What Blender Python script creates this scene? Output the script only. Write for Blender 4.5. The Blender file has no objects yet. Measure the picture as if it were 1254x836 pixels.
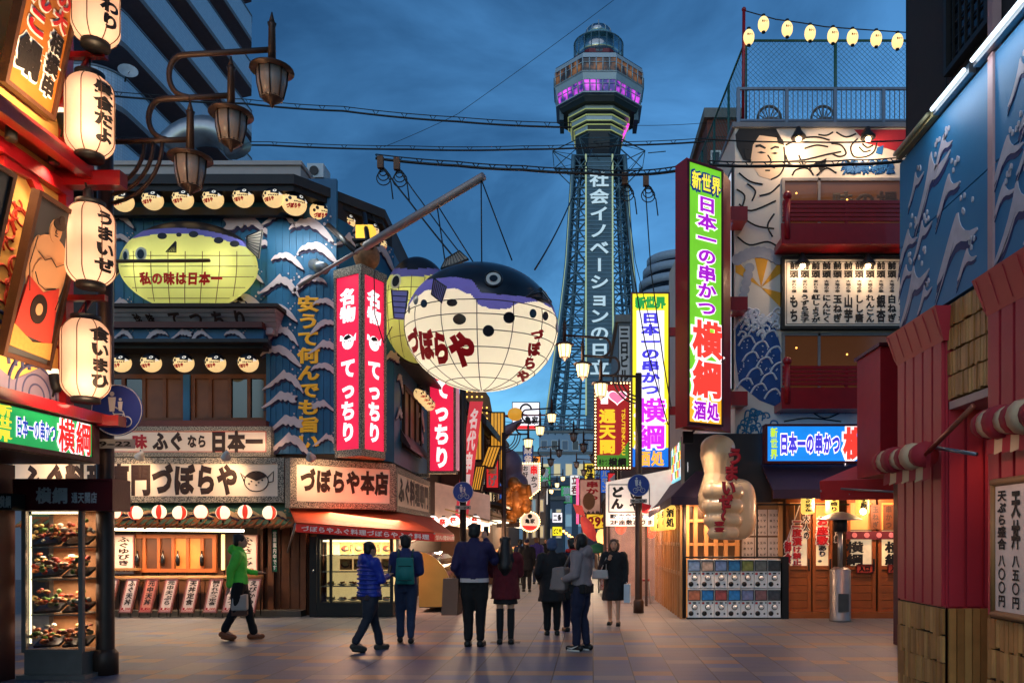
import bpy, math, random
from mathutils import Vector, Matrix, noise as mnoise
random.seed(7)
C = bpy.context.scene.collection
S = bpy.context.scene
R = math.radians
V3 = Vector
# ---------------------------------------------------------------- camera, sky, sun, exposure
F, HX, HY, CH = 1000.0, 710.0, 660.0, 1.6
cd = bpy.data.cameras.new('camera'); cam = bpy.data.objects.new('camera', cd); C.objects.link(cam)
cam.location = (0, 0, CH); cam.rotation_euler = (R(90), 0, 0)
cd.sensor_width = 36; cd.sensor_fit = 'HORIZONTAL'; cd.lens = F / 1254 * 36
cd.shift_x = -(HX - 627) / 1254; cd.shift_y = (HY - 418) / 1254
cd.clip_end = 5000; cd.clip_start = 0.05
S.camera = cam
S.view_settings.view_transform = 'Standard'; S.view_settings.look = 'None'
S.view_settings.exposure = 0.5; S.view_settings.gamma = 1
S.cycles.use_denoising = True
S.cycles.max_bounces = 6; S.cycles.diffuse_bounces = 3; S.cycles.glossy_bounces = 3
S.cycles.transparent_max_bounces = 8; S.cycles.transmission_bounces = 4
S.cycles.caustics_reflective = False; S.cycles.caustics_refractive = False
S.cycles.sample_clamp_indirect = 4.0

def lin(r, g, b):
    f = lambda v: (v / 255) / 12.92 if v / 255 <= .04045 else ((v / 255 + .055) / 1.055) ** 2.4
    return (f(r), f(g), f(b), 1)

w = bpy.data.worlds.new('World'); S.world = w; w.use_nodes = True
nt = w.node_tree; bg = nt.nodes['Background']
sky = nt.nodes.new('ShaderNodeTexSky'); sky.sky_type = 'NISHITA'; sky.sun_disc = False
sky.sun_elevation = R(9.5); sky.sun_rotation = R(200); sky.altitude = 0; sky.air_density = 1.0; sky.ozone_density = 3.5; sky.dust_density = .3
tc = nt.nodes.new('ShaderNodeTexCoord'); mp = nt.nodes.new('ShaderNodeMapping')
mp.inputs['Scale'].default_value = (1.2, 1.2, 3.2); mp.inputs['Location'].default_value = (.35, .2, .1)
nz = nt.nodes.new('ShaderNodeTexNoise'); nz.inputs['Scale'].default_value = 2.1; nz.inputs['Detail'].default_value = 7; nz.inputs['Roughness'].default_value = .55; nz.inputs['Distortion'].default_value = .6
rp = nt.nodes.new('ShaderNodeValToRGB'); rp.color_ramp.elements[0].position = .36; rp.color_ramp.elements[1].position = .66
rp.color_ramp.elements[0].color = (.31, .38, .45, 1); rp.color_ramp.elements[1].color = (.92, .98, 1.04, 1)
mul = nt.nodes.new('ShaderNodeMix'); mul.data_type = 'RGBA'; mul.blend_type = 'MULTIPLY'; mul.inputs[0].default_value = 1
nt.links.new(tc.outputs['Generated'], mp.inputs[0]); nt.links.new(mp.outputs[0], nz.inputs['Vector'])
nt.links.new(nz.outputs[0], rp.inputs[0]); nt.links.new(sky.outputs[0], mul.inputs[6]); nt.links.new(rp.outputs[0], mul.inputs[7])
mul2 = nt.nodes.new('ShaderNodeMix'); mul2.data_type = 'RGBA'; mul2.blend_type = 'MULTIPLY'; mul2.inputs[0].default_value = 1
mul2.inputs[7].default_value = (.68, .98, 1.03, 1)
nt.links.new(mul.outputs[2], mul2.inputs[6]); nt.links.new(mul2.outputs[2], bg.inputs[0])
bg.inputs[1].default_value = 0.14
sl = bpy.data.lights.new('sun', 'SUN'); sl.energy = .5; sl.angle = R(60); sl.color = (.8, .88, 1)
so = bpy.data.objects.new('sun', sl); C.objects.link(so); so.rotation_euler = (R(58), 0, R(-12))

# ---------------------------------------------------------------- helpers
def W(px, py, d): return V3(((px - HX) * d / F, d, CH + (HY - py) * d / F))
def X(px, d): return (px - HX) * d / F
def Z(py, d): return CH + (HY - py) * d / F
def GD(py): return CH * F / (py - HY)       # distance of a ground point
ORD = 'first second third fourth fifth sixth seventh eighth ninth tenth eleventh twelfth thirteenth fourteenth'.split()

MATS = {}
def mat(name, col, rough=.6, metal=0., var=.18, vs=6., bump=.0, bs=60., emit=0., ecol=None, spec=.4, coat=0., alpha=1., trans=0.):
    """principled material whose colour wanders with noise; rgb 0-255"""
    if name in MATS: return MATS[name]
    m = bpy.data.materials.new(name); m.use_nodes = True; MATS[name] = m
    t = m.node_tree; b = t.nodes['Principled BSDF']; c = lin(*col)
    b.inputs['Roughness'].default_value = rough; b.inputs['Metallic'].default_value = metal
    b.inputs['Specular IOR Level'].default_value = spec; b.inputs['Coat Weight'].default_value = coat
    b.inputs['Alpha'].default_value = alpha; b.inputs['Transmission Weight'].default_value = trans
    b.inputs['Base Color'].default_value = c
    co = t.nodes.new('ShaderNodeTexCoord')
    if var:
        n = t.nodes.new('ShaderNodeTexNoise'); n.inputs['Scale'].default_value = vs; n.inputs['Detail'].default_value = 6
        mx = t.nodes.new('ShaderNodeMix'); mx.data_type = 'RGBA'
        mx.inputs[6].default_value = tuple(v * (1 - var * 1.4) for v in c[:3]) + (1,)
        mx.inputs[7].default_value = tuple(min(1, v * (1 + var)) for v in c[:3]) + (1,)
        t.links.new(co.outputs['Object'], n.inputs['Vector']); t.links.new(n.outputs[0], mx.inputs[0])
        t.links.new(mx.outputs[2], b.inputs['Base Color'])
    if bump:
        n2 = t.nodes.new('ShaderNodeTexNoise'); n2.inputs['Scale'].default_value = bs; n2.inputs['Detail'].default_value = 4
        bp = t.nodes.new('ShaderNodeBump'); bp.inputs['Strength'].default_value = bump; bp.inputs['Distance'].default_value = .02
        t.links.new(co.outputs['Object'], n2.inputs['Vector']); t.links.new(n2.outputs[0], bp.inputs['Height']); t.links.new(bp.outputs[0], b.inputs['Normal'])
    if emit:
        b.inputs['Emission Strength'].default_value = emit
        e = lin(*(ecol or col)); b.inputs['Emission Color'].default_value = e
        if var:
            mx2 = t.nodes.new('ShaderNodeMix'); mx2.data_type = 'RGBA'
            mx2.inputs[6].default_value = tuple(v * .8 for v in e[:3]) + (1,); mx2.inputs[7].default_value = tuple(min(1, v * 1.1) for v in e[:3]) + (1,)
            t.links.new(n.outputs[0], mx2.inputs[0]); t.links.new(mx2.outputs[2], b.inputs['Emission Color'])
    return m
def lit(name, col, s=1.0, base=None, var=.0):       # something that gives off light
    return mat(name, base or col, .5, var=var, emit=s * .76, ecol=col, vs=3)
def shell(name, col, tr=.75, var=.08):              # lantern paper: light from the bulb inside passes through
    if name in MATS: return MATS[name]
    m = mat(name, col, .8, var=var, vs=9)
    t = m.node_tree; b = t.nodes['Principled BSDF']; out = [n for n in t.nodes if n.type == 'OUTPUT_MATERIAL'][0]
    tl = t.nodes.new('ShaderNodeBsdfTranslucent'); tl.inputs[0].default_value = lin(*col)
    mx = t.nodes.new('ShaderNodeMixShader'); mx.inputs[0].default_value = tr
    n2 = t.nodes.new('ShaderNodeTexNoise'); n2.inputs['Scale'].default_value = 7; n2.inputs['Detail'].default_value = 3; bp = t.nodes.new('ShaderNodeBump'); bp.inputs['Strength'].default_value = .5; bp.inputs['Distance'].default_value = .03
    co = [n for n in t.nodes if n.type == 'TEX_COORD'][0]; t.links.new(co.outputs['Object'], n2.inputs['Vector']); t.links.new(n2.outputs[0], bp.inputs['Height']); t.links.new(bp.outputs[0], tl.inputs['Normal']); t.links.new(bp.outputs[0], b.inputs['Normal'])
    t.links.new(b.outputs[0], mx.inputs[1]); t.links.new(tl.outputs[0], mx.inputs[2]); t.links.new(mx.outputs[0], out.inputs[0])
    return m
def glass(name, col=(230, 235, 235), a=.16, rough=.05):
    if name in MATS: return MATS[name]
    m = bpy.data.materials.new(name); m.use_nodes = True; MATS[name] = m
    t = m.node_tree; out = [n for n in t.nodes if n.type == 'OUTPUT_MATERIAL'][0]; t.nodes.remove(t.nodes['Principled BSDF'])
    tr = t.nodes.new('ShaderNodeBsdfTransparent'); tr.inputs[0].default_value = lin(*col)
    gl = t.nodes.new('ShaderNodeBsdfGlossy'); gl.inputs[1].default_value = rough
    mx = t.nodes.new('ShaderNodeMixShader'); mx.inputs[0].default_value = a
    t.links.new(tr.outputs[0], mx.inputs[1]); t.links.new(gl.outputs[0], mx.inputs[2]); t.links.new(mx.outputs[0], out.inputs[0])
    return m

ORG = {}
def org(o): return ORG.get(o.name, V3((0, 0, 0)))
def thing(name, label, cat, loc, group=None):
    o = bpy.data.objects.new(name, None); C.objects.link(o); o.location = loc; o.empty_display_size = .1
    o['label'] = label; o['category'] = cat
    if group: o['group'] = group
    ORG[o.name] = V3(loc); return o
def tag(o, label=None, cat=None, group=None, kind=None):
    if label: o['label'] = label
    if cat: o['category'] = cat
    if group: o['group'] = group
    if kind: o['kind'] = kind
    return o
def copy_tree(o, parent=None):
    c = o.copy(); C.objects.link(c)
    if parent: c.parent = parent
    for ch in o.children: copy_tree(ch, c)
    return c
def dup(o, loc, label, rz=None, sc=None):
    c = copy_tree(o); c.location = loc; c['label'] = label
    if rz is not None: c.rotation_euler = (0, 0, rz)
    if sc: c.scale = (sc, sc, sc)
    return c

_gc = {}
_fc = bpy.data.curves.new('glyph', 'FONT'); _fo = bpy.data.objects.new('glyph', _fc); C.objects.link(_fo)
_fc.size = 1; _fc.bevel_resolution = 0; _fc.resolution_u = 3
def _ev(body, bold):
    _fc.body = body; _fc.bevel_depth = bold
    bpy.context.view_layer.update()
    me = bpy.data.meshes.new_from_object(_fo.evaluated_get(bpy.context.evaluated_depsgraph_get()))
    r = ([tuple(v.co) for v in me.vertices], [tuple(p.vertices) for p in me.polygons])
    bpy.data.meshes.remove(me); return r
_a = _ev('国国', 0)[0]; _b = _ev('国', 0)[0]
EM = max(v[0] for v in _a) - max(v[0] for v in _b)
def glyph(ch, bold):
    k = (ch, round(bold, 3))
    if k not in _gc:
        vs, fs = _ev(ch, bold)
        if ch.isascii() and vs:
            xs = [v[0] for v in vs]; ww = max(max(xs) - min(xs), .12 * EM); sx = min(xs)
            vs = [((v[0] - sx) / ww - .5, v[1] / EM - .36, v[2]) for v in vs]      # fills its own cell
        else:
            vs = [(v[0] / EM - .5, v[1] / EM - .38, v[2]) for v in vs]
        _gc[k] = (vs, fs)
    return _gc[k]

def ell_hit(px, py, c, r, k=1.0):        # where the line of sight through a design point meets an ellipsoid
    D_ = V3(((px - HX) / F / r[0], 1 / r[1], (HY - py) / F / r[2])); O_ = V3(((0 - c.x) / r[0], -c.y / r[1], (CH - c.z) / r[2]))
    a, b, cc = D_.dot(D_), O_.dot(D_), O_.dot(O_) - 1; t = (-b - math.sqrt(max(0, b * b - a * cc))) / a; q = (O_ + D_ * t).normalized() * k
    return c + V3((q.x * r[0], q.y * r[1], q.z * r[2]))
def proj(p): return HX + p.x / p.y * F, HY - (p.z - CH) / p.y * F
class Fr:
    """a flat frame: A lower left corner, U right, V up, N towards the viewer"""
    def __init__(s, A, B, h=0, V=None):
        s.A = V3(A); d = V3(B) - s.A; s.w = d.length; s.U = d.normalized()
        s.V = (V or V3((0, 0, 1))).normalized(); s.N = s.U.cross(s.V); s.h = h
    def p(s, u, v, n=0): return s.A + s.U * u + s.V * v + s.N * n
def FP(px0, py0, px1, py1, d):            # frontal frame from a pixel box (left, top, right, bottom) at distance d
    f = Fr(W(px0, py1, d), W(px1, py1, d)); f.h = (py1 - py0) * d / F; return f
def FS(pa, da, pb, db, zb, zt):           # standing frame between two plan points
    f = Fr((X(pa, da), da, zb), (X(pb, db), db, zb)); f.h = zt - zb; return f

def chaikin(P, n=1):
    for _ in range(n): P = [q for i in range(len(P)) for q in ((P[i][0] * .75 + P[(i + 1) % len(P)][0] * .25, P[i][1] * .75 + P[(i + 1) % len(P)][1] * .25), (P[i][0] * .25 + P[(i + 1) % len(P)][0] * .75, P[i][1] * .25 + P[(i + 1) % len(P)][1] * .75))]
    return P
class MB:
    def __init__(s): s.v = []; s.f = []; s.m = []; s.sm = []
    def add(s, vs, fs, m=0, sm=False):
        o = len(s.v); s.v += [tuple(v) for v in vs]; s.f += [tuple(i + o for i in f) for f in fs]; s.m += [m] * len(fs); s.sm += [sm] * len(fs); return s
    def hexa(s, p, m=0):                  # 8 corners: bottom ring 0-3, top ring 4-7
        return s.add(p, [(3, 2, 1, 0), (4, 5, 6, 7), (0, 1, 5, 4), (1, 2, 6, 5), (2, 3, 7, 6), (3, 0, 4, 7)], m)
    def box(s, x0, x1, y0, y1, z0, z1, m=0):
        return s.hexa([(x0, y0, z0), (x1, y0, z0), (x1, y1, z0), (x0, y1, z0), (x0, y0, z1), (x1, y0, z1), (x1, y1, z1), (x0, y1, z1)], m)
    def fbox(s, f, u0, u1, v0, v1, n0, n1, m=0):
        q = f.p
        return s.hexa([q(u0, v0, n1), q(u1, v0, n1), q(u1, v0, n0), q(u0, v0, n0), q(u0, v1, n1), q(u1, v1, n1), q(u1, v1, n0), q(u0, v1, n0)], m)
    def fring(s, f, u0, u1, v0, v1, t, n0, n1, m=0):   # rectangular frame
        s.fbox(f, u0, u1, v0, v0 + t, n0, n1, m); s.fbox(f, u0, u1, v1 - t, v1, n0, n1, m)
        s.fbox(f, u0, u0 + t, v0 + t, v1 - t, n0, n1, m); return s.fbox(f, u1 - t, u1, v0 + t, v1 - t, n0, n1, m)
    def fpoly(s, f, pts, n0, n1, m=0):    # pts counter-clockwise in (u,v)
        k = len(pts)
        vs = [f.p(u, v, n1) for u, v in pts] + [f.p(u, v, n0) for u, v in pts]
        return s.add(vs, [tuple(range(k)), tuple(range(2 * k - 1, k - 1, -1))] + [(i, i + k, (i + 1) % k + k, (i + 1) % k) for i in range(k)], m)
    def fdisc(s, f, u, v, ru, rv, n0, n1, m=0, k=24): return s.fpoly(f, [(u + ru * math.cos(2 * math.pi * i / k), v + rv * math.sin(2 * math.pi * i / k)) for i in range(k)], n0, n1, m)
    def prism(s, plan, z0, z1, m=0):      # plan counter-clockwise in (x,y)
        k = len(plan)
        return s.add([(x, y, z0) for x, y in plan] + [(x, y, z1) for x, y in plan],
                     [tuple(range(k - 1, -1, -1)), tuple(range(k, 2 * k))] + [(i, (i + 1) % k, (i + 1) % k + k, i + k) for i in range(k)], m)
    def tube(s, pts, r, n=8, m=0, closed=False, sm=True):
        pts = [V3(p) for p in pts]; k = len(pts); rs = r if isinstance(r, (list, tuple)) else [r] * k
        vs = []; up = None
        for i, p in enumerate(pts):
            t = (pts[(i + 1) % k] - pts[i - 1]) if closed else (pts[min(i + 1, k - 1)] - pts[max(i - 1, 0)])
            t = t.normalized() if t.length > 1e-9 else V3((0, 0, 1))
            if up is None:
                up = t.cross(V3((0, 0, 1)) if abs(t.z) < .9 else V3((1, 0, 0))).normalized()
            a = (up - t * up.dot(t)).normalized(); b = t.cross(a); up = a
            vs += [p + (a * math.cos(2 * math.pi * j / n) + b * math.sin(2 * math.pi * j / n)) * rs[i] for j in range(n)]
        fs = [(i * n + j, i * n + (j + 1) % n, ((i + 1) % k) * n + (j + 1) % n, ((i + 1) % k) * n + j) for i in range(k if closed else k - 1) for j in range(n)]
        if not closed: fs += [tuple(range(n - 1, -1, -1)), tuple(range((k - 1) * n, k * n))]
        return s.add(vs, fs, m, sm)
    def lathe(s, prof, c, n=20, m=0, ax=None, sm=True):   # prof: (radius, height) from bottom to top
        c = V3(c); q = (V3((0, 0, 1)).rotation_difference(V3(ax).normalized()).to_matrix() if ax else Matrix.Identity(3))
        vs = [c + q @ V3((r * math.cos(2 * math.pi * j / n), r * math.sin(2 * math.pi * j / n), h)) for r, h in prof for j in range(n)]
        k = len(prof)
        fs = [(i * n + j, i * n + (j + 1) % n, (i + 1) * n + (j + 1) % n, (i + 1) * n + j) for i in range(k - 1) for j in range(n)]
        fs += [tuple(range(n - 1, -1, -1)), tuple(range((k - 1) * n, k * n))]
        return s.add(vs, fs, m, sm)
    def ball(s, c, r, nu=16, nv=10, m=0, rot=None):
        c = V3(c); r = (r, r, r) if not isinstance(r, (tuple, list)) else r
        vs = []
        for i in range(nv + 1):
            t = math.pi * i / nv
            for j in range(nu):
                a = 2 * math.pi * j / nu
                q = V3((r[0] * math.sin(t) * math.cos(a), r[1] * math.sin(t) * math.sin(a), -r[2] * math.cos(t)))
                vs.append(c + (rot @ q if rot else q))
        return s.add(vs, [(i * nu + j, i * nu + (j + 1) % nu, (i + 1) * nu + (j + 1) % nu, (i + 1) * nu + j) for i in range(nv) for j in range(nu)], m, True)
    def text(s, st, fn, bold=.03, vert=False, m=0, fill=.94, shear=0):
        """st laid out in the unit square; fn(a, b, c) puts unit coordinates and depth into the world"""
        ws = [(.6 if c.isascii() and not vert else 1.) * (.3 if c == ' ' else 1) for c in st]; tot = sum(ws); pos = 0
        for c, wd in zip(st, ws):
            mid = (pos + wd / 2) / tot; pos += wd
            if c in ' \u3000': continue
            vs, fs = glyph(c, bold); out = []
            rot = vert and c in 'ー〜-～'
            cw = wd / tot
            for x, y, z in vs:
                if rot: x, y = y, -x
                if not vert: a, b = mid + x * cw * fill, .5 + y * fill
                else: a, b = .5 + x * fill, 1 - mid + y * fill / tot
                out.append(fn(a + shear * (b - .5), b, z))
            s.add(out, fs, m)
        return s
    def ftext(s, f, st, u0, u1, v0, v1, n=.01, bold=.03, vert=False, m=0, dep=.15, fill=.94, shear=0):
        h = (v1 - v0) if not vert else (u1 - u0)
        return s.text(st, lambda a, b, c: f.p(u0 + (u1 - u0) * a, v0 + (v1 - v0) * b, n + c * h * dep), bold, vert, m, fill, shear)
    def build(s, name, m, parent=None, origin=None):
        o0 = org(parent) if parent else V3(origin or (0, 0, 0))
        me = bpy.data.meshes.new(name); me.from_pydata([(v[0] - o0.x, v[1] - o0.y, v[2] - o0.z) for v in s.v], [], s.f)
        for q in (m if isinstance(m, (list, tuple)) else [m]): me.materials.append(q)
        me.polygons.foreach_set('material_index', s.m); me.polygons.foreach_set('use_smooth', s.sm); me.update()
        o = bpy.data.objects.new(name, me); C.objects.link(o)
        if parent: o.parent = parent; ORG[o.name] = o0
        else: o.location = o0; ORG[o.name] = o0
        return o
def bez(p0, p1, p2, n=10): 
    p0, p1, p2 = V3(p0), V3(p1), V3(p2)
    return [p0 * (1 - t) ** 2 + p1 * 2 * t * (1 - t) + p2 * t * t for t in [i / n for i in range(n + 1)]]
def arc(c, r, a0, a1, n=10, U=V3((1, 0, 0)), V=V3((0, 0, 1))): return [V3(c) + U * r * math.cos(R(a0 + (a1 - a0) * i / n)) + V * r * math.sin(R(a0 + (a1 - a0) * i / n)) for i in range(n + 1)]
def lamp(kind, loc, power, col=(255, 190, 110), size=.05, to=None, spot=60, blend=.6, name='lamp_light', parent=None, sy=None):
    l = bpy.data.lights.new(name, kind); l.energy = power; c = lin(*col); l.color = [v * .74 + .26 for v in c[:3]]
    if kind == 'AREA':
        l.size = size
        if sy: l.shape = 'RECTANGLE'; l.size_y = sy
    else: l.shadow_soft_size = size
    if kind == 'SPOT': l.spot_size = R(spot); l.spot_blend = blend
    o = bpy.data.objects.new(name, l); C.objects.link(o); o.location = loc
    if to is not None: o.rotation_euler = (V3(to) - V3(loc)).to_track_quat('-Z', 'Y').to_euler()
    return o

# shared materials
WHITE = mat('white_paint', (225, 222, 215), .5); BLACK = mat('black_paint', (16, 15, 17), .5); DARK = mat('dark_metal', (34, 31, 32), .45, .3)
STEEL = mat('steel', (150, 152, 155), .35, .8); REDP = mat('red_lacquer', (150, 16, 26), .35, coat=.2, bump=.1, bs=30); DRED = mat('deep_red_paint', (84, 12, 22), .4, bump=.1, bs=30)
WOOD = mat('brown_wood', (112, 62, 30), .55, var=.35, vs=5, bump=.25, bs=40); DWOOD = mat('dark_wood', (48, 29, 20), .6, var=.3, vs=5, bump=.25, bs=40)
OWOOD = mat('orange_wood', (168, 88, 38), .5, var=.3, vs=4, bump=.2, bs=30)
INK = mat('black_ink', (22, 17, 16), .6, var=0); RINK = mat('red_ink', (176, 18, 30), .5, var=0); WINK = mat('white_letter', (235, 230, 225), .5, var=0)
BROWNINK = mat('brown_ink', (50, 28, 18), .6, var=0); GLASS = glass('clear_glass'); DGLASS = mat('dark_glass', (26, 24, 24), .08, var=.2, spec=.6)
BRONZE = mat('bronze_metal', (74, 56, 48), .45, .45, var=.2, bump=.05)
CONC = mat('concrete', (120, 118, 115), .8, bump=.3); CREAM = mat('cream_plaster', (205, 190, 168), .75, bump=.15)
GRAN = None
def granite():
    m = bpy.data.materials.new('speckled_granite'); m.use_nodes = True; t = m.node_tree; b = t.nodes['Principled BSDF']
    co = t.nodes.new('ShaderNodeTexCoord'); n = t.nodes.new('ShaderNodeTexNoise'); n.inputs['Scale'].default_value = 55; n.inputs['Detail'].default_value = 3
    r = t.nodes.new('ShaderNodeValToRGB'); r.color_ramp.elements[0].position = .42; r.color_ramp.elements[1].position = .58
    r.color_ramp.elements[0].color = lin(38, 34, 30); r.color_ramp.elements[1].color = lin(178, 166, 148)
    t.links.new(co.outputs['Object'], n.inputs['Vector']); t.links.new(n.outputs[0], r.inputs[0]); t.links.new(r.outputs[0], b.inputs['Base Color']); b.inputs['Roughness'].default_value = .6
    return m
GRAN = granite()

def signbox(name, label, cat, f, face, frame, texts, t=.04, dep=.15, n=0, group=None, parts=True, back=None):
    """box sign in frame f: frame + panel + lettering; texts: (string, u0,v0,u1,v1 as shares, material, bold, vert[, outline material, outline bold])"""
    root = thing(name, label, cat, f.p(f.w / 2, 0, n - dep / 2), group)
    MB().fring(f, 0, f.w, 0, f.h, t, n - dep, n + .02).build('frame', frame, root)
    MB().fbox(f, t, f.w - t, t, f.h - t, n - dep + .01, n).build('panel', face, root)
    by = {}
    for q in texts:
        s, a0, b0, a1, b1, m, bold, vert = q[:8]; oy = q[8] if len(q) > 8 else None
        box = (f.w * a0, f.w * a1, f.h * b0, f.h * b1)
        if oy: by.setdefault(('lettering_outline', oy), MB()).ftext(f, s, *box, n + .008, bold + q[9], vert)
        by.setdefault(('lettering', m), MB()).ftext(f, s, *box, n + (.02 if oy else .008), bold, vert)
    for (nm, m), mb in by.items(): mb.build(nm, m, root)
    return root
# ---------------------------------------------------------------- ground
def paving():
    m = bpy.data.materials.new('stone_paving'); m.use_nodes = True; t = m.node_tree; N = t.nodes; L = t.links; b = N['Principled BSDF']
    co = N.new('ShaderNodeTexCoord'); rot = N.new('ShaderNodeMapping'); rot.inputs['Rotation'].default_value = (0, 0, R(.9)); L.new(co.outputs['Object'], rot.inputs[0])
    sep = N.new('ShaderNodeSeparateXYZ'); L.new(rot.outputs[0], sep.inputs[0])
    def mth(op, a, c=None):
        q = N.new('ShaderNodeMath'); q.operation = op
        for i, v in enumerate((a, c)):
            if v is None: continue
            if isinstance(v, (int, float)): q.inputs[i].default_value = v
            else: L.new(v, q.inputs[i])
        return q.outputs[0]
    def mixc(f, a, c, mode='MIX'):
        q = N.new('ShaderNodeMix'); q.data_type = 'RGBA'; q.blend_type = mode
        for i, v in ((0, f), (6, a), (7, c)):
            if isinstance(v, (int, float)): q.inputs[i].default_value = v
            elif isinstance(v, tuple): q.inputs[i].default_value = v
            else: L.new(v, q.inputs[i])
        return q.outputs[2]
    x = sep.outputs[0]; y = sep.outputs[1]; tw = .475
    col = mth('FLOOR', mth('DIVIDE', x, tw)); fx = mth('FRACT', mth('DIVIDE', x, tw))
    wn = N.new('ShaderNodeTexWhiteNoise'); wn.noise_dimensions = '1D'; L.new(col, wn.inputs['W'])
    row0 = mth('DIVIDE', y, .31); row = mth('FLOOR', row0); fy = mth('FRACT', row0)
    cell = N.new('ShaderNodeCombineXYZ'); L.new(col, cell.inputs[0]); L.new(row, cell.inputs[1])
    wc = N.new('ShaderNodeTexWhiteNoise'); wc.noise_dimensions = '2D'; L.new(cell.outputs[0], wc.inputs['Vector'])
    ramp = N.new('ShaderNodeValToRGB'); L.new(wc.outputs['Value'], ramp.inputs[0]); e = ramp.color_ramp; e.interpolation = 'CONSTANT'
    e.elements[0].color = lin(116, 118, 124); e.elements[1].position = .25; e.elements[1].color = lin(124, 122, 122)
    for p, c in ((.5, (110, 112, 120)), (.72, (122, 116, 114)), (.9, (112, 116, 126))):
        q = e.elements.new(p); q.color = lin(*c)
    # bands of blue and tan slabs
    ny = N.new('ShaderNodeTexNoise'); ny.inputs['Scale'].default_value = .22; ny.inputs['Detail'].default_value = 1; L.new(rot.outputs[0], ny.inputs['Vector'])
    md = mth('MODULO', mth('ADD', row, mth('FLOOR', mth('MULTIPLY', wn.outputs['Value'], 2.6))), 5)
    near = mth('LESS_THAN', y, 15.2)
    isb = mth('MULTIPLY', mth('LESS_THAN', md, .5), near); ist = mth('MULTIPLY', mth('LESS_THAN', mth('ABSOLUTE', mth('SUBTRACT', md, 1)), .5), near)
    gate = mth('GREATER_THAN', wc.outputs['Value'], .22)
    c1 = mixc(mth('MULTIPLY', isb, gate), ramp.outputs[0], lin(84, 102, 146)); c2 = mixc(mth('MULTIPLY', mth('MULTIPLY', ist, gate), .75), c1, lin(158, 114, 78))
    cb = N.new('ShaderNodeCombineXYZ'); L.new(col, cb.inputs[0]); L.new(mth('FLOOR', mth('DIVIDE', row, 4)), cb.inputs[1]); wb = N.new('ShaderNodeTexWhiteNoise'); wb.noise_dimensions = '2D'; L.new(cb.outputs[0], wb.inputs['Vector'])
    big = mth('MULTIPLY', mth('MULTIPLY', mth('GREATER_THAN', wb.outputs['Value'], .22), mth('LESS_THAN', y, 12.2)), mth('SUBTRACT', 1, ist)); c2 = mixc(mth('MULTIPLY', big, .85), c2, lin(74, 86, 118))
    n2 = N.new('ShaderNodeTexNoise'); n2.inputs['Scale'].default_value = 1.3; n2.inputs['Detail'].default_value = 8; n2.inputs['Roughness'].default_value = .65; L.new(rot.outputs[0], n2.inputs['Vector'])
    n3 = N.new('ShaderNodeTexNoise'); n3.inputs['Scale'].default_value = 45; n3.inputs['Detail'].default_value = 3; L.new(rot.outputs[0], n3.inputs['Vector'])
    dirt = N.new('ShaderNodeMapRange'); L.new(n2.outputs[0], dirt.inputs[0]); dirt.inputs[1].default_value = .3; dirt.inputs[2].default_value = .7; dirt.inputs[3].default_value = .62; dirt.inputs[4].default_value = 1.12
    gr = N.new('ShaderNodeMapRange'); L.new(n3.outputs[0], gr.inputs[0]); gr.inputs[3].default_value = .8; gr.inputs[4].default_value = 1.2
    dd = mth('MULTIPLY', dirt.outputs[0], gr.outputs[0]); vv = N.new('ShaderNodeCombineXYZ')
    for i in range(3): L.new(dd, vv.inputs[i])
    c3 = mixc(1., c2, vv.outputs[0], 'MULTIPLY')
    jx = mth('LESS_THAN', fx, .03); jy = mth('LESS_THAN', fy, .03)
    jn = mth('MAXIMUM', jx, jy)
    c4 = mixc(mth('MULTIPLY', mth('MAXIMUM', jx, mth('MULTIPLY', jy, .4)), .92), c3, lin(30, 27, 27)); L.new(c4, b.inputs['Base Color'])
    rg = N.new('ShaderNodeMapRange'); L.new(n2.outputs[0], rg.inputs[0]); rg.inputs[3].default_value = .32; rg.inputs[4].default_value = .68; L.new(rg.outputs[0], b.inputs['Roughness'])
    hh = mth('SUBTRACT', mth('MULTIPLY', n3.outputs[0], .25), mth('ADD', jn, mth('MULTIPLY', wc.outputs['Value'], .18)))
    bp = N.new('ShaderNodeBump'); bp.inputs['Strength'].default_value = .5; bp.inputs['Distance'].default_value = .01; L.new(hh, bp.inputs['Height']); L.new(bp.outputs[0], b.inputs['Normal'])
    return m
tag(MB().add([(-1500, -600, 0), (1500, -600, 0), (1500, 2500, 0), (-1500, 2500, 0)], [(0, 1, 2, 3)]).build('ground', paving()), kind='structure')
d = GD(786); f = Fr((X(601, d), d - .1, .001), (X(637, d), d - .1, .001), V=V3((0, 1, 0)))
tag(MB().fbox(f, 0, f.w, 0, .2, 0, .004).build('inspection_cover', mat('iron_cover', (70, 56, 54), .5, .2, bump=.5, bs=50), origin=f.p(.2, 0)), 'flush dark iron inspection cover in the paving between the two central onlookers', 'cover')
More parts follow.
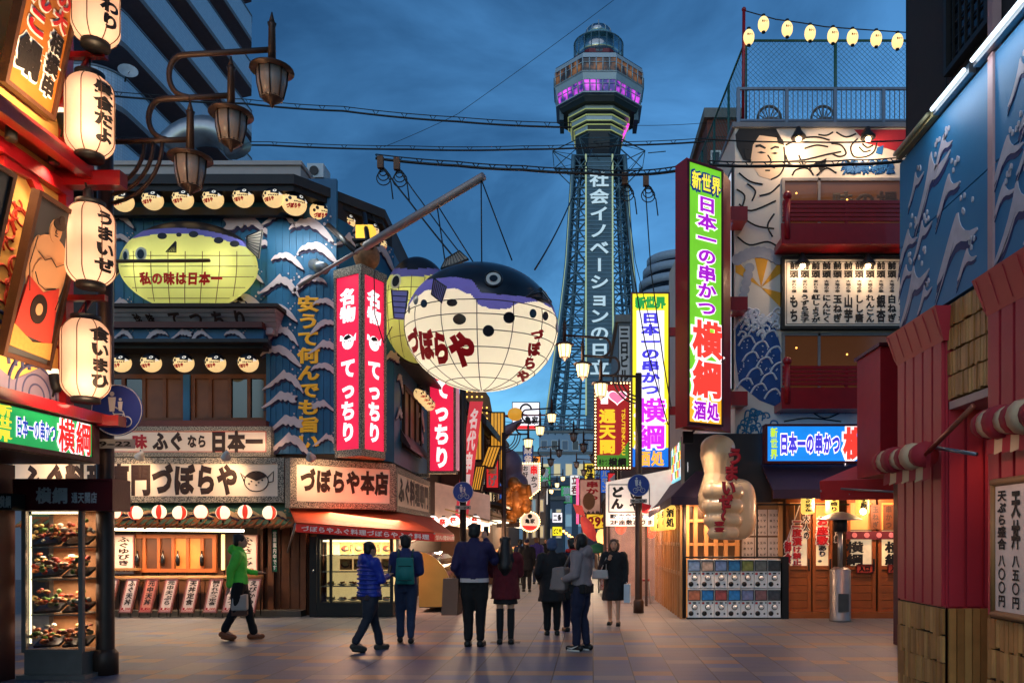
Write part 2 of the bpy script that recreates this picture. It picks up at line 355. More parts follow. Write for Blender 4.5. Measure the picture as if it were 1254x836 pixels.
# ---------------------------------------------------------------- tower
def tower():
    D = 157.; cx = X(733, D)
    t = thing('observation_tower', 'tall steel lattice observation tower with glowing octagonal deck and lettered shaft', 'tower', (cx, D, 0))
    steel = mat('tower_steel', (96, 126, 142), .55, .3, var=.2, vs=.4); stl2 = mat('tower_panel', (74, 100, 114), .5, .2, var=.25, vs=.8)
    rim = mat('tower_cladding', (168, 180, 190), .45, .2, var=.15, vs=.3); dk = mat('tower_dark', (26, 34, 42), .5, var=.2, vs=.5)
    def zf(py, hw): return CH + (HY - py) * (D - hw * .157) / F
    def octo(hw, fw): a, b2 = hw * .157, fw * .157; return [(cx - b2, D - a), (cx + b2, D - a), (cx + a, D - b2), (cx + a, D + b2), (cx + b2, D + a), (cx - b2, D + a), (cx - a, D + b2), (cx - a, D - b2)]
    def ring(mb, h0, f0, y0, h1, f1, y1, m=0, ref=None):      # frustum between pixel rows y0 (low) and y1 (high)
        p0, p1 = octo(h0, f0), octo(h1, f1); z0, z1 = zf(y0, ref or h0), zf(y1, ref or h1)
        mb.add([(x, y, z0) for x, y in p0] + [(x, y, z1) for x, y in p1], [tuple(range(7, -1, -1)), tuple(range(8, 16))] + [(i, (i + 1) % 8, (i + 1) % 8 + 8, i + 8) for i in range(8)], m)
    # deck body
    mb = MB()
    ring(mb, 46, 18, 117, 50, 19, 111); ring(mb, 51, 19, 97, 53, 20, 86); ring(mb, 53, 20, 70, 52, 19, 64, ref=53)
    ring(mb, 53, 20, 88, 53.6, 20.4, 86.5); ring(mb, 51.5, 19.5, 113, 51.8, 19.7, 111.5)
    ring(mb, 45, 17, 124, 47, 18, 117, 1); ring(mb, 30, 11, 64, 52, 19, 63.8)
    mb.build('deck_shell', [rim, dk], t)
    wa = MB(); wb = MB(); ring(wa, 52, 19, 86, 52, 19.4, 70); ring(wb, 48, 18.2, 111, 50, 19, 97)
    def winmat(name, c1, c2, sc, s):
        m = bpy.data.materials.new(name); m.use_nodes = True; q = m.node_tree; b = q.nodes['Principled BSDF']; co = q.nodes.new('ShaderNodeTexCoord')
        n = q.nodes.new('ShaderNodeTexNoise'); n.inputs['Scale'].default_value = sc; n.inputs['Detail'].default_value = 3; r = q.nodes.new('ShaderNodeValToRGB')
        r.color_ramp.elements[0].position = .42; r.color_ramp.elements[1].position = .66; r.color_ramp.elements[0].color = lin(*c1); r.color_ramp.elements[1].color = lin(*c2)
        q.links.new(co.outputs['Object'], n.inputs['Vector']); q.links.new(n.outputs[0], r.inputs[0]); q.links.new(r.outputs[0], b.inputs['Emission Color']); b.inputs['Emission Strength'].default_value = s
        b.inputs['Base Color'].default_value = lin(20, 22, 26); b.inputs['Roughness'].default_value = .1; return m
    wa.build('upper_window', winmat('warm_window', (52, 50, 52), (206, 140, 76), .55, .27), t); wb.build('lower_window', winmat('violet_window', (44, 30, 110), (236, 84, 250), .5, .95), t)
    mu = MB()
    for h0, f0, y0, h1, f1, y1 in ((52, 19, 86, 52, 19.4, 70), (48, 18.2, 111, 50, 19, 97)):
        p0, p1 = octo(h0 + .5, f0 + .2), octo(h1 + .5, f1 + .2); z0, z1 = zf(y0, h0), zf(y1, h1)
        for i in range(8):
            a0, b0, a1, b1 = p0[i], p0[(i + 1) % 8], p1[i], p1[(i + 1) % 8]
            for k in range(5):
                q = k / 5; mu.tube([(a0[0] + (b0[0] - a0[0]) * q, a0[1] + (b0[1] - a0[1]) * q, z0), (a1[0] + (b1[0] - a1[0]) * q, a1[1] + (b1[1] - a1[1]) * q, z1)], .14, 4)
            q = .62; mu.tube([(a0[0] + (a1[0] - a0[0]) * q, a0[1] + (a1[1] - a0[1]) * q, z0 + (z1 - z0) * q), (b0[0] + (b1[0] - b0[0]) * q, b0[1] + (b1[1] - b0[1]) * q, z0 + (z1 - z0) * q)], .1, 4)
    mu.build('window_mullion', rim, t)
    # boxes on the deck's flanks, like balconies
    mb = MB()
    for h0, y0, h1, y1 in ((54.5, 100, 55.5, 88), (47.5, 140, 49, 116)):
        z0, z1 = zf(y0, 30), zf(y1, 30)
        for s in (-1, 1):
            xs = sorted((cx + s * (h0 - 5) * .157, cx + s * h0 * .157)); mb.box(xs[0], xs[1], D - 17 * .157, D + 17 * .157, z0, z1)
    mb.build('flank_bay', stl2, t)
    # neck with lit rings
    mb = MB(); nl = MB()
    for hw, fw, y in ((36, 16, 132), (32, 15, 146), (28, 14, 158)):
        ring(mb, hw, fw, y + 2, hw + 1, fw + .4, y - 5.5); [nl.tube([(a, b, zf(yy, hw + hh)) for a, b in octo(hw + hh + .6, fw + .5)], .11, 5, closed=True) for yy, hh in ((y - 5.3, 1.2), (y + 1.6, .2))]
    mb.build('neck_ring', rim, t); nl.build('neon_line', lit('neon_lime', (196, 204, 130), .28), t)
    mb = MB(); ring(mb, 25, 12, 190, 33, 15, 120); ring(mb, 33, 14, 192, 26, 12, 182); mb.build('neck', dk, t)
    mb = MB(); x0 = cx + 27 * .157; mb.tube([(x0, D - 8 * .157, zf(166, 20)), (x0 + 1.4, D - 8 * .157, zf(146, 20))], .3, 6); mb.build('pink_light', lit('pink_neon', (236, 70, 210), 1.3), t)
    # top: ring rail, drum, dome, mast
    mb = MB(); ring(mb, 29, 12, 66, 29, 12, 59, 0); mb.build('red_base', mat('tower_red', (120, 32, 44), .5), t)
    mb = MB(); c0 = (cx, D, 0)
    rl = 30 * .157; mb.lathe([(rl * .98, zf(64, 28)), (rl, zf(40, 28))], c0, 28); mb.build('glass_rail', glass('tower_glass', (190, 215, 225), .3, .15), t)
    mb = MB()
    for j in range(20):
        a = 2 * math.pi * j / 20; mb.tube([(cx + rl * math.cos(a), D + rl * math.sin(a), zf(64, 28)), (cx + rl * math.cos(a), D + rl * math.sin(a), zf(39, 28))], .08, 4)
    mb.tube([(cx + rl * math.cos(a), D + rl * math.sin(a), zf(39, 28)) for a in [2 * math.pi * j / 28 for j in range(28)]], .12, 5, closed=True)
    mb.build('rail_post', steel, t)
    mb = MB(); r1 = 17.5 * .157; mb.lathe([(r1, zf(58, 18)), (r1, zf(38, 18)), (r1 * 1.1, zf(37.5, 18)), (r1 * 1.1, zf(36, 18))], c0, 20); mb.build('lantern_drum', mat('pale_cyan_glass', (120, 170, 186), .2, var=.4, vs=.6), t)
    mb = MB(); r2 = 16 * .157; mb.lathe([(r2, zf(38, 16)), (r2, zf(30, 16)), (r2 * .8, zf(26, 16)), (r2 * .3, zf(24.5, 16))], c0, 20); mb.build('glass_dome', glass('dome_glass', (170, 195, 205), .35, .2), t)
    mb = MB()
    for j in range(12):
        a = 2 * math.pi * j / 12; mb.tube([(cx + r2 * math.cos(a), D + r2 * math.sin(a), zf(38, 16)), (cx + r2 * math.cos(a), D + r2 * math.sin(a), zf(30, 16)), (cx + .8 * r2 * math.cos(a), D + .8 * r2 * math.sin(a), zf(26, 16)), (cx, D, zf(24, 16))], .09, 4)
    mb.tube([(cx, D, zf(26, 16)), (cx, D, zf(14, 16))], .1, 5); mb.build('dome_rib', rim, t)
    # lattice shaft
    hwz = lambda z: (26 + (37.5 - 26) * (84 - z) / 29.5 if z > 54 else 37.5 + (56 - 37.5) * ((54 - z) / 25) ** 1.1) * .157 if z < 84 else 26 * .157
    zs = [zf(195, 20) - i * 4.1 for i in range(18)]; zs = [z for z in zs if z > 2] + [0]
    leg = MB(); br = MB(); led = MB()
    crn = lambda z, sx, sy, k=1.: V3((cx + sx * hwz(z) * k, D + sy * hwz(z) * k, z))
    for sx in (-1, 1):
        for sy in (-1, 1):
            leg.tube([crn(z, sx, sy) for z in zs], .42, 4); leg.tube([crn(z, sx, sy, .74) for z in zs], .25, 4)
    for i in range(len(zs) - 1):
        z0, z1 = zs[i], zs[i + 1]
        for ax, ay, bx, by in ((-1, -1, 1, -1), (1, -1, 1, 1), (1, 1, -1, 1), (-1, 1, -1, -1)):
            a0, b0, a1, b1 = crn(z0, ax, ay), crn(z0, bx, by), crn(z1, ax, ay), crn(z1, bx, by); q = .3
            br.tube([a0, b0], .17, 4)
            l0, l1, r0, r1 = a0.lerp(b0, q), a1.lerp(b1, q), a0.lerp(b0, 1 - q), a1.lerp(b1, 1 - q)
            for p0, p1 in ((a0, l1), (l0, a1), (b0, r1), (r0, b1), (a0.lerp(a1, .5), l0.lerp(l1, .5)), (b0.lerp(b1, .5), r0.lerp(r1, .5))): br.tube([p0, p1], .11, 4)
            br.tube([l0, l1], .16, 4); br.tube([r0, r1], .16, 4)
        for sx in (-1, 1): br.tube([crn(z0, sx, -1), crn(z0, -sx, 1)], .1, 4)
    leg.build('corner_leg', steel, t); br.build('lattice_brace', steel, t)
    mb = MB(); fz = lambda z: D - hwz(z) - .25
    w2 = 16.5 * .15
    for i in range(len(zs) - 1): mb.hexa([(cx - w2, fz(zs[i + 1]), zs[i + 1]), (cx + w2, fz(zs[i + 1]), zs[i + 1]), (cx + w2, fz(zs[i + 1]) + .8, zs[i + 1]), (cx - w2, fz(zs[i + 1]) + .8, zs[i + 1]), (cx - w2, fz(zs[i]), zs[i]), (cx + w2, fz(zs[i]), zs[i]), (cx + w2, fz(zs[i]) + .8, zs[i]), (cx - w2, fz(zs[i]) + .8, zs[i])])
    mb.box(cx - 1.6, cx + 1.6, D - 1.6, D + 1.6, 0, zs[0]); mb.build('sign_panel', stl2, t)
    gr = MB(); z = zs[0]
    while z > 24:
        gr.box(cx - w2 + .1, cx + w2 - .1, fz(z) - .1, fz(z) + .02, z - .08, z + .08); z -= .75
    gr.build('panel_grille', steel, t)
    for s in (-1, 1): led.tube([(cx + s * w2, fz(z) - .1, z) for z in zs if z > 22], .16, 5); led.tube([(cx + s * hwz(z) * 1.03, D - hwz(z) * 1.03, z) for z in zs if z > 22], .1, 5)
    led.build('edge_light', lit('pale_neon', (176, 192, 150), .55), t)
    mb = MB(); ztop, zbot = CH + (HY - 211) * .152, CH + (HY - 462) * .149
    mb.text('社会イノベーションの日立', lambda a, b, c: V3((cx - 2 + 4 * a, fz(zbot + (ztop - zbot) * b) - .35 - c * .3, zbot + (ztop - zbot) * b)), .03, True, fill=.9)
    mb.build('lettering', lit('tower_letter', (186, 206, 212), .62), t)
    # stay trusses round the shaft top
    mb = MB(); zc = zf(187, 24)
    for a in range(8):
        an = R(a * 45 + 22); e = V3((cx + 9.4 * math.cos(an), D + 9.4 * math.sin(an), zc + .4))
        for dz in (-6, -1.2, 4.2): mb.tube([(cx + 3.4 * math.cos(an), D + 3.4 * math.sin(an), zc + dz), e], .1, 4)
        e2 = V3((cx + 9.4 * math.cos(an + R(45)), D + 9.4 * math.sin(an + R(45)), zc + .4)); mb.tube([e, e2], .07, 4)
        mb.tube([e, (cx + 4 * math.cos(an + R(45)), D + 4 * math.sin(an + R(45)), zc - 3)], .06, 4); mb.tube([e, (cx + 4 * math.cos(an - R(45)), D + 4 * math.sin(an - R(45)), zc + 2)], .06, 4)
    mb.tube([(cx + 9.4 * math.cos(R(10)), D - 3, zc + .3), (cx + 12.6, D - 3, zc + .6)], .1, 4); mb.build('outrigger_truss', stl2, t)
tower()

# ---------------------------------------------------------------- far buildings
def block(name, label, px0, px1, py0, d, depth, m, rows, wm, cols, z0=0, zw0=2.5, frame=WHITE, wshare=.62, hshare=.5):
    x0, x1 = X(px0, d), X(px1, d); zt = Z(py0, d)
    t = thing(name, label, 'building', ((x0 + x1) / 2, d + depth / 2, 0))
    MB().box(x0, x1, d, d + depth, z0, zt).build('wall', m, t)
    mb = MB().box(x0 - .15, x1 + .15, d - .15, d + depth + .15, zt + .003, zt + .4); mb.build('roof_edge', CONC, t)
    f = Fr((x0, d, 0), (x1, d, 0)); rh = (zt - zw0 - .4) / max(rows, 1); cw = f.w / cols
    for r in range(rows):
        for c in range(cols):
            u = cw * (c + .5 - wshare / 2); v = zw0 + rh * (r + (1 - hshare) / 2)
            wmm = wm[(r * 7 + c * 3 + (r * c) % 5) % len(wm)]
            wf = MB().fring(f, u, u + cw * wshare, v, v + rh * hshare, .07, -.02, .05).build('window', frame, t)
            MB().fbox(f, u + .07, u + cw * wshare - .07, v + .07, v + rh * hshare - .07, -.02, .012).build('pane', wmm, wf)
    return t, f
PD = mat('pane_dusk', (58, 84, 112), .1, var=.2, vs=.5); PK = mat('pane_dark', (24, 32, 44), .1, var=.2); PWm = lit('pane_warm', (222, 200, 150), .55); PG = lit('pane_cool', (150, 184, 196), .35)
tb, tf = block('office_building', 'wide pale blue station block with sign band across the end of the street', 632, 790, 556, 118, 12, mat('pale_blue_cladding', (166, 188, 204), .6, vs=.3), 3, [PG, PD, PG, PK, PWm], 11)
MB().ftext(tf, '喜び大阪', 8.2, 12.6, 8.4, 10.8, .08, .03).build('lettering', mat('deep_blue_letter', (24, 44, 140), .5), tb)
tb, tf = block('office_building', 'taller grey glass office block behind the station block', 660, 775, 530, 135, 14, mat('grey_cladding', (140, 162, 180), .6, vs=.3), 5, [PD, PD, PG, PK], 9)
mb = MB()
for i in range(12): mb.tube([W(662 + i * 9, 532, 135), W(662 + i * 9, 512, 135)], .12, 4)
mb.tube([W(660, 513, 135), W(765, 513, 135)], .1, 4); mb.tube([W(660, 521, 135), W(765, 521, 135)], .1, 4); mb.build('roof_railing', mat('pale_rail', (130, 150, 168), .5), tb)
mb = MB(); d = 100.; mb.box(X(640, d), X(720, d), d, d + 5, Z(594, d), Z(584, d)); mb.box(X(640, d), X(770, d), d + 1, d + 4, Z(606, d), Z(599, d))
for px in (648, 676, 704, 730): mb.box(X(px, d) - .4, X(px, d) + .4, d + 1.2, d + 2, 0, Z(605, d))
tag(mb.build('footbridge', mat('bridge_steel', (78, 92, 106), .6), origin=(X(680, d), d, 0)), 'grey steel footbridge spanning the far end of the shopping street', 'footbridge')
tb = thing('round_building', 'pale building with curved banded facade behind the yellow sign', 'building', (X(830, 60), 60, 0))
mb = MB(); m2 = MB()
cxr = X(838, 60)
for i, (py, r) in enumerate(((308, 2.6), (322, 2.9), (338, 3.2), (355, 3.4))):
    mb.lathe([(r, Z(py + 9, 60)), (r, Z(py, 60))], (cxr, 62, 0), 30); m2.lathe([(r - .2, Z(py + 16, 60)), (r - .2, Z(py + 9, 60))], (cxr, 62, 0), 30)
mb.lathe([(3.2, 0), (3.2, Z(364, 60))], (cxr, 62, 0), 30); mb.build('wall_band', mat('pale_grey_wall', (150, 164, 180), .6), tb); m2.build('window_band', PK, tb)
block('brick_building', 'red brick building behind the roof fence of the mural building', 866, 908, 146, 34, 8, mat('red_brick', (120, 62, 48), .8, var=.35, vs=14, bump=.4), 1, [PK], 2, zw0=15)
tb, tf = block('plain_building', 'narrow grey building with vertical sign next to the yellow sign', 757, 777, 395, 44, 10, mat('greyish_render', (122, 126, 134), .8), 3, [PK, PD], 1)
sg = signbox('vertical_sign', 'dim white vertical sign with black letters left of the yellow sign', 'sign', FP(757, 398, 772, 470, 43.7), mat('dim_sign_face', (196, 196, 196), .6), DARK, [('三日ビル', .1, .03, .9, .97, INK, .04, True)], dep=.2)
for i, (a, b2, y, d, q, nm) in enumerate(((640, 668, 596, 60, 3, 'beige narrow shop building on the left at the street end'), (655, 690, 612, 82, 3, 'low grey shop building at the far left of the street end'), (712, 738, 598, 66, 3, 'low blue grey building at the right of the street end'))):
    block('shop_building', nm, a, b2, y, d, 10, mat('shop_wall_%d' % i, ((128, 118, 108), (96, 102, 112), (84, 94, 110))[i], .8), 2, [PWm, PK, PG], q, zw0=1.2)

# ---------------------------------------------------------------- apartment block
def apartment():
    xp = -17.6; t = thing('apartment_building', 'tall dark apartment block with long tiled blue balconies above the blowfish restaurant', 'building', (xp - 4, 37, 0))
    wallm = mat('apartment_wall', (130, 130, 140), .8, var=.15, vs=.8); und = mat('balcony_soffit', (140, 136, 142), .85)
    MB().box(xp - 9, xp - 2.2, 32.5, 46, 0, 44).build('wall', wallm, t)
    mt = bpy.data.materials.new('balcony_tile'); mt.use_nodes = True; q = mt.node_tree; b = q.nodes['Principled BSDF']; co = q.nodes.new('ShaderNodeTexCoord'); bk = q.nodes.new('ShaderNodeTexBrick')
    mpp = q.nodes.new('ShaderNodeMapping'); mpp.inputs['Rotation'].default_value = (0, R(90), 0); q.links.new(co.outputs['Object'], mpp.inputs[0])
    bk.offset = 0; bk.inputs['Scale'].default_value = 5; bk.inputs['Mortar Size'].default_value = .03; bk.inputs['Color1'].default_value = lin(206, 218, 234); bk.inputs['Color2'].default_value = lin(192, 206, 226); bk.inputs['Mortar'].default_value = lin(160, 172, 188)
    bk.inputs['Brick Width'].default_value = .6; bk.inputs['Row Height'].default_value = .5
    q.links.new(mpp.outputs[0], bk.inputs['Vector']); q.links.new(bk.outputs[0], b.inputs['Base Color']); b.inputs['Roughness'].default_value = .35
    for k in range(-3, 9):
        z = 20.8 + 2.55 * k; dn = 30.6 if k < 3 else 38.; de = 44.6
        plan = [(xp - 3, de), (xp - 3, dn + .0)] + [(xp - 1.2 + 1.2 * math.sin(R(a)), dn + 1.2 - 1.2 * math.cos(R(a))) for a in range(0, 91, 15)] + [(xp, de - .8), (xp - .25, de - .2), (xp - .8, de)]
        sl_ = MB().prism(plan, z - .22, z).build('balcony', und, t)
        mb = MB(); n = len(plan); inn = [(x - .18 if x > xp - 1.25 else x, y + (.18 if y < dn + 1.3 else 0)) for x, y in plan]
        mb.prism([(x, y) for x, y in plan], z + .003, z + 1.15); mb.build('parapet', mt, sl_)
        mb = MB().prism([(x + (.03 if x > xp - 2 else 0), y - (.03 if y < dn + 2 else 0)) for x, y in plan], z + 1.153, z + 1.22); mb.build('parapet_cap', mat('cap_grey', (110, 118, 130), .6), sl_)
    for k in range(-2, 6):
        z = 20.8 + 2.55 * k
        for y in (34.5, 37.5, 40.5):
            MB().box(xp - 2.2, xp - 2.12, y - .6, y + .6, z + 1.3, z + 2.1).build('window', PK, t)
    dm = thing('satellite_dish', 'small white satellite dish on the near balcony of the apartment block', 'satellite dish', W(157, 96, 30.4))
    MB().lathe([(.02, 0), (.22, .03), (.33, .12), (.34, .12), (.22, .01), (.02, -.02)], W(157, 90, 30.2), 20, ax=(.5, -1, .5)).build('dish', mat('dish_grey', (170, 176, 182), .5), dm)
    MB().tube([W(153, 100, 30.6), W(155, 92, 30.3)], .03, 6).tube([W(157, 90, 30.2), W(159, 88, 29.8)], .012, 4).build('bracket', DARK, dm)
apartment()
# ---------------------------------------------------------------- blowfish restaurant (left corner)
D0 = 17.4
A0 = (X(30, D0), D0); A1 = (X(412, D0), D0); B1 = (X(480, 19.2), 19.2); C1 = (X(540, 28.), 28.)
rest = thing('blowfish_restaurant_building', 'corner restaurant building with blue wave walls and rows of fish lanterns', 'building', (-8, 20, 0))
blue = mat('wave_blue_wall', (30, 94, 132), .5, var=.3, vs=2.5, bump=.12, bs=9); navy = mat('wave_navy', (36, 26, 62), .6, var=.1); wav = mat('wave_white', (206, 184, 184), .6, var=.12)
ZT = 8.82
MB().prism([A0, A1, B1, C1, (A0[0], 28.)], 0, ZT).build('wall', DWOOD, rest)
fA = Fr((A0[0], D0, 0), (A1[0], D0, 0)); fB = Fr((A1[0], D0, 0), (B1[0], B1[1], 0)); fC = Fr((B1[0], B1[1], 0), (C1[0], C1[1], 0))
def ua(px): return X(px, D0) - A0[0]
def va(py): return Z(py, D0)
def wave_pts(u, v, s, mir=False, k=0):
    s *= 1.2
    P = ([(-1.15, -.5), (-.72, -.34), (-.5, -.24), (-.42, -.08), (-.25, -.1), (-.12, .1), (.02, .06), (.1, .16), (.3, -.02), (.42, 0), (.62, -.34), (.74, -.3), (1.1, -.75), (.84, -.1), (.6, .22), (.34, .44), (.14, .4), (.06, .6), (-.06, .46), (-.3, .22), (-.6, -.05)],
         [(-1.1, -.1), (-.74, .14), (-.58, .08), (-.42, .2), (-.3, .08), (-.1, .2), (.04, .02), (.25, 0), (.5, -.28), (1.15, -.7), (.78, -.12), (.52, .18), (.2, .44), (-.1, .54), (-.28, .44), (-.5, .5), (-.62, .34), (-.8, .34)],
         [(-1.1, -.45), (-.65, -.3), (-.3, -.05), (-.05, .12), (.05, -.04), (.18, .12), (.3, -.08), (.45, .08), (.6, -.12), (.98, -.1), (.8, .1), (1, .3), (.66, .3), (.5, .5), (.3, .42), (.05, .58), (-.12, .4), (-.5, .02), (-.8, -.2)])[k]
    q = [(u + (-x if mir else x) * s, v + y * s) for x, y in P]
    q = q if not mir else q[::-1]
    return chaikin(q, 1)
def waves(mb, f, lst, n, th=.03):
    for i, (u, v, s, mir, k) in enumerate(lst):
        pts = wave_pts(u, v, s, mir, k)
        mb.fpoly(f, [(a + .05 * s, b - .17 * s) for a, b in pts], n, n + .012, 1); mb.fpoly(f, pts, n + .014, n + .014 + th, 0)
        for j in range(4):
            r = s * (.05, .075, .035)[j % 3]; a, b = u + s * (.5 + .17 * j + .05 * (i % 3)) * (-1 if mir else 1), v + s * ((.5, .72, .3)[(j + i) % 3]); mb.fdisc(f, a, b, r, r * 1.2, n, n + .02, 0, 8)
# blue cladding: wide panel behind the yellow fish and the tall strip with golden letters
mb = MB(); mb.fbox(fA, ua(120), ua(336), va(420), va(222), 0, .05); mb.fbox(fA, ua(330), ua(414), va(556), va(222), .02, .12)
for i in range(9): u = ua(336) + i * (ua(410) - ua(336)) / 9 + .05; mb.fbox(fA, u, u + .03, va(555), va(255), .12, .135)
for i in range(16): u = ua(140) + i * (ua(330) - ua(140)) / 16; mb.fbox(fA, u, u + .03, va(376), va(262), .05, .068)
mb.fbox(fA, ua(228), ua(236), va(517), va(460), .0, .14); mb.fbox(fA, ua(329), ua(334), va(517), va(432), .0, .14)
fB2 = Fr(fB.p(.02, 5.2), fB.p(fB.w, 5.2)); mb.fbox(fB, 0, fB.w, va(556), ZT - .4, 0, .05); mb.fbox(fC, 0, 5.2, 3.4, ZT - .5, 0, .05)
mb.build('blue_cladding', blue, rest)
def pxw(*a): return [(ua(x), va(y), s * D0 / F, m, k) for x, y, s, m, k in a]
mb = MB()
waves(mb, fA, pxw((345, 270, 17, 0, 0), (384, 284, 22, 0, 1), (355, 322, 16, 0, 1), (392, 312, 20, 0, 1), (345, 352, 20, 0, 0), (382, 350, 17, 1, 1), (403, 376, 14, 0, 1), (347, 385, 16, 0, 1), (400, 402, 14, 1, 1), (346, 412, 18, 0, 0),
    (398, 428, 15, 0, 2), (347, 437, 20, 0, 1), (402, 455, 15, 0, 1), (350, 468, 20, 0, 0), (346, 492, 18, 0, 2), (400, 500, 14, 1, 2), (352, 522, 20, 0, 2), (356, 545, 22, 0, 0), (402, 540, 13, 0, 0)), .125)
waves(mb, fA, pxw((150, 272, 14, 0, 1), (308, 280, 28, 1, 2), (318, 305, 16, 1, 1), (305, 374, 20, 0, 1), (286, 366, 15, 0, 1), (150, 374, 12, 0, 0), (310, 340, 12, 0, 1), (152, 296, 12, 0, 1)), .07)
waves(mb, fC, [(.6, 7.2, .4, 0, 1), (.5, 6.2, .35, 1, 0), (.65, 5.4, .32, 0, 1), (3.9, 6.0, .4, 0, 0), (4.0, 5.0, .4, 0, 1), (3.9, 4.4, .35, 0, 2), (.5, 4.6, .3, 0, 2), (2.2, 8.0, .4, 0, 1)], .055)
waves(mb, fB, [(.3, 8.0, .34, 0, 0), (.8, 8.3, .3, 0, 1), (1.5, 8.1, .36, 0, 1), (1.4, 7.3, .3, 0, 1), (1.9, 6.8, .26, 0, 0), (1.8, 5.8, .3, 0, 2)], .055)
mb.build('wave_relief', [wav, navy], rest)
mb = MB(); mb.ftext(fA, '安うて何んでも旨い', ua(366), ua(395), va(552), va(364), .15, .045, True, dep=.25); mb.build('golden_lettering', mat('gold_letter', (226, 160, 30), .45, var=.1, emit=.12, ecol=(226, 160, 30)), rest)
# roof, eave and the dark box behind the upper fish lanterns
E0 = [(X(30, 16.6), 16.6), (X(360, 16.6), 16.6), (X(478, 18.9), 18.4), (X(538, 28), 28)]
mb = MB(); mb.prism(E0 + [(A0[0], 28.)], ZT + .003, ZT + .2); mb.build('eave', mat('eave_grey', (52, 48, 48), .7), rest)
fE = [Fr((E0[i][0], E0[i][1], 0), (E0[i + 1][0], E0[i + 1][1], 0)) for i in range(3)]
mb = MB()
for f, z0 in ((fE[0], Z(262, 17)), (fE[1], Z(262, 17)), (fE[2], 8.2)):
    mb.fbox(f, .02, f.w - .02, ZT - .12, ZT, -.62, -.06); mb.fbox(f, .02, f.w - .02, z0, z0 + .16, -.62, -.45)
for px in (205, 283, 357): mb.fbox(fE[0], X(px, 16.6) - E0[0][0] - .05, X(px, 16.6) - E0[0][0] + .05, va(264), ZT, -.62, -.48)
mb.build('lantern_rail', mat('rail_black', (28, 21, 20), .6), rest)
mb = MB(); mb.box(X(126, 17.5), X(374, 17.5), 17.2, 24, ZT + .2, Z(199, 17.2)); mb.box(X(126, 17.5), X(376, 17.5), 17.15, 24, Z(203, 17.2), Z(198, 17.2)); mb.build('roof_parapet', mat('parapet_beige', (182, 166, 158), .7, var=.08, bump=.05), rest)
ac = thing('air_conditioner', 'pale air conditioning unit on the roof edge above the wave wall', 'air conditioner', W(386, 216, 18.2))
mb = MB().box(X(376, 18), X(396, 18), 18, 18.5, Z(217, 18), Z(200, 18)); mb.build('casing', mat('ac_white', (190, 194, 198), .5), ac)
mb = MB(); f = FP(378, 202, 394, 215, 17.98); mb.fdisc(f, f.w * .4, f.h * .5, f.h * .42, f.h * .42, -.01, .01); mb.build('fan_grille', DARK, ac)
dr = MB().tube(arc((X(250, 20), 20, Z(196, 20)), .9, 20, 160, 10, V=V3((0, 0, .8))), .35, 10); tag(dr.build('roof_duct', STEEL, origin=W(250, 199, 20)), 'silver curved duct on the roof of the blowfish restaurant', 'duct')
# side of the building: windows, small eaves, box signs
warm = lit('warm_room', (206, 128, 58), .32, var=.5); warm2 = lit('warm_room_bright', (248, 196, 120), .9, var=.25); dimr = lit('dim_room', (92, 52, 28), .22, var=.6); brn2 = lit('brown_room', (120, 70, 36), .25, var=.7)
def window(f, u0, u1, v0, v1, parent, nx, mats, n=.0, fm=WOOD, t=.06, nz=1):
    wf = MB(); wf.fring(f, u0, u1, v0, v1, t, n, n + .07)
    for i in range(1, nx): u = u0 + (u1 - u0) * i / nx; wf.fbox(f, u - t * .4, u + t * .4, v0 + t, v1 - t, n, n + .06)
    for i in range(1, nz): v = v0 + (v1 - v0) * i / nz; wf.fbox(f, u0 + t, u1 - t, v - t * .3, v + t * .3, n, n + .045)
    o = wf.build('window', fm, parent); p = MB()
    for i in range(nx):
        a, b = u0 + (u1 - u0) * i / nx, u0 + (u1 - u0) * (i + 1) / nx; p.fbox(f, a + .02, b - .02, v0 + .02, v1 - .02, n - .02, n + .015, (i * 5 + i // 2) % len(mats))
    p.build('pane', mats, o); return o
window(fC, 1.0, 3.7, va(530), va(440), rest, 3, [dimr, DGLASS, dimr], .06, DWOOD, .1)
mb = MB()
for v, n, u0, u1 in ((va(425), .75, .3, 4.6), (va(533), .3, .8, 4.2)): mb.hexa([fC.p(u0, v, n), fC.p(u1, v, n), fC.p(u1, v + .2, .05), fC.p(u0, v + .2, .05), fC.p(u0, v + .07, n), fC.p(u1, v + .07, n), fC.p(u1, v + .5, .05), fC.p(u0, v + .5, .05)])
mb.build('side_eave', mat('black_tile', (38, 36, 40), .5, bump=.4, bs=20), rest)
# front upper windows under the second lantern row
window(fA, ua(128), ua(229), va(517), va(459), rest, 4, [DGLASS, dimr, DGLASS, brn2, DGLASS], .02, WOOD, .09)
window(fA, ua(236), ua(330), va(517), va(459), rest, 4, [dimr, DGLASS, brn2, DGLASS, dimr], .02, WOOD, .09)
mb = MB(); mb.fbox(fA, ua(100), ua(332), va(525), va(517), 0, .3); mb.fbox(fA, ua(100), ua(333), va(409), va(402), 0, .55); mb.build('sill_beam', mat('red_brown_beam', (96, 44, 36), .55, bump=.1), rest)
mb = MB(); mb.hexa([fA.p(ua(100), va(429), .75), fA.p(ua(344), va(429), .75), fA.p(ua(334), va(429), .02), fA.p(ua(100), va(429), .02), fA.p(ua(100), va(425), .75), fA.p(ua(344), va(425), .75), fA.p(ua(334), va(418), .02), fA.p(ua(100), va(418), .02)])
mb.fbox(fA, ua(100), ua(333), va(433), va(429), .0, .5); mb.build('lower_eave', mat('black_tile', ()), rest)
mb = MB(); mb.fbox(fA, ua(100), ua(332), va(422), va(409), .0, .42); mb.build('blue_fascia', blue, rest)
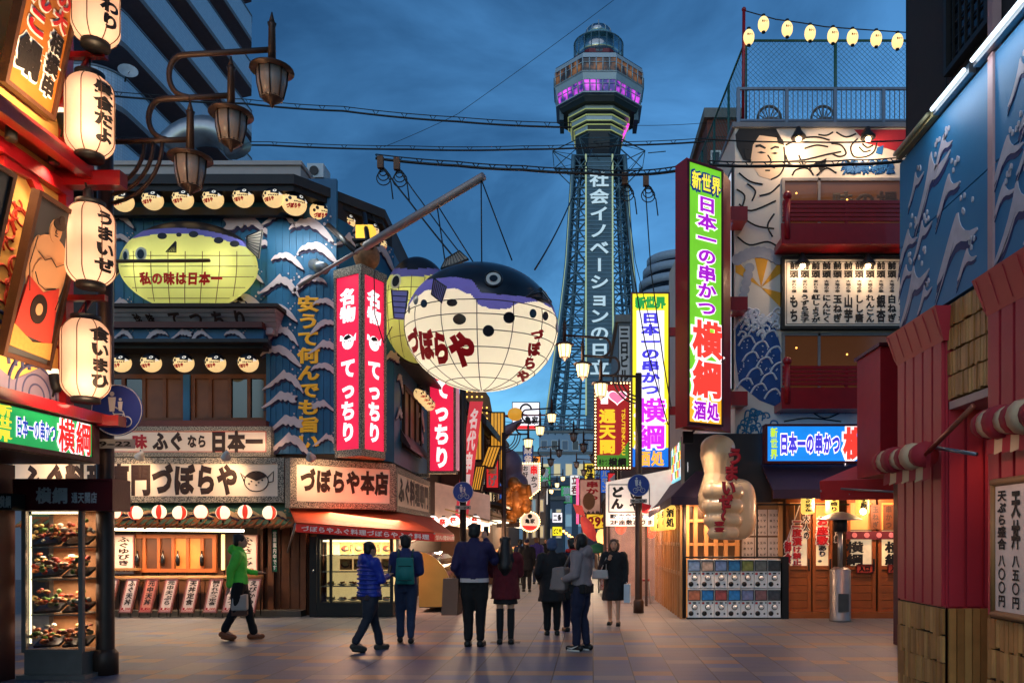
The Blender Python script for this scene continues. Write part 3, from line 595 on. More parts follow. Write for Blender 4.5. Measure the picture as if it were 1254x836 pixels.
mb = MB(); waves(mb, fA, [(ua(x), va(417), .2, i % 2, i % 3) for i, x in enumerate((165, 205, 235, 260, 300))], .425); mb.build('wave_relief', [wav, navy], rest)
# flared board with raised letters
f = FP(132, 376, 337, 404, 16.75); bd = thing('roof_board_sign', 'flared white slatted board with dark raised letters over the upper windows', 'sign', f.p(f.w / 2, 0, -.2))
mb = MB()
for i in range(6):
    v0, v1 = f.h * i / 6, f.h * (i + 1) / 6 - .012; a0, a1 = .45 - .1 * i, .45 - .1 * (i + 1)
    mb.hexa([f.p(0, v0, -.45 + i * .07), f.p(f.w - .14 + .022 * i, v0, -.45 + i * .07), f.p(f.w - .14 + .022 * i, v0, -.55), f.p(0, v0, -.55), f.p(0, v1, -.45 + i * .07 + .06), f.p(f.w - .12 + .022 * i, v1, -.45 + i * .07 + .06), f.p(f.w - .12 + .022 * i, v1, -.55), f.p(0, v1, -.55)])
mb.build('slat_board', mat('grey_slat', (168, 160, 158), .65, var=.1), bd)
MB().fbox(f, -.02, f.w + .06, f.h, f.h + .07, -.6, .04).build('cap_rail', DWOOD, bd)
mb = MB()
for ch, px, s in zip('珍味てつちり', (165, 181, 211, 237, 264, 291), (10, 10, 17, 17, 17, 19)):
    u = (px - 132) * 16.75 / F; s *= 16.75 / F; mb.text(ch, lambda a, b, c: f.p(u + s * (a - .5), f.h * .55 + s * 1.05 * (b - .5), -.22 + .25 * (b - .3) + c * .1 + .06), .05)
mb.build('lettering', BROWNINK, bd)
mb = MB()
for px in (142, 322): mb.fdisc(f, (px - 132) * .01675, .08, .08, .08, -.42, -.33)
for i in range(7): u = .35 + i * .45; mb.fpoly(f, [(u, 0), (u + .22, 0), (u + .11, .09)], -.42, -.36)
mb.build('white_ornament', wav, bd)
# box signs
face_w = mat('lit_cream_face', (240, 218, 196), .5, var=.06, vs=2)
red_t = RINK
RR = mat('red_line', (190, 40, 40), .5)
def redline(f, root, n=.004):
    mb = MB(); mb.fring(f, .1, f.w - .1, .1, f.h - .1, .014, n, n + .006); mb.build('red_border', RR, root)
f = FP(90, 522, 332, 559, 17.1); s1 = signbox('signboard', 'long cream signboard reading best in Japan below the upper windows, granite framed', 'signboard', f, face_w, GRAN,
    [('味', .295, .25, .375, .75, RINK, .05, False), ('ふぐ', .40, .18, .56, .85, BROWNINK, .055, False), ('なら', .575, .28, .675, .74, BROWNINK, .05, False), ('日本一', .69, .12, .96, .88, BROWNINK, .06, False)], t=.09, dep=.25)
redline(f, s1)
f = FP(8, 560, 348, 615, 17.0); s2 = signbox('signboard', 'longest cream signboard with big brown letters and a small fish drawing at its right end', 'signboard', f, face_w, GRAN,
    [('ふぐ料理専門づぼらや', .055, .14, .835, .88, BROWNINK, .06, False)], t=.13, dep=.3)
redline(f, s2)
def fish_icon(f, u, v, s, root, m1, m2, n=.01):
    mb = MB(); k = 20; body = [(u + s * .5 * math.cos(2 * math.pi * i / k), v + s * .42 * math.sin(2 * math.pi * i / k)) for i in range(k)]
    mb.tube([f.p(a, b, n) for a, b in body], s * .02, 4, 0, True); mb.fpoly(f, [(u - s * .42, v + s * .2), (u, v + s * .02), (u + s * .42, v + s * .2), (u + s * .2, v + s * .4), (u - s * .2, v + s * .38)], n - .003, n + .01, 0)
    for a, b in ((-.2, 0), (.1, -.05), (.25, .05), (-.3, -.1), (0, -.15)): mb.fdisc(f, u + s * a, v + s * b, s * .035, s * .035, n - .003, n + .012, 0, 8)
    mb.tube([f.p(u + s * .45, v + s * .15, n), f.p(u + s * .72, v + s * .42, n), f.p(u + s * .7, v, n), f.p(u + s * .48, v - s * .05, n)], s * .02, 4)
    mb.tube([f.p(u - s * .45, v + s * .15, n), f.p(u - s * .66, v + s * .36, n), f.p(u - s * .5, v - s * .02, n)], s * .02, 4)
    return mb.build('fish_drawing', m1, root)
fish_icon(f, f.w * .9, f.h * .47, .5, s2, BROWNINK, None)
f = FS(355, 16.4, 484, 17.8, Z(621, 16.4), Z(560, 16.4)); s3 = signbox('signboard', 'cream signboard of the main shop over the orange corner awning, brown letters', 'signboard', f, face_w, GRAN, [('づぼらや本店', .09, .3, .93, .82, BROWNINK, .06, False)], t=.13, dep=.3)
redline(f, s3)
f = FS(484.5, 17.85, 526, 22.6, Z(626, 17.85), Z(571, 17.85)); s4 = signbox('signboard', 'side signboard of the blowfish restaurant receding along the shopping street', 'signboard', f, face_w, GRAN, [('ふぐ料理専門', .06, .2, .95, .85, BROWNINK, .055, False)], t=.13, dep=.3)
f = FS(478, 19.3, 504, 22.0, Z(568, 19.4), Z(538, 19.3)); s5 = signbox('signboard', 'small pale side signboard above the receding granite sign', 'signboard', f, mat('pale_sign_face', (196, 188, 190), .5), GRAN, [('てっちり', .08, .15, .92, .85, INK, .045, False)], t=.06, dep=.2)
# spot lamps that light the signs
spot_m = mat('lamp_white', (196, 192, 186), .4); k = 0
def signlamp(px, py, d, tx, ty, td, label, pw=10):
    t = thing('sign_lamp', label, 'lamp', W(px, py, d), 'lamps lighting the restaurant signs')
    p = W(px, py, d); q = W(tx, ty, td); ax = (q - p).normalized()
    MB().lathe([(.03, -.1), (.05, -.06), (.09, .05), (.1, .07)], p, 10, ax=ax).build('lamp_head', spot_m, t)
    MB().lathe([(.085, .072), (.01, .075)], p, 10, ax=ax).build('bulb', lit('warm_bulb', (255, 206, 130), 9), t)
    MB().tube([p, W(px, py - 6, d + .25)], .015, 5).build('bracket', DARK, t)
    lamp('SPOT', p + ax * .13, pw, (255, 188, 98), .06, q, 120, .9, parent=t)
for i, (px, tx) in enumerate(((172, 150), (277, 270), (380, 395), (60, 60))):
    signlamp(px, 557 if i != 2 else 558, 16.3 if i != 2 else 15.9, tx, 600, 17.0, ('white sign lamp above the pole end of the long signboard', 'white sign lamp above the fish end of the long signboard', 'white sign lamp under the blue strip by the main shop sign', 'white sign lamp above the far left of the long signboard')[i], 40)
lamp('AREA', W(225, 538, 16.2), 7, (255, 190, 110), 3.5, W(225, 545, 17.1), name='sign_wash', sy=.1)
# red corner pair sign and the projecting one
rose = lit('rose_face', (222, 32, 70), .95); 
P0, P1, P2 = (X(410, 17.0), 17.0), (X(443, 16.6), 16.6), (X(472, 17.3), 17.3)
zb, zt = Z(550, 16.8), Z(338, 16.8)
cs = thing('corner_pillar_sign', 'tall red two sided corner sign with white letters in a granite frame', 'sign', (X(443, 17), 17.2, zb))
mb = MB(); mb.prism([P0, P1, P2, (P1[0], 18.2)], zb - .15, zb); mb.prism([(P0[0] - .03, P0[1]), (P1[0], P1[1] - .04), (P2[0] + .03, P2[1]), (P1[0], 18.2)], zt, zt + .18)
f1 = Fr((*P0, zb), (*P1, zb)); f2 = Fr((*P1, zb), (*P2, zb)); hh = zt - zb
for f in (f1, f2): mb.fbox(f, 0, .06, 0, hh, -.08, .03); mb.fbox(f, f.w - .06, f.w, 0, hh, -.08, .03)
mb.build('frame', GRAN, cs); mb = MB()
for f in (f1, f2): mb.fbox(f, .06, f.w - .06, 0, hh, -.06, 0)
mb.build('red_face', rose, cs); mb = MB(); lw = lit('white_glow', (255, 240, 240), 1.15)
for f in (f1, f2):
    mb.ftext(f, '名物', f.w * .2, f.w * .8, hh * .73, hh * .93, .01, .055, True); mb.ftext(f, 'てっちり', f.w * .22, f.w * .8, hh * .04, hh * .53, .01, .055, True)
    u, v, s = f.w * .5, hh * .62, f.w * .5; mb.fdisc(f, u, v, s * .42, s * .4, .005, .014, 0, 16); mb.fpoly(f, [(u + s * .35, v + s * .1), (u + s * .6, v + s * .4), (u + s * .55, v)], .005, .014); mb.fpoly(f, [(u - s * .35, v + s * .1), (u - s * .4, v + s * .35), (u - s * .55, v + s * .4), (u - s * .58, v + s * .1)][::-1], .004, .013)
mb.build('lettering', lw, cs)
mb = MB()
for f in (f1, f2):
    u, v, s = f.w * .5, hh * .62, f.w * .5; mb.fpoly(f, [(u - s * .3, v + s * .16), (u - s * .1, v + s * .1), (u + s * .3, v + s * .2), (u + s * .1, v + s * .38), (u - s * .2, v + s * .3)], .016, .02)
    for a in (-.2, .05, .2): mb.fdisc(f, u + s * a, v + s * .02, s * .04, s * .04, .016, .02, 0, 8)
mb.build('fish_mark', INK, cs)
f = FP(524, 400, 558, 579, 22.4); ps = signbox('projecting_sign', 'tall red projecting sign with white letters partly behind the big fish lantern', 'sign', f, rose, GRAN, [('珍味てっちり', .2, .03, .8, .97, lw, .055, True)], t=.06, dep=.4)
MB().fbox(f, -.9, 0, f.h * .96, f.h, -.25, -.15).fbox(f, -.9, 0, -.1, 0, -.3, -.1).build('bracket', GRAN, ps)
MB().fbox(f, f.w + .002, f.w + .05, .1, f.h - .1, -.36, -.04).build('side_face', mat('pink_side', (196, 150, 160), .5, emit=.35, ecol=(240, 150, 170)), ps)
# ---- ground floor front
mb = MB(); fT = Fr(fA.p(ua(60), va(643), .9), fA.p(ua(378), va(643), .9)); n = 44; slope = MB()
slope.hexa([fA.p(ua(60), va(644), 1.0), fA.p(ua(392), va(644), 1.0), fA.p(ua(372), va(618), .1), fA.p(ua(60), va(618), .1), fA.p(ua(60), va(642), 1.0), fA.p(ua(392), va(642), 1.0), fA.p(ua(372), va(615), .1), fA.p(ua(60), va(615), .1)])
slope.build('tile_roof', mat('green_copper', (76, 108, 84), .6, var=.4, vs=3, bump=.2), rest)
for i in range(n):
    u = ua(60) + (ua(388) - ua(60)) * i / n; w_ = (ua(388) - ua(60)) / n * .96; dz = .02 * ((i * 7) % 3)
    mb.hexa([fA.p(u, va(644) - .05 - dz, 1.08), fA.p(u + w_, va(644) - .05 + .015, 1.08), fA.p(u + w_, va(636), .72), fA.p(u, va(636), .72), fA.p(u, va(644) - .02 - dz, 1.09), fA.p(u + w_, va(644) + .01, 1.09), fA.p(u + w_, va(636) + .04, .74), fA.p(u, va(636) + .04, .74)])
mb.build('shingle_row', mat('cedar_shingle', (150, 88, 46), .7, var=.4, vs=9, bump=.3), rest)
mb = MB()
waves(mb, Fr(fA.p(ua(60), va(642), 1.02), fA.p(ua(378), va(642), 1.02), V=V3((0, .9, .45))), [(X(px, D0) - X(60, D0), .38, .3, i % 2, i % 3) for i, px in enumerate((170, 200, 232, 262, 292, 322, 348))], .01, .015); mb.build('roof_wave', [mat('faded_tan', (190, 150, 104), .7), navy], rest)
mb = MB(); mb.fbox(fA, ua(60), ua(336), 0, .75, 0, .1); mb.fbox(fA, ua(330), ua(412), 0, 1.2, 0, .1)
for i in range(34): u = ua(60) + i * .2; mb.fbox(fA, u, u + .17, .05, 2.0 if u > ua(330) else 1.0, .1, .12)
for px in (176, 323, 336, 375): mb.fbox(fA, ua(px) - .06, ua(px) + .06, 0, 2.3, .02, .2)
mb.build('timber_front', mat('timber', (96, 54, 28), .6, var=.4, vs=5, bump=.3), rest)
window(fA, ua(165), ua(270), va(700), va(654), rest, 6, [warm2, dimr, warm, dimr, warm, dimr], .14, OWOOD, .08)
mb = MB(); mb.fbox(fA, ua(275), ua(279), va(697), va(654), .14, .16); mb.fbox(fA, ua(320), ua(325), va(697), va(655), .14, .16); mb.build('light_slit', lit('warm_slit', (255, 214, 130), 1.6), rest)
mb = MB(); mb.fbox(fA, ua(140), ua(180), .95, 1.0, .1, .4); mb.tube([fA.p(ua(60), va(708), .35), fA.p(ua(330), va(706), .35)], .06, 8); mb.build('bamboo_rail', mat('bamboo_pole', (150, 108, 64), .5, var=.2, vs=4), rest)
MB().fbox(fA, ua(80), ua(378), 0, .12, .1, .5).build('plinth', mat('stone_plinth', (70, 66, 62), .8, bump=.3), rest)
for i, (px, tp) in enumerate(((175, 0), (206, 0), (224, 0), (253, 0))):
    b = MB(); u = ua(px); b.lathe([(.035, 0), (.045, .1), (.04, .2), (.015, .24), (.015, .32)], fA.p(u, va(692), .22), 8); tag(b.build('bottle', DGLASS, origin=fA.p(u, va(692), .22)), '%s dark bottle from the left on the shelf behind the timber windows' % ORD[i], 'bottle', 'bottles in the timber window')
tl = thing('tube_lamp', 'long white fluorescent tube lamp under the shingle roof', 'lamp', fA.p(ua(230), va(650), .75))
MB().tube([fA.p(ua(143), va(648), .78), fA.p(ua(317), va(650), .78)], .028, 8).build('tube', lit('tube_white', (255, 226, 180), 6), tl); MB().fbox(fA, ua(143), ua(317), va(646), va(644.5), .72, .84).build('holder', WHITE, tl)
lamp('AREA', fA.p(ua(230), va(652), .8), 75, (255, 200, 130), 3.0, fA.p(ua(230), 0, .9), name='tube_light', sy=.12)
# menu papers and standing boards
mp_ = mat('menu_paper', (232, 206, 192), .6, var=.05)
def menu(name, label, cat, f, txt, price, group, tilt=0, legs=False, red=False):
    t = thing(name, label, cat, f.p(f.w / 2, 0), group)
    MB().fring(f, 0, f.w, 0, f.h, .018, -.03, .012).build('frame', mat('menu_frame', (120, 62, 48), .5), t); MB().fbox(f, .018, f.w - .018, .018, f.h - .018, -.025, 0).build('paper', mat('menu_red', (226, 140, 116), .6) if red else mp_, t)
    MB().fring(f, .03, f.w - .03, .03, f.h - .03, .008, 0, .006).build('red_border', RR, t)
    MB().ftext(f, txt, f.w * .24, f.w * .8, f.h * .22, f.h * .95, .006, .035, True).build('lettering', BROWNINK, t)
    MB().ftext(f, price, f.w * .17, f.w * .83, f.h * .06, f.h * .17, .006, .03).build('price', RINK, t)
    if legs:
        mb = MB()
        for u in (0.02, f.w - .02): mb.tube([f.p(u, f.h, -.03), f.p(u, -.08, -.03)], .012, 5); mb.tube([f.p(u, f.h * .95, -.03), V3((f.p(u, 0).x, f.p(u, 0).y + .33, f.p(u, -.08).z))], .012, 5)
        mb.build('easel_leg', DARK, t)
for i, (a, b, tx, pr) in enumerate(((94, 113, 'ふぐちり', '900'), (137, 165, 'ふぐゆびき', '840'), (288, 316, 'ふぐさしみ', '980'))):
    menu('wall_menu', ('wall menu poster half hidden behind the display cabinet', 'wall menu poster with price 840 left of the timber windows', 'wall menu poster behind the green jacket man')[i], 'menu', FP(a, 654, b, 703, 17.15), tx, pr, 'menu posters on the restaurant front')
bl = ((97, 'ふぐ小鍋定食', '2,000', 0), (121, 'ふぐかつ', '1,200', 0), (145, 'ふぐ天丼', '1,200', 0), (169, '元中天丼', '1,150', 1), (193, '元中天ぷら', '1,150', 0), (220, '天丼定食', '1,000', 0), (248, '鯛ひれかつ定食', '1,000', 0), (271, '鮭ひれかつ', '1,000', 0), (294, 'えびかつ', '1,200', 0))
for i, (px, tx, pr, rd) in enumerate(bl):
    d = 16.55; f = Fr(W(px, 750, d), W(px + 15 + i * .4, 750, d)); f.V = V3((.12, .22, 1)).normalized(); f.N = f.U.cross(f.V); f.h = 43 * d / F
    menu('menu_board', '%s leaning menu board from the left in the row before the restaurant front' % ORD[i], 'menu board', f, tx, pr, 'menu boards leaning in a row', legs=True, red=rd)
f = FP(333, 648, 340, 700, 17.05); gs = signbox('notice_strip', 'narrow green notice strip on the timber front beside the corner showcase', 'sign', f, mat('green_face', (24, 110, 76), .5), DARK, [('営業案内中です', .15, .04, .85, .96, WINK, .03, True)], t=.012, dep=.03)
# ---- corner awning, showcase
aw = thing('corner_awning', 'orange red canvas awning wrapping the restaurant corner', 'awning', (X(440, 17), 17, Z(635, 17)))
am = mat('orange_canvas', (178, 66, 30), .75, var=.15, vs=2, bump=.1)
q = [V3((X(350, 17.0), 17.1, Z(617, 17))), V3((X(484, 18.6), 18.4, Z(626, 18.5))), V3((X(526, 23.5), 23.5, Z(632, 23)))]
r = [V3((X(362, 15.9), 15.9, Z(641, 15.9))), V3((X(532, 16.6), 16.6, Z(653, 16.6))), V3((X(556, 22), 22, Z(655, 22)))]
mb = MB(); th = V3((0, 0, .03))
for i in (0, 1):
    mb.hexa([r[i], r[i + 1], q[i + 1], q[i], r[i] + th, r[i + 1] + th, q[i + 1] + th, q[i] + th])
mb.build('canvas', am, aw); mb = MB(); mw = MB()
for i in (0, 1):
    f = Fr(r[i] - V3((0, 0, .17)), r[i + 1] - V3((0, 0, .17)), .17, V=V3((0, 0, 1))); mb.hexa([r[i] - V3((0, 0, .16)), r[i + 1] - V3((0, 0, .16)), r[i + 1] + V3((0, .02, -.16)), r[i] + V3((0, .02, -.16)), r[i] - th * .1, r[i + 1] - th * .1, r[i + 1] + V3((0, .02, 0)), r[i] + V3((0, .02, 0))])
    mw.ftext(f, 'づぼらやふぐ料理づぼらやふぐ料理', .1, f.w - .1, .03, .15, .01, .03)
mb.build('valance', mat('red_valance', (190, 40, 36), .7, emit=.12, ecol=(220, 50, 30)), aw); mw.build('lettering', WINK, aw)
MB().tube([r[0], q[0] - V3((0, 0, 1.0))], .02, 6).tube([r[1], V3((X(478, 19), 19, Z(652, 19) - .4))], .02, 6).build('arm', STEEL, aw)
lamp('AREA', V3((X(445, 17), 17.2, 2.05)), 120, (255, 170, 90), 1.4, V3((X(445, 17), 16.2, 0)), name='awning_light')
MB().fbox(fB, .1, fB.w - .1, .1, 2.3, .0, .06).build('corner_front', OWOOD, rest)
sc_ = thing('food_showcase', 'black framed glass food showcase lit from inside under the corner awning', 'showcase', (X(432, 16.9), 17.1, 0))
x0, x1, y0, y1 = X(388, 16.75), X(481, 16.75), 16.75, 17.3
mb = MB(); mb.box(x0, x1, y0, y1, 0.02, .30); mb.box(x0, x1, y0, y1, 1.6, 1.72); mb.box(x0, x0 + .06, y0, y0 + .06, .3, 1.6); mb.box(x1 - .06, x1, y0, y0 + .06, .3, 1.6); mb.box(x0 + .26, x0 + .31, y0 - .01, y0 + .04, .3, 1.6); mb.box(x0, x0 + .05, y1 - .05, y1, .3, 1.6); mb.box(x1 - .05, x1, y1 - .05, y1, .3, 1.6)
mb.build('case_frame', BLACK, sc_)
MB().box(x0 + .05, x1 - .05, y1 - .05, y1 - .02, .3, 1.6).build('back_panel', mat('glowing_case_back', (236, 208, 160), .6, emit=.75, ecol=(255, 210, 140)), sc_)  # panel is no lamp; its glow puts the case's inner brightness into the colour
MB().box(x0 + .01, x1 - .01, y0 + .012, y0 + .018, .3, 1.6).build('front_glass', GLASS, sc_)
mb = MB()
for z in (.62, .92, 1.26): mb.box(x0 + .06, x1 - .06, y0 + .1, y1 - .06, z, z + .02)
mb.build('shelf', mat('glass_shelf', (180, 190, 186), .2), sc_)
MB().box(x0 + .1, x1 - .1, y0 + .08, y0 + .11, 1.55, 1.585).build('light_strip', lit('case_strip', (255, 228, 180), 5), sc_)
lamp('AREA', V3(((x0 + x1) / 2, y0 + .15, 1.54)), 42, (255, 214, 150), 1.4, V3(((x0 + x1) / 2, 17.1, .4)), name='case_light', sy=.1)
food = [mat('food_%d' % i, c, .5, var=.4, vs=40, bump=.4, bs=90) for i, c in enumerate(((190, 60, 40), (232, 190, 120), (90, 130, 50), (236, 226, 206), (140, 70, 36), (220, 120, 60)))]
def dish(loc, s, label, group, seed, cat='dish', tray=None):
    rr = random.Random(seed); t = thing('food_plate', label, cat, loc, group); L_ = V3(loc)
    MB().lathe([(s * .4, 0), (s, .03), (s * .98, .036), (s * .4, .012)], L_, 14).build('plate', tray or mat('plate_white', (226, 220, 210), .3), t)
    mb = MB()
    for j in range(9): a, r_ = rr.random() * 6.28, rr.random() * s * .65; mb.ball(L_ + V3((r_ * math.cos(a), r_ * math.sin(a), .04 + rr.random() * .03)), (s * .22 * (.6 + rr.random()), s * .2, s * .16), 7, 5, rr.randrange(6))
    mb.build('food', food, t)
k = 0
for z in (.32, .64):
    for i in range(6):
        dish((x0 + .2 + i * (x1 - x0 - .4) / 5, y0 + .3, z + .003), .11, '%s food plate from the left on the %s of the corner showcase' % (ORD[i], 'floor' if z < .5 else 'lower shelf'), 'plates in the corner showcase', k); k += 1
fpc = FP(396, 650, 478, 735, 17.22)
for r_ in (0, 1):
    for i in range(4):
        f = Fr((x0 + .34 + i * .29, y1 - .1, (1.3, .96)[r_]), (x0 + .60 + i * .29, y1 - .1, (1.3, .96)[r_])); f.h = .23
        t = thing('picture_card', '%s orange food picture card from the left on the %s shelf of the corner showcase' % (ORD[i], ('top', 'middle')[r_]), 'picture card', f.p(.13, 0), 'food picture cards in the corner showcase')
        MB().fbox(f, 0, f.w, 0, f.h, -.01, 0).build('card', mat('orange_card', (226, 158, 92), .6, var=.1), t); mb = MB(); mb.fdisc(f, .11, .1, .085, .06, 0, .006, 0, 14); mb.fdisc(f, .11, .125, .06, .045, .006, .012, 1 + (i + r_) % 3, 10); mb.fdisc(f, .15, .11, .035, .03, .006, .014, 2, 10)
        mb.build('food_picture', [BLACK] + food[:4], t); MB().ftext(f, '定食', .205, .25, .03, .2, .003, .03, True).build('lettering', INK, t)
sd = thing('black_cabinet', 'tall black cabinet door left of the corner showcase', 'cabinet', (X(384, 17), 17, 0))
MB().box(X(378, 16.8), X(388, 16.8) - .02, 16.85, 17.3, 0, 1.66).build('case', BLACK, sd); MB().ball((X(383, 16.8), 16.83, .95), .025, 8, 6).build('handle', STEEL, sd)
lamp('POINT', V3((X(474, 18.2), 17.9, 1.9)), 70, (255, 160, 80), .1, name='side_light')
# round counter case by the side street
rc = thing('curved_counter_case', 'brass curved end of a glass counter case beside the restaurant corner', 'showcase', (X(530, 18.3), 18.3, 0))
yy = 17.9; pts = [(X(513, yy), .12), (X(556, yy), .12)] + [(X(513, yy) + .78 * math.cos(R(a)), .12 + 1.2 * math.sin(R(a))) for a in range(10, 91, 10)] 
f = Fr((0, yy, 0), (1, yy, 0)); MB().fpoly(f, pts, -.06, 0).build('end_panel', mat('brass_panel', (190, 138, 72), .35, .7, var=.15, vs=3), rc)
mb = MB()
for i in range(len(pts) - 1):
    if i >= 1: a, b = pts[i], pts[i + 1]; mb.add([(a[0], yy + .06, a[1]), (b[0], yy + .06, b[1]), (b[0], yy + 2.2, b[1]), (a[0], yy + 2.2, a[1])], [(0, 1, 2, 3)])
mb.build('curved_glass', GLASS, rc); MB().box(pts[0][0], pts[1][0] - .03, yy + .06, yy + 2.2, .1, .4).build('base', DARK, rc)
for i in range(5): dish((X(535, yy), yy + .35 + i * .4, .42), .16, '%s food tray from the front in the curved counter case' % ORD[i], 'trays in the curved counter case', 40 + i, 'tray')
lamp('POINT', V3((X(530, 18.6), 18.9, 1.1)), 12, (255, 200, 130), .08, name='counter_light')
for i, px in enumerate((471, 480)):
    f = Fr(W(px, 718, 18.2), W(px + 9, 720, 18.2)); f.V = V3((.2, .1, 1)).normalized(); f.N = f.U.cross(f.V); f.h = .75
    menu('menu_board', ('orange lettered menu board leaning left of the curved counter', 'second orange lettered menu board leaning against the curved counter')[i], 'menu board', f, 'おすすめ料理', '900', None, legs=True)
# ---------------------------------------------------------------- skewer restaurant on the near left
skew = thing('skewer_restaurant_building', 'near left red and yellow restaurant front with eave beams and big paper lanterns', 'building', (-6.5, 7, 0))
XW = -5.7
ywall = mat('yellow_plaster', (228, 176, 92), .7, var=.12, vs=2, bump=.15, bs=20)
MB().box(-10, XW, 2.5, 9.0, 2.9, 10).build('yellow_wall', ywall, skew)
MB().box(-10, -6.5, 2.5, 9.4, 0, 2.45).build('ground_floor', mat('dim_maroon', (52, 16, 20), .6), skew)
MB().box(-10, -5.5, 2.5, 9.35, 2.46, 2.9).build('canopy_core', DRED, skew)
mb = MB(); mb.box(XW + .003, -5.34, 2.5, 8.98, 5.62, 5.70); mb.box(-5.40, -5.28, 2.5, 8.98, 5.5, 5.62); mb.box(XW + .003, X(155, 8.98), 8.85, 9.0, 5.44, 5.60); mb.box(XW + .003, XW + .1, 2.5, 8.98, 5.36, 5.5)
mb.build('eave_beam', REDP, skew)
mb = MB(); mb.box(XW + .003, XW + .09, 8.92, 9.05, 2.93, 10); mb.box(-5.5, -5.38, 2.5, 9.35, 2.9, 3.02); mb.box(-5.5, X(151, 9.3), 9.2, 9.36, 2.88, 3.0); mb.build('red_post', REDP, skew)
for zb in (Z(68, 8.85), Z(365, 8.85)):
    mb = MB(); mb.box(XW, X(130, 8.85), 8.82, 8.89, zb - .03, zb + .03); mb.tube([(XW + .05, 8.86, zb - .55), (-5.32, 8.86, zb - .02)], .032, 6); mb.build('lantern_bracket', REDP, skew)
MB().box(XW + .003, XW + .02, 8.0, 8.9, 7.8, 9.8).build('red_mural', mat('mural_red', (176, 30, 30), .6), skew)
# painted swirls on the yellow wall
mb = MB(); fw = Fr((XW, 7.4, 2.9), (XW, 9.0, 2.9))
for k, (u, v, r0) in enumerate(((.55, .45, .5), (1.15, .2, .42), (.2, .15, .4))):
    for j in range(4): r_ = r0 - .1 * j; mb.tube([fw.p(u + r_ * math.cos(R(a)), v + r_ * math.sin(R(a)), .0) for a in range(0, 200, 12)], .022, 4, 0)
mb.build('wave_mural', mat('mural_navy', (58, 62, 104), .6), skew)
mb = MB(); rr = random.Random(3)
for j in range(26):
    u, v = .5 + rr.random() * .45, .9 + rr.random() * 1.2; r_ = .05 + rr.random() * .07; mb.tube([fw.p(u + r_ * math.cos(R(a + j * 40)), v + r_ * math.sin(R(a + j * 40)), 0) for a in range(0, 300, 20)], .014, 4)
mb.build('flame_mural', mat('mural_orange_red', (196, 52, 24), .6), skew)
mb = MB(); mb.fpoly(fw, [(.3, 0), (1.6, 0), (1.6, .35), (1.2, .5), (.8, .3), (.5, .42)], 0, .012); mb.build('lower_mural', mat('mural_grey_violet', (126, 116, 140), .6), skew)
mb = MB(); mb.fpoly(fw, [(.6, 2.35), (1.0, 2.4), (1.28, 2.15), (1.25, 2.3), (1.0, 2.56), (.6, 2.6)], .0, .06); mb.build('red_scallop', REDP, skew)
# hanging panels
pf = mat('panel_frame_wood', (78, 46, 28), .5, var=.3, bump=.2)
def hung(label, y0, y1, xb, zb, L=1.66, lean=.36):
    f = Fr((xb, y0, zb), (xb, y1, zb), L, V=V3((lean, 0, 1.62))); t = thing('hanging_panel', label, 'panel', f.p(f.w / 2, 0))
    MB().fring(f, 0, f.w, 0, L, .045, -.06, .03).build('frame', pf, t); return f, t
f, t = hung('tilted framed panel of a seated sumo wrestler in a red apron below the red eave', 7.98, 8.7, -5.66, 3.4)
MB().fbox(f, .045, f.w - .045, .045, f.h - .045, -.05, 0).build('painted_ground', mat('painting_ground', (64, 66, 70), .6, vs=3), t)
sk, ap, gd, ln = mat('painted_skin', (214, 160, 116), .6, var=.08), mat('painted_red', (196, 58, 48), .6), mat('painted_gold', (176, 134, 66), .6, vs=30), mat('painted_line', (40, 28, 24), .6)
E_ = lambda u, v, ru, rv, k=20: [(u + ru * math.cos(2 * math.pi * i / k), v + rv * math.sin(2 * math.pi * i / k)) for i in range(k)]
mb = MB(); c = f.w / 2
for i, (u, v, ru, rv) in enumerate(((c, 1.02, .24, .27), (c - .2, 1.0, .09, .26), (c + .2, .98, .09, .28), (c, 1.18, .23, .14), (c - .19, .75, .06, .14), (c + .2, .66, .07, .12), (c, 1.38, .085, .12), (c, .9, .2, .18))): mb.fpoly(f, E_(u, v, ru, rv), .0, .004 + i * .0022)
mb.build('wrestler_body', sk, t)
mb = MB(); mb.fpoly(f, [(.06, .28), (f.w - .08, .25), (c + .22, .85), (c, .74), (c - .24, .84)], 0, .024); mb.build('apron', ap, t)
mb = MB(); mb.fpoly(f, [(.05, .12), (f.w - .05, .1), (f.w - .07, .28), (c, .22), (.05, .34)], .0, .028); mb.build('fringe', gd, t)
mb = MB(); mb.fdisc(f, c - .02, .56, .12, .15, .02, .031, 0); mb.fpoly(f, E_(c + .015, 1.455, .09, .06), .02, .03); mb.fpoly(f, E_(c + .03, 1.5, .04, .05), .02, .034)
for q in ([(c - .2, 1.1), (c - .08, 1.05), (c, 1.1), (c + .1, 1.04), (c + .2, 1.1)], [(c - .18, .9), (c - .1, .8), (c + .02, .77), (c + .16, .83)], [(c - .05, 1.42), (c - .02, 1.425)], [(c + .02, 1.42), (c + .05, 1.425)], [(c - .01, 1.4), (c - .02, 1.36), (c + .01, 1.355)], [(c - .02, 1.33), (c + .03, 1.33)], [(c - .25, 1.24), (c - .28, .95), (c - .2, .7)], [(c + .25, 1.24), (c + .28, .9), (c + .22, .62)]): mb.tube([f.p(a, b, .026) for a, b in q], .005, 4)
mb.build('ink_drawing', ln, t); MB().fdisc(f, c - .02, .56, .05, .06, .02, .034).build('apron_dot', sk, t)
f, t = hung('tilted brown framed panel with red and black outlined letters at the upper left', 7.85, 8.6, -5.55, 6.0, 1.7, .34)
MB().fbox(f, .045, f.w - .045, .045, f.h - .045, -.05, 0).build('brown_board', mat('brown_board', (168, 98, 34), .55, var=.3, vs=3), t)
mo = MB(); mr = MB(); mk = MB()
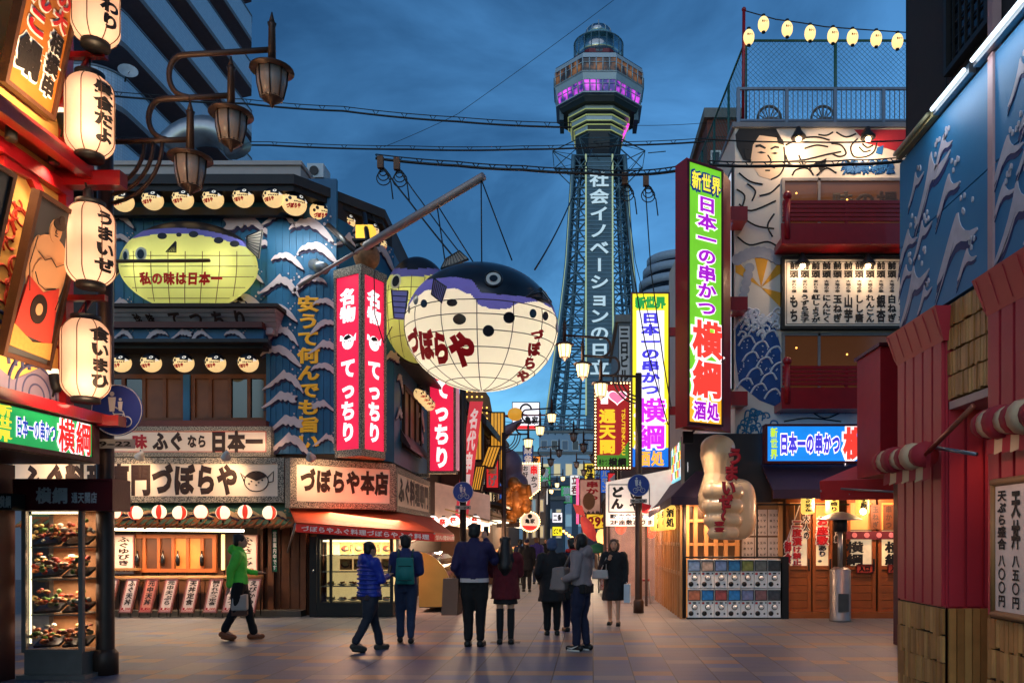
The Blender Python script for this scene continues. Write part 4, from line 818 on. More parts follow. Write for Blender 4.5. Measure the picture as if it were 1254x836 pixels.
for st, u0, u1, v0, v1, mm in (('ちゃんこ', .1, .4, .62, 1.66, mr), ('鍋', .08, .42, .2, .58, mk), ('名物の大', .44, .66, .85, 1.66, mr), ('相撲串', .46, .66, .16, .82, mk)):
    mo.ftext(f, st, u0, u1, v0, v1, .006, .11, True, dep=.05); mm.ftext(f, st, u0, u1, v0, v1, .02, .05, True, dep=.05)
mo.build('lettering_outline', WINK, t); mr.build('red_lettering', RINK, t); mk.build('black_lettering', INK, t)
f, t = hung('tilted dark framed panel cut by the left edge of the view beside the sumo panel', 6.95, 7.66, -5.66, 3.4)
MB().fbox(f, .045, f.w - .045, .045, f.h - .045, -.05, 0).build('painted_ground', mat('painting_ground', ()), t)
# black spot lamps below the eave, white ones beside the lanterns
for i, (px, py, d, to, wh) in enumerate(((14, 160, 7.9, (15, 250), 0), (66, 190, 8.6, (62, 330), 0), (78, 152, 8.9, (60, 120), 1), (68, 470, 8.8, (60, 420), 1), (108, 240, 8.7, (75, 300), 0))):
    t = thing('spot_lamp', ('black spot lamp under the red eave at the left edge', 'black spot lamp under the red eave above the sumo panel', 'white topped spot lamp beside the second paper lantern', 'white topped spot lamp beside the lowest paper lantern', 'small spot lamp on the eave end above the third paper lantern')[i], 'lamp', W(px, py, d))
    p = W(px, py, d); q = V3((XW, d - .1, Z(to[1], d))); ax = V3((.1, -.2, -.95)).normalized() if not wh else V3((-.2, -.1, .95)).normalized()
    MB().lathe([(.03, -.09), (.05, -.05), (.055, .1), (.05, .105)], p, 10, ax=ax).build('lamp_can', BLACK, t); MB().tube([p, p + V3((-.03, 0, .14 if not wh else -.14))], .012, 5).build('bracket', DARK, t)
    if wh: MB().lathe([(.06, .105), (.065, .15), (.03, .16)], p, 10, ax=ax).build('bulb_cap', lit('spot_white', (255, 236, 200), 1.2), t)
    lamp('SPOT', p + ax * .13, (44, 60, 60, 60, 30)[i], (255, 186, 96), .05, q, 110, .9, parent=None, name='spot_light')
lamp('AREA', (-5.2, 7.6, 5.42), 22, (255, 190, 100), 1.8, (-5.8, 8.2, 3.6), name='eave_wash', sy=.1)
lamp('AREA', (-4.95, 8.1, 3.05), 26, (255, 190, 100), .5, (-5.5, 8.35, 4.0), name='panel_light', sy=.1); lamp('AREA', (-4.98, 8.1, 5.76), 30, (255, 196, 110), .5, (-5.4, 8.25, 6.7), name='panel_light', sy=.1)
# paper lanterns
paper = shell('lantern_paper', (248, 214, 196), .8)
def big_lantern(px, py, d, txt, label, s=1.):
    c = W(px, py, d); r0, h = .235 * s, .82 * s; t = thing('paper_lantern', label, 'lantern', c, 'big white paper lanterns')
    rad = lambda z: r0 * (1 - .42 * max(0, (abs(z) / (h / 2) - .62) / .38) ** 2.2)
    prof = [(rad(-h / 2 + h * i / 24), -h / 2 + h * i / 24) for i in range(25)]
    mb = MB().lathe(prof, c, 32); mb.f = mb.f[:-2]; mb.m = mb.m[:-2]; mb.sm = mb.sm[:-2]; mb.build('paper_shell', paper, t)
    mb = MB(); mb.lathe([(r0 * .6, -h / 2 - .05), (r0 * .6, -h / 2 + .01)], c, 20); mb.lathe([(r0 * .6, h / 2 - .01), (r0 * .62, h / 2 + .05), (.02, h / 2 + .06)], c, 20); mb.build('cap_ring', BLACK, t)
    mb = MB()
    for j in range(8): a = 2 * math.pi * j / 8 + .2; mb.tube([c + V3(((r + .003) * math.cos(a), (r + .003) * math.sin(a), z)) for r, z in prof], .006, 4)
    mb.build('wire_rib', mat('rib_brown', (96, 62, 44), .6), t)
    mb = MB(); a0 = R(-90 + 66)
    mb.text(txt, lambda a, b, cc: c + V3(((rad((b - .5) * h * .8) + .006 + cc * .01) * math.cos(a0 + (a - .5) * .95), (rad((b - .5) * h * .8) + .006 + cc * .01) * math.sin(a0 + (a - .5) * .95), (b - .5) * h * .8)), .06, True)
    mb.build('lettering', INK, t)
    MB().tube([c + V3((0, 0, h / 2 + .05)), c + V3((0, 0, h / 2 + .2))], .01, 5).build('hook', DARK, t)
    for dz in (-.2, .2): MB().ball(c + V3((0, 0, dz - .06)), .04, 8, 6).build('bulb', lit('lantern_bulb', (255, 200, 120), 10), t); lamp('POINT', c + V3((.02, -.02, dz - .06)), 2.1, (255, 212, 160), .06, name='lantern_light', parent=None)
big_lantern(117, 6, 8.7, 'おかわり', 'topmost big paper lantern cut by the top edge beside the brown lettered panel')
big_lantern(110, 143, 8.7, '昼食だよ', 'second big paper lantern from the top, right of the upper red bracket')
big_lantern(111, 300, 8.7, 'うまいぜ', 'third big paper lantern from the top, right of the sumo panel')
big_lantern(105, 440, 8.7, '食いまひ', 'lowest big paper lantern above the green lit sign')
# green sign, cabinet header, food cabinet
f = Fr((-5.47, 6.9, 2.47), (-5.47, 9.2, 2.47)); f.h = .46
green = lit('green_face', (18, 150, 84), .75); blu = lit('blue_letter', (24, 70, 190), .7); wg = lit('white_glow', (255, 240, 240), 1.15); rdl = lit('red_letter', (222, 34, 34), .95); ylw = lit('yellow_letter', (246, 222, 60), 1.0)
q = lambda y: (y - 6.9) / 2.3
gs = signbox('lit_sign', 'green backlit sign with blue and red letters above the food cabinet', 'sign', f, mat('green_lit_face', (16, 140, 70), .5, emit=.8, ecol=(22, 158, 82)), DRED,
    [('新世界', q(7.6), .12, q(7.86), .9, ylw, .05, True), ('日本一の串かつ', q(7.9), .26, q(8.5), .74, blu, .025, False, wg, .04), ('横綱', q(8.53), .08, q(9.12), .92, rdl, .025, False, wg, .045)], t=.05, dep=.2)
f = FP(17, 586, 139, 625, 9.25); hb = signbox('header_board', 'dark maroon header board with silver letters over the food cabinet', 'sign', f, DRED, DRED, [('横綱', .22, .2, .55, .75, mat('silver_letter', (190, 186, 186), .4), .04, False), ('通天閣店', .58, .22, .84, .6, mat('silver_letter', ()), .03, False)], t=.02, dep=.35)
f = FP(-14, 604, 16, 624, 9.0); signbox('header_board', 'small black board with silver letters at the left frame edge', 'sign', f, BLACK, BLACK, [('横綱', .4, .1, .98, .9, mat('silver_letter', ()), .04, False)], t=.01, dep=.2)
fc = thing('food_cabinet', 'tall aluminium glass food cabinet standing beside the lamp post', 'cabinet', (X(64, 9.5), 9.6, 0))
x0, x1, y0, y1 = X(26, 9.36), X(101, 9.36), 9.36, 9.9; zt = Z(618, 9.36)
alu = mat('aluminium', (150, 142, 136), .4, .6)
mb = MB(); mb.box(x0 + .02, x1 - .02, y0 + .02, y1, .02, .3); mb.box(x0, x1, y0, y1, zt - .05, zt)
for a in (x0, x1 - .05): mb.box(a, a + .05, y0, y0 + .05, .3, zt - .05); mb.box(a, a + .05, y1 - .05, y1, .3, zt - .05)
mb.box(x0 + .05, x1 - .05, y0, y0 + .05, .3, .34); mb.box(x0 - .02, x1 + .06, y0 - .06, y1, 0, .05); mb.build('cabinet_frame', alu, fc)
MB().box(x0 + .03, x1 - .03, y1 - .04, y1 - .02, .3, zt - .05).build('back_panel', mat('cabinet_back', (178, 130, 92), .5), fc)
MB().box(x0 + .051, x1 - .051, y0 + .012, y0 + .02, .341, zt - .051).build('front_glass', GLASS, fc); MB().box(x1 - .02, x1 - .012, y0 + .051, y1 - .051, .301, zt - .051).build('side_glass', GLASS, fc)
mb = MB()
for z in (.72, 1.13, 1.5): mb.box(x0 + .06, x1 - .07, y0 + .06, y1 - .05, z, z + .015)
mb.build('shelf', mat('glass_shelf', ()), fc)
MB().box(x0 + .08, x1 - .08, y0 + .06, y0 + .08, zt - .1, zt - .075).build('light_strip', lit('case_strip', (255, 228, 180), 5), fc)
MB().box(x0 + .055, x0 + .07, y0 + .06, y0 + .075, .4, zt - .12).build('side_light', lit('case_strip', ()), fc)
for z in (.65, 1.08, 1.45, zt - .08): lamp('AREA', V3(((x0 + x1) / 2, y0 + .25, z)), 6.5, (255, 190, 126), .5, V3(((x0 + x1) / 2, y0 + .25, 0)), name='cabinet_light', sy=.2)
trayb = mat('black_tray', (30, 22, 20), .3)
def tray(loc, label, seed, s=.16):
    rr = random.Random(seed); L_ = V3(loc); t = thing('food_tray', label, 'food tray', loc, 'trays in the food cabinet')
    g = Fr(L_ + V3((-s, -.1, 0)), L_ + V3((s, -.1, .02)), V=V3((0, .9, .45))); MB().fbox(g, 0, g.w, 0, s * 1.3, 0, .03).build('tray', trayb, t); mb = MB()
    for j in range(34): mb.ball(g.p(rr.random() * g.w, rr.random() * s * 1.2, (.05 + .09 * rr.random()) * (1 + j / 40)), (s * .22 * (.6 + rr.random()), s * .18, s * .14 * (.6 + rr.random())), 8, 5, rr.randrange(6), Matrix.Rotation(rr.random() * 3, 3, 'Z'))
    mb.build('food', food, t)
kk = 0
for j, (z, nm) in enumerate(((.335, 'floor'), (.735, 'lowest shelf'), (1.145, 'middle shelf'), (1.515, 'top shelf'))):
    for i in range(2): tray((x0 + .2 + i * .31, y0 + .24 + .04 * i, z), '%s dark food tray on the %s of the tall cabinet' % (('left', 'right')[i], nm), 60 + kk, .15); kk += 1

# ---------------------------------------------------------------- street lamps
def lamp_glass(on): return lit('lamp_glass_lit', (255, 222, 160), 2.2) if on else mat('lamp_glass_dim', (150, 136, 128), .3, var=.15, vs=12)
def street_lamp(label, px, d, sgn, s, on, power=0):
    bx = X(px, d); P = lambda x, z: V3((bx + sgn * x * s, d, z * s if z > .3 else z)); t = thing('street_lamp', label, 'street lamp', (bx, d, 0), 'three lantern street lamps')
    k = .0097; q = lambda x, y: P((x - 129) * k, 1.6 + (660 - y) * k)
    MB().tube([P(0, 0), P(0, .31), q(129, 165)], [.1 * s, .1 * s, .085 * s], 12).lathe([(.14 * s, 0), (.14 * s, .25), (.105 * s, .3)], P(0, 0), 14).build('pole', BRONZE, t)
    ar = .033 * s
    mb = MB(); mb.tube([q(129, 174), q(233, 171)], ar, 8); mb.build('arm', BRONZE, t)
    mb = MB(); mb.tube([q(204, 171), q(196, 169)] + [q(200 + 18 * math.cos(R(a)), 145 + 24 * -math.sin(R(a))) for a in range(255, 95, -15)] + [q(206, 121), q(283, 117)], ar, 8); mb.build('arm', BRONZE, t)
    mb = MB(); mb.tube([q(234, 120), q(222, 117)] + [q(225 + 18 * math.cos(R(a)), 92 + 25 * -math.sin(R(a))) for a in range(255, 95, -15)] + [q(232, 67), q(333, 61)], ar, 8); mb.build('arm', BRONZE, t)
    for i in range(3):
        mb = MB(); x = 177 + 11 * i; y = 229 + 10 * i; mb.tube([q(129, y)] + [q(129 + (x - 129) * math.sin(R(a)), y - (y - 174) * (1 - math.cos(R(a)))) for a in range(10, 91, 10)], ar * .7, 6); mb.build('brace', BRONZE, t)
    for x, y in ((233, 193), (283, 139), (333, 85)):
        c = q(x, y); z = lambda v: -v * k * s
        hd = MB().tube([q(x, y - 3), q(x, y - 52), q(x, y - 56)], [.05 * s, .042 * s, .055 * s], 8).tube([q(x, y - 56), q(x, y - 70)], [.04 * s, .006 * s], 8).build('lamp_post', BRONZE, t)
        MB().lathe([(.255 * s, z(2)), (.25 * s, z(0)), (.12 * s, z(-5)), (.06 * s, z(-7))], c, 22).build('hat', BRONZE, hd)
        MB().lathe([(.125 * s, z(36)), (.165 * s, z(18)), (.175 * s, z(3))], c, 16).build('glass', lamp_glass(on), hd)
        mb = MB()
        for j in range(8): a = 2 * math.pi * j / 8 + .2; mb.tube([c + V3((r_ * s * 1.03 * math.cos(a), r_ * s * 1.03 * math.sin(a), zz)) for r_, zz in ((.175, z(2)), (.165, z(18)), (.125, z(36)))], .009 * s, 4)
        mb.lathe([(.01, z(47)), (.03 * s, z(43)), (.1 * s, z(38)), (.13 * s, z(35))], c, 14); mb.build('lamp_cage', BRONZE, hd)
        if on and power: lamp('POINT', c + V3((0, -.02, z(52))), power, (255, 206, 140), .12, name='lamp_light')
    return t
street_lamp('brown street lamp with three unlit lanterns beside the big paper lanterns', 129, 9.7, 1, 1, False)
street_lamp('lit street lamp before the yellow sign with a round blue sign on its pole', 782, 17.8, -1, .815, True, 14)
street_lamp('street lamp on the left past the restaurant near the round bulb sign', 617, 27, 1, .8, True, 0)
street_lamp('unlit street lamp on the right behind the flashing red heart sign', 752, 32, -1, .8, False)
street_lamp('unlit street lamp on the left in the middle of the street', 643, 38, 1, .8, False)
street_lamp('unlit street lamp far down the right of the street', 742, 44, -1, .8, False)
street_lamp('dim street lamp far down the left of the street', 660, 54, 1, .8, True)
street_lamp('farthest dim street lamp on the right of the street', 735, 60, -1, .8, True)
# round blue walk and cycle signs
bl_ = mat('sign_blue', (20, 52, 140), .45, var=.06); sgw = mat('sign_white', (196, 200, 206), .5)
def round_sign(label, px, py, d, r, py2, txt, side=0):
    t = thing('round_sign', label, 'road sign', W(px, py, d - .1)); f = Fr(W(px, py, d) - V3((r, 0, r)), W(px, py, d) - V3((-r, 0, r)))
    MB().fdisc(f, r, r, r, r, -.015, 0, 0, 36).build('disc', bl_, t); mb = MB(); mb.tube([f.p(r + r * .97 * math.cos(a), r + r * .97 * math.sin(a), .002) for a in [2 * math.pi * i / 36 for i in range(36)]], r * .02, 4, closed=True)
    for u, v, s in ((.82, 1.25, 1.), (1.14, 1.17, .65)):
        mb.fdisc(f, r * u, r * (v + .38 * s), r * .09 * s, r * .09 * s, 0, .006, 0, 10); mb.fpoly(f, [(r * (u - .09 * s), r * (v - .3 * s)), (r * (u + .09 * s), r * (v - .3 * s)), (r * (u + .15 * s), r * (v + .25 * s)), (r * (u - .15 * s), r * (v + .25 * s))], 0, .005)
    mb.tube([f.p(r * .95, r * 1.12, .003), f.p(r * 1.05, r * 1.05, .003)], r * .03, 4)
    for u in (.72, 1.38): mb.tube([f.p(r * u + r * .2 * math.cos(a), r * .55 + r * .2 * math.sin(a), .003) for a in [2 * math.pi * i / 16 for i in range(16)]], r * .022, 4, closed=True)
    for a in (((.72, .55), (.9, .85)), ((.9, .85), (1.3, .85)), ((1.05, .55), (1.28, .85)), ((.9, .85), (1.05, .55)), ((1.38, .55), (1.25, .95)), ((1.25, .95), (1.12, .98)), ((.72, .55), (1.05, .55)), ((.9, .85), (.85, .92))): mb.tube([f.p(r * a[0][0], r * a[0][1], .003), f.p(r * a[1][0], r * a[1][1], .003)], r * .022, 4)
    mb.build('pictogram', sgw, t); 
    h = r * .36; g = Fr(W(px + side, py2, d) - V3((r * .75, 0, h / 2)), W(px + side, py2, d) - V3((-r * .75, 0, h / 2))); pl = MB().fbox(g, 0, g.w, 0, h, -.015, 0).build('hours_plate', mat('plate_grey', (150, 146, 142), .5), t)
    MB().ftext(g, txt, g.w * .08, g.w * .92, h * .12, h * .88, .004, .03).build('lettering', INK, pl); MB().tube([W(px, py, d + .02), W(px, py, d + .12)], .03, 6).build('clamp', STEEL, t)
round_sign('large round blue walk and cycle sign on the near left lamp post', 143, 502, 9.5, .3, 543, '9-22', -2)
round_sign('round blue walk and cycle sign on the pole before the corner awning', 567, 602, 18.6, .235, 621, '9-22')
round_sign('round blue walk and cycle sign on the right lamp post under the yellow sign', 782, 594, 17.6, .24, 613, '9-22')
pl = thing('sign_pole', 'dark steel pole carrying the round blue sign near the projecting red sign', 'pole', (X(567, 18.72), 18.72, 0))
MB().tube([(X(567, 18.75), 18.75, 0), (X(567, 18.75), 18.75, 6.6)], .075, 10).lathe([(.12, 0), (.12, .12), (.08, .16)], (X(567, 18.75), 18.75, 0), 12).build('post', DARK, pl)

# ---------------------------------------------------------------- fish lanterns
creamE = lit('fish_belly_lit', (250, 206, 140), .85, var=.15); inkb = mat('fish_black', (24, 24, 30), .4, coat=.1); rtx = mat('fish_red', (196, 26, 30), .5, emit=.15, ecol=(196, 26, 30))
def small_fish(loc, label, group, r=.21):
    t = thing('fish_lantern', label, 'lantern', loc, group); c = V3(loc); TI = Matrix.Rotation(R(-17), 3, 'X'); TF = Matrix.Rotation(R(17), 3, 'X')
    mb = MB(); nu, nv = 40, 28
    mb.ball((0, 0, 0), 1, nu, nv)
    for i, fc_ in enumerate(mb.f):
        p = TI @ (sum((V3(mb.v[j]) for j in fc_), V3()) / 4); mb.m[i] = 1 if p.z > .42 - .1 * p.x + .12 * (p.x < 0) else 0
    mb.v = [(c.x + r * v[0], c.y + r * v[1] * .9, c.z + r * v[2] * .95) for v in mb.v]; mb.build('body', [creamE, inkb], t)
    def S_(x, z, k=1.02):
        q = TF @ (V3((x, -math.sqrt(max(0.01, 1 - x * x - z * z)), z)).normalized() * k); return c + V3((r * q.x, r * .9 * q.y, r * .95 * q.z))
    def patch(mb, x, z, rx, rz, k=1.02, m=0, n=10):
        mb.add([S_(x, z, k)] + [S_(x + rx * math.cos(2 * math.pi * i / n), z + rz * math.sin(2 * math.pi * i / n), k) for i in range(n)], [(0, i + 1, (i + 1) % n + 1) for i in range(n)], m)
    mb = MB(); patch(mb, .38, .62, .16, .13, 1.03); mb.build('eye', lit('eye_white', (240, 232, 215), .6), t)
    mb = MB(); patch(mb, .38, .62, .07, .06, 1.045)
    for i in range(6): patch(mb, -.15 + .16 * i, .18 + .02 * (i % 2), .065, .065)
    patch(mb, -.5, .36, .13, .15); patch(mb, -.72, .12, .1, .14); mb.build('spot', inkb, t)
    mb = MB(); mb.text('づぼらや', lambda a, b, cc: S_(-.72 + 1.05 * a, -.5 + .42 * b + .2 * a, 1.03 + cc * .05), .09); mb.build('lettering', rtx, t)
    mb = MB(); mb.add([S_(.7, .5, 1.05), S_(.95, .22, 1.06), S_(.72, .2, 1.05)], [(0, 2, 1)]); mb.build('mouth', lit('eye_white', ()), t)
    mb = MB(); mb.hexa([c + V3((r * a, r * b_, r * e)) for a, b_, e in ((-1.0, .05, -.1), (-.95, .05, -.1), (-.95, .1, -.1), (-1.0, .1, -.1), (-1.3, .05, .3), (-.95, .05, .25), (-.95, .1, .25), (-1.3, .1, .3))]); mb.build('tail', inkb, t)
    MB().tube([c + V3((0, 0, r * .9)), c + V3((0, 0, r * 1.25))], .012, 5).build('hook', DARK, t)
    return t
proto = None
def put_fish(px, py, d, r, label, group, rz=0, loc=None):
    global proto
    L_ = V3(loc) if loc else W(px, py, d)
    if proto is None: proto = small_fish(L_, label, group); return proto
    o = dup(proto, L_, label, rz, r / .21); o['group'] = group; return o
G1, G2, G3 = 'fish lanterns under the upper eave', 'fish lanterns above the upper windows', 'fish lanterns along the shopping street side'
for i, (px, py) in enumerate(((151, 247), (187, 245), (224, 244), (261, 243.5), (298, 242), (335, 242))):
    put_fish(px, py, 16.75, .21, '%s fish lantern from the left in the upper row under the roof eave' % ORD[i], G1, 0)
for i, (t_, r_) in enumerate(((.08, .25), (.36, .25), (.62, .22), (.9, .22))):
    f = fE[1]; p = f.p(f.w * t_, 0, -.28); p.z = Z(249, 16.9) + .0; put_fish(0, 0, 0, r_, '%s fish lantern from the left on the angled part of the upper eave' % ORD[i], G1, R(32), p)
for i in range(7):
    f = fE[2]; p = f.p(.5 + 1.05 * i, 0, -.25); p.z = 8.4; put_fish(0, 0, 0, .21, '%s fish lantern counted from the corner along the street side eave' % ORD[i], G3, R(75), p)
for i, px in enumerate((148, 185, 225, 264, 304)): put_fish(px, 444, 16.85, .205, '%s fish lantern from the left in the row above the upper windows' % ORD[i], G2, 0)
for i in range(5):
    p = fC.p(1.3 + .55 * i, 0, .45); p.z = 5.25 + .0; put_fish(0, 0, 0, .17, '%s small fish lantern from the corner below the side eave of the street front' % ORD[i], 'small fish lanterns over the side window', R(75), p)
# round red and white lanterns over the shop front
rl = thing('round_lantern', 'first round red and white lantern from the left over the shop front', 'lantern', W(100, 628, 16.25), 'round red and white lanterns'); c = W(100, 628, 16.25)
mb = MB(); mb.ball(c, (.135, .135, .14), 16, 12)
for i, fc_ in enumerate(mb.f): 
    j = i % 16; mb.m[i] = 1 if (j // 2) % 4 == 0 or i // 16 in (0, 1, 11) else 0
mb.build('shell', [lit('round_white', (255, 226, 186), 1.3), lit('round_red', (232, 60, 40), .9)], rl); MB().tube([c - V3((0, 0, .14)), c - V3((0, 0, .2))], .02, 6).tube([c + V3((0, 0, .13)), c + V3((0, 0, .19))], .03, 6).build('cap', BLACK, rl)
for i, px in enumerate((140, 166, 195, 220, 246, 273, 300, 330)):
    dup(rl, W(px, 626.5 + (i % 2), 16.25), '%s round red and white lantern from the left over the shop front' % ORD[i + 1], R(45 * (i % 4)))
# half round yellow fish on the wall
def fish_mat(cols, fn, mb, c, r):
    for i, fc_ in enumerate(mb.f):
        p = sum((V3(mb.v[j]) for j in fc_), V3()) / len(fc_) - c; mb.m[i] = fn(p.x / r[0], p.y / r[1], p.z / r[2])
yel = shell('yellow_fish_skin', (232, 232, 156), .78, .05); lav = shell('lavender_skin', (104, 102, 186), .4, .05); blk = mat('fish_black', ())
def fish_body(t, c, r, fn, mats, nu=96, nv=64, top=0, squash=None):
    mb = MB(); mb.ball(c, r, nu, nv); fish_mat(mats, fn, mb, c, r)
    if squash: mb.v = [squash(V3(v)) for v in mb.v]
    mb.build('body', mats, t); return mb
c = W(231, 327, 17.0); r = (1.43, .55, .93)
yf = thing('wall_fish_lantern', 'wide glowing yellow blowfish relief on the blue wall with red letters', 'fish lantern', c)
egg = lambda v: v if v.z > c.z else V3((c.x + (v.x - c.x) * (1 - .16 * ((c.z - v.z) / r[2]) ** 2), v.y, v.z))
edge = lambda x: .90 - .34 * ((x + .2) * .95) ** 2
def yfn(x, y, z):
    a, b = proj(V3((c.x + x * r[0], c.y + y * r[1], c.z + z * r[2]))); a, b = (a - 231) / 84, (326 - b) / 52; return 2 if b > edge(a) else (1 if b > edge(a) - .13 else 0)
fish_body(yf, c, r, yfn, [yel, lav, blk], 150, 110, squash=egg)
SF = lambda x, z, k=1.015: egg(ell_hit(231 + 84 * x, 326 - 52 * z, c, r, k))
def spatch(mb, sf, x, z, rx, rz, k=1.015, m=0, n=14): mb.add([sf(x, z, k)] + [sf(x + rx * math.cos(2 * math.pi * i / n), z + rz * math.sin(2 * math.pi * i / n), k) for i in range(n)], [(0, i + 1, (i + 1) % n + 1) for i in range(n)], m)
mb = MB()
for x, z in ((-.38, .70), (-.14, .73), (.07, .74), (.43, .60), (.66, .52)): spatch(mb, SF, x, z, .07 if x != -.14 else .04, .075 if x != -.14 else .05)
mb.build('spot', blk, yf)
mb = MB(); spatch(mb, SF, -.9, .26, .05, .15, 1.02); spatch(mb, SF, -.68, .29, .085, .16, 1.02); mb.build('eye', mat('fish_white', (226, 220, 190), .6), yf)
mb = MB(); spatch(mb, SF, -.9, .24, .028, .1, 1.03); spatch(mb, SF, -.68, .28, .05, .11, 1.03); mb.build('pupil', blk, yf)
mb = MB(); mb.text('私の味は日本一', lambda a, b, cc: SF(-.72 + 1.22 * a, -.44 + .32 * b, 1.02 + cc * .02), .05); mb.build('lettering', rtx, yf)
mb = MB()
for z in (-.75, -.5, -.25, 0, .25): xm = math.sqrt(1 - z * z) * .985; mb.tube([SF(-xm + 2 * xm * i / 24, z, 1.004) for i in range(25)], .007, 4)
for x in (-.8, -.55, -.3, -.05, .2, .45, .7): zm = math.sqrt(1 - x * x) * .985; mb.tube([SF(x, -zm + (zm + .35) * i / 16, 1.004) for i in range(17)], .007, 4)
mb.build('wire_rib', mat('rib_brown', ()), yf)
def fin(t, name, pts, base, m1, m2, th=.03, rays=8, Nn=V3((0, -1, 0))):
    """flat ribbed fin: pts outline in world, rays from the first edge to the tip edge"""
    k = len(pts); mb = MB(); a = [V3(p) for p in pts]; mb.add([p + Nn * th for p in a] + [p - Nn * th for p in a], [tuple(range(k)), tuple(range(2 * k - 1, k - 1, -1))] + [(i, i + k, (i + 1) % k + k, (i + 1) % k) for i in range(k)], 0)
    o = mb.build(name, m1, t); mr_ = MB()
    for i in range(rays + 1): q_ = i / rays; mr_.tube([a[0].lerp(a[1], q_) + Nn * (th + .004), a[3].lerp(a[2], q_) + Nn * (th + .004)], .008, 4)
    mr_.tube([p + Nn * (th + .004) for p in a], .016, 4, closed=True); mr_.build('fin_ray', m2, o)
fm_ = mat('fin_grey', (150, 138, 124), .6)
fin(yf, 'tail_fin', [W(303, 290, 16.9), W(303, 303, 16.9), W(317, 317, 16.9), W(322, 282, 16.9)], None, fm_, blk)
fin(yf, 'side_fin', [W(204, 309, 16.4), W(216, 309, 16.4), W(216, 297, 16.4), W(216, 296, 16.4)], None, mat('fin_olive', (168, 166, 96), .6, emit=.25, ecol=(220, 214, 120)), blk, .02, 5)
fin(yf, 'back_fin', [W(146, 322, 16.9), W(146, 333, 16.9), W(139, 342, 16.9), W(137, 318, 16.9)], None, fm_, blk)
for dx in (-.75, 0, .75): lamp('POINT', c + V3((dx, -.12, -.05)), 6.5, (255, 244, 170), .1, name='fish_light')
MB().tube([W(138, 320, 16.1), W(257, 319, 16.1)], .035, 6).tube([W(160, 320, 16.1), W(160, 320, 17.3)], .03, 6).build('crossbar', mat('bar_bronze', (96, 70, 42), .5), yf)
# great fish lantern on its boom
c = W(590, 402, 14.4); r = (1.34, 1.25, 1.10)
bf = thing('great_fish_lantern', 'huge white blowfish lantern with black back hanging from a pole over the plaza', 'fish lantern', c)
bel = shell('fish_belly', (246, 238, 214), .72, .05); lv2 = shell('lavender_skin', ()); blk2 = mat('fish_back_gloss', (20, 20, 24), .3, spec=.6, coat=.3, var=.3, vs=4)
def px2(x): return (x - 590) / 93.
def interp(P, x):
    if x <= P[0][0]: return P[0][1]
    for (a, b), (a2, b2) in zip(P, P[1:]):
        if x <= a2: q = (x - a) / (a2 - a); q = q * q * (3 - 2 * q); return b + (b2 - b) * q
    return P[-1][1]
EB = [(px2(x), (399 - y) / 81.) for x, y in ((498, 352), (523, 342), (556, 339), (575, 342), (592, 359), (620, 361), (643, 363), (668, 371), (684, 380))]
EW = [(px2(x), (399 - y) / 81.) for x, y in ((498, 375), (510, 363), (523, 355), (556, 353), (575, 360), (590, 375), (605, 379), (620, 378), (637, 371), (660, 369), (674, 376), (684, 392))]
def bfn(x, y, z):
    p = V3((c.x + x * r[0], c.y + y * r[1], c.z + z * r[2]))
    if V3((x / r[0], y / r[1], z / r[2])).dot(p - V3((0, 0, CH))) < 0: a, b = proj(p); xx, z = px2(a), (399 - b) / 81.; zb_, zw = interp(EB, xx), interp(EW, xx)
    else: zb_, zw = .3, .12
    return 2 if z > zb_ else (1 if z > zw else 0)
fish_body(bf, c, r, bfn, [bel, lv2, blk2], 300, 210)
SG = lambda x, z, k=1.012: ell_hit(590 + 93 * x, 399 - 81 * z, c, r, k)
def S2(px, py): return px2(px), (399 - py) / 81.
mb = MB()
for px, py, a, b in ((563, 391, 8, 6.5), (554, 371, 6.5, 4.5), (623, 389, 7, 7), (598, 405, 7, 7), (652, 384, 4.2, 5.5), (667, 387, 3.4, 5.5), (681, 401, 1.8, 6.5), (510, 367, 3.2, 6.5), (502, 379, 1.4, 5), (520, 372, 4, 5)):
    x, z = S2(px, py); spatch(mb, SG, x, z, a / 93., b / 81., 1.012, 0, 18)
mb.build('spot', blk2, bf)
x, z = S2(604, 342); mb = MB(); spatch(mb, SG, x, z, 9 / 93., 7.5 / 81., 1.015, 0, 20); e = mb.build('eye', mat('eye_ring', (206, 204, 196), .5), bf)
mb = MB(); spatch(mb, SG, x, z, 5 / 93., 4 / 81., 1.022, 0, 16); mb.build('pupil', blk2, e); mb = MB(); mb.tube([SG(x + 10.5 / 93 * math.cos(a), z + 9 / 81 * math.sin(a), 1.012) for a in [2 * math.pi * i / 20 for i in range(20)]], .018, 4, closed=True); mb.build('eye_rim', blk2, e)
mb = MB(); P_ = [S2(*p) for p in ((643, 364), (650, 358), (661, 353), (668, 358), (674, 370), (660, 367))]
mb.add([SG(a, b, 1.014) for a, b in P_], [tuple(range(len(P_) - 1, -1, -1))]); o = mb.build('mouth', mat('mouth_white', (226, 222, 214), .5), bf)
mb = MB()
for l_ in (((643, 364), (661, 353), (674, 370)), ((647, 362), (662, 358), (670, 368)), ((661, 353), (664, 368)), ((643, 364), (662, 365), (674, 371))): mb.tube([SG(*S2(*p), 1.018) for p in l_], .012, 4)
mb.build('mouth_line', blk2, o)
mb = MB()
def tmap(a, b, cc, x0, x1, y0, y1, sk=0): px, py = x0 + (x1 - x0) * a + sk * (b - .5), y1 + (y0 - y1) * b; xx, zz = S2(px, py); return SG(xx, zz, 1.014 + cc * .01)
for ch, x0, x1, y0, y1 in (('づ', 501, 514, 400, 434), ('ぼ', 514, 532, 402, 441), ('ら', 530, 551, 404, 447), ('や', 550, 583, 405, 450)): mb.text(ch, lambda a, b, cc: tmap(a, b, cc, x0, x1, y0, y1, -5), .07)
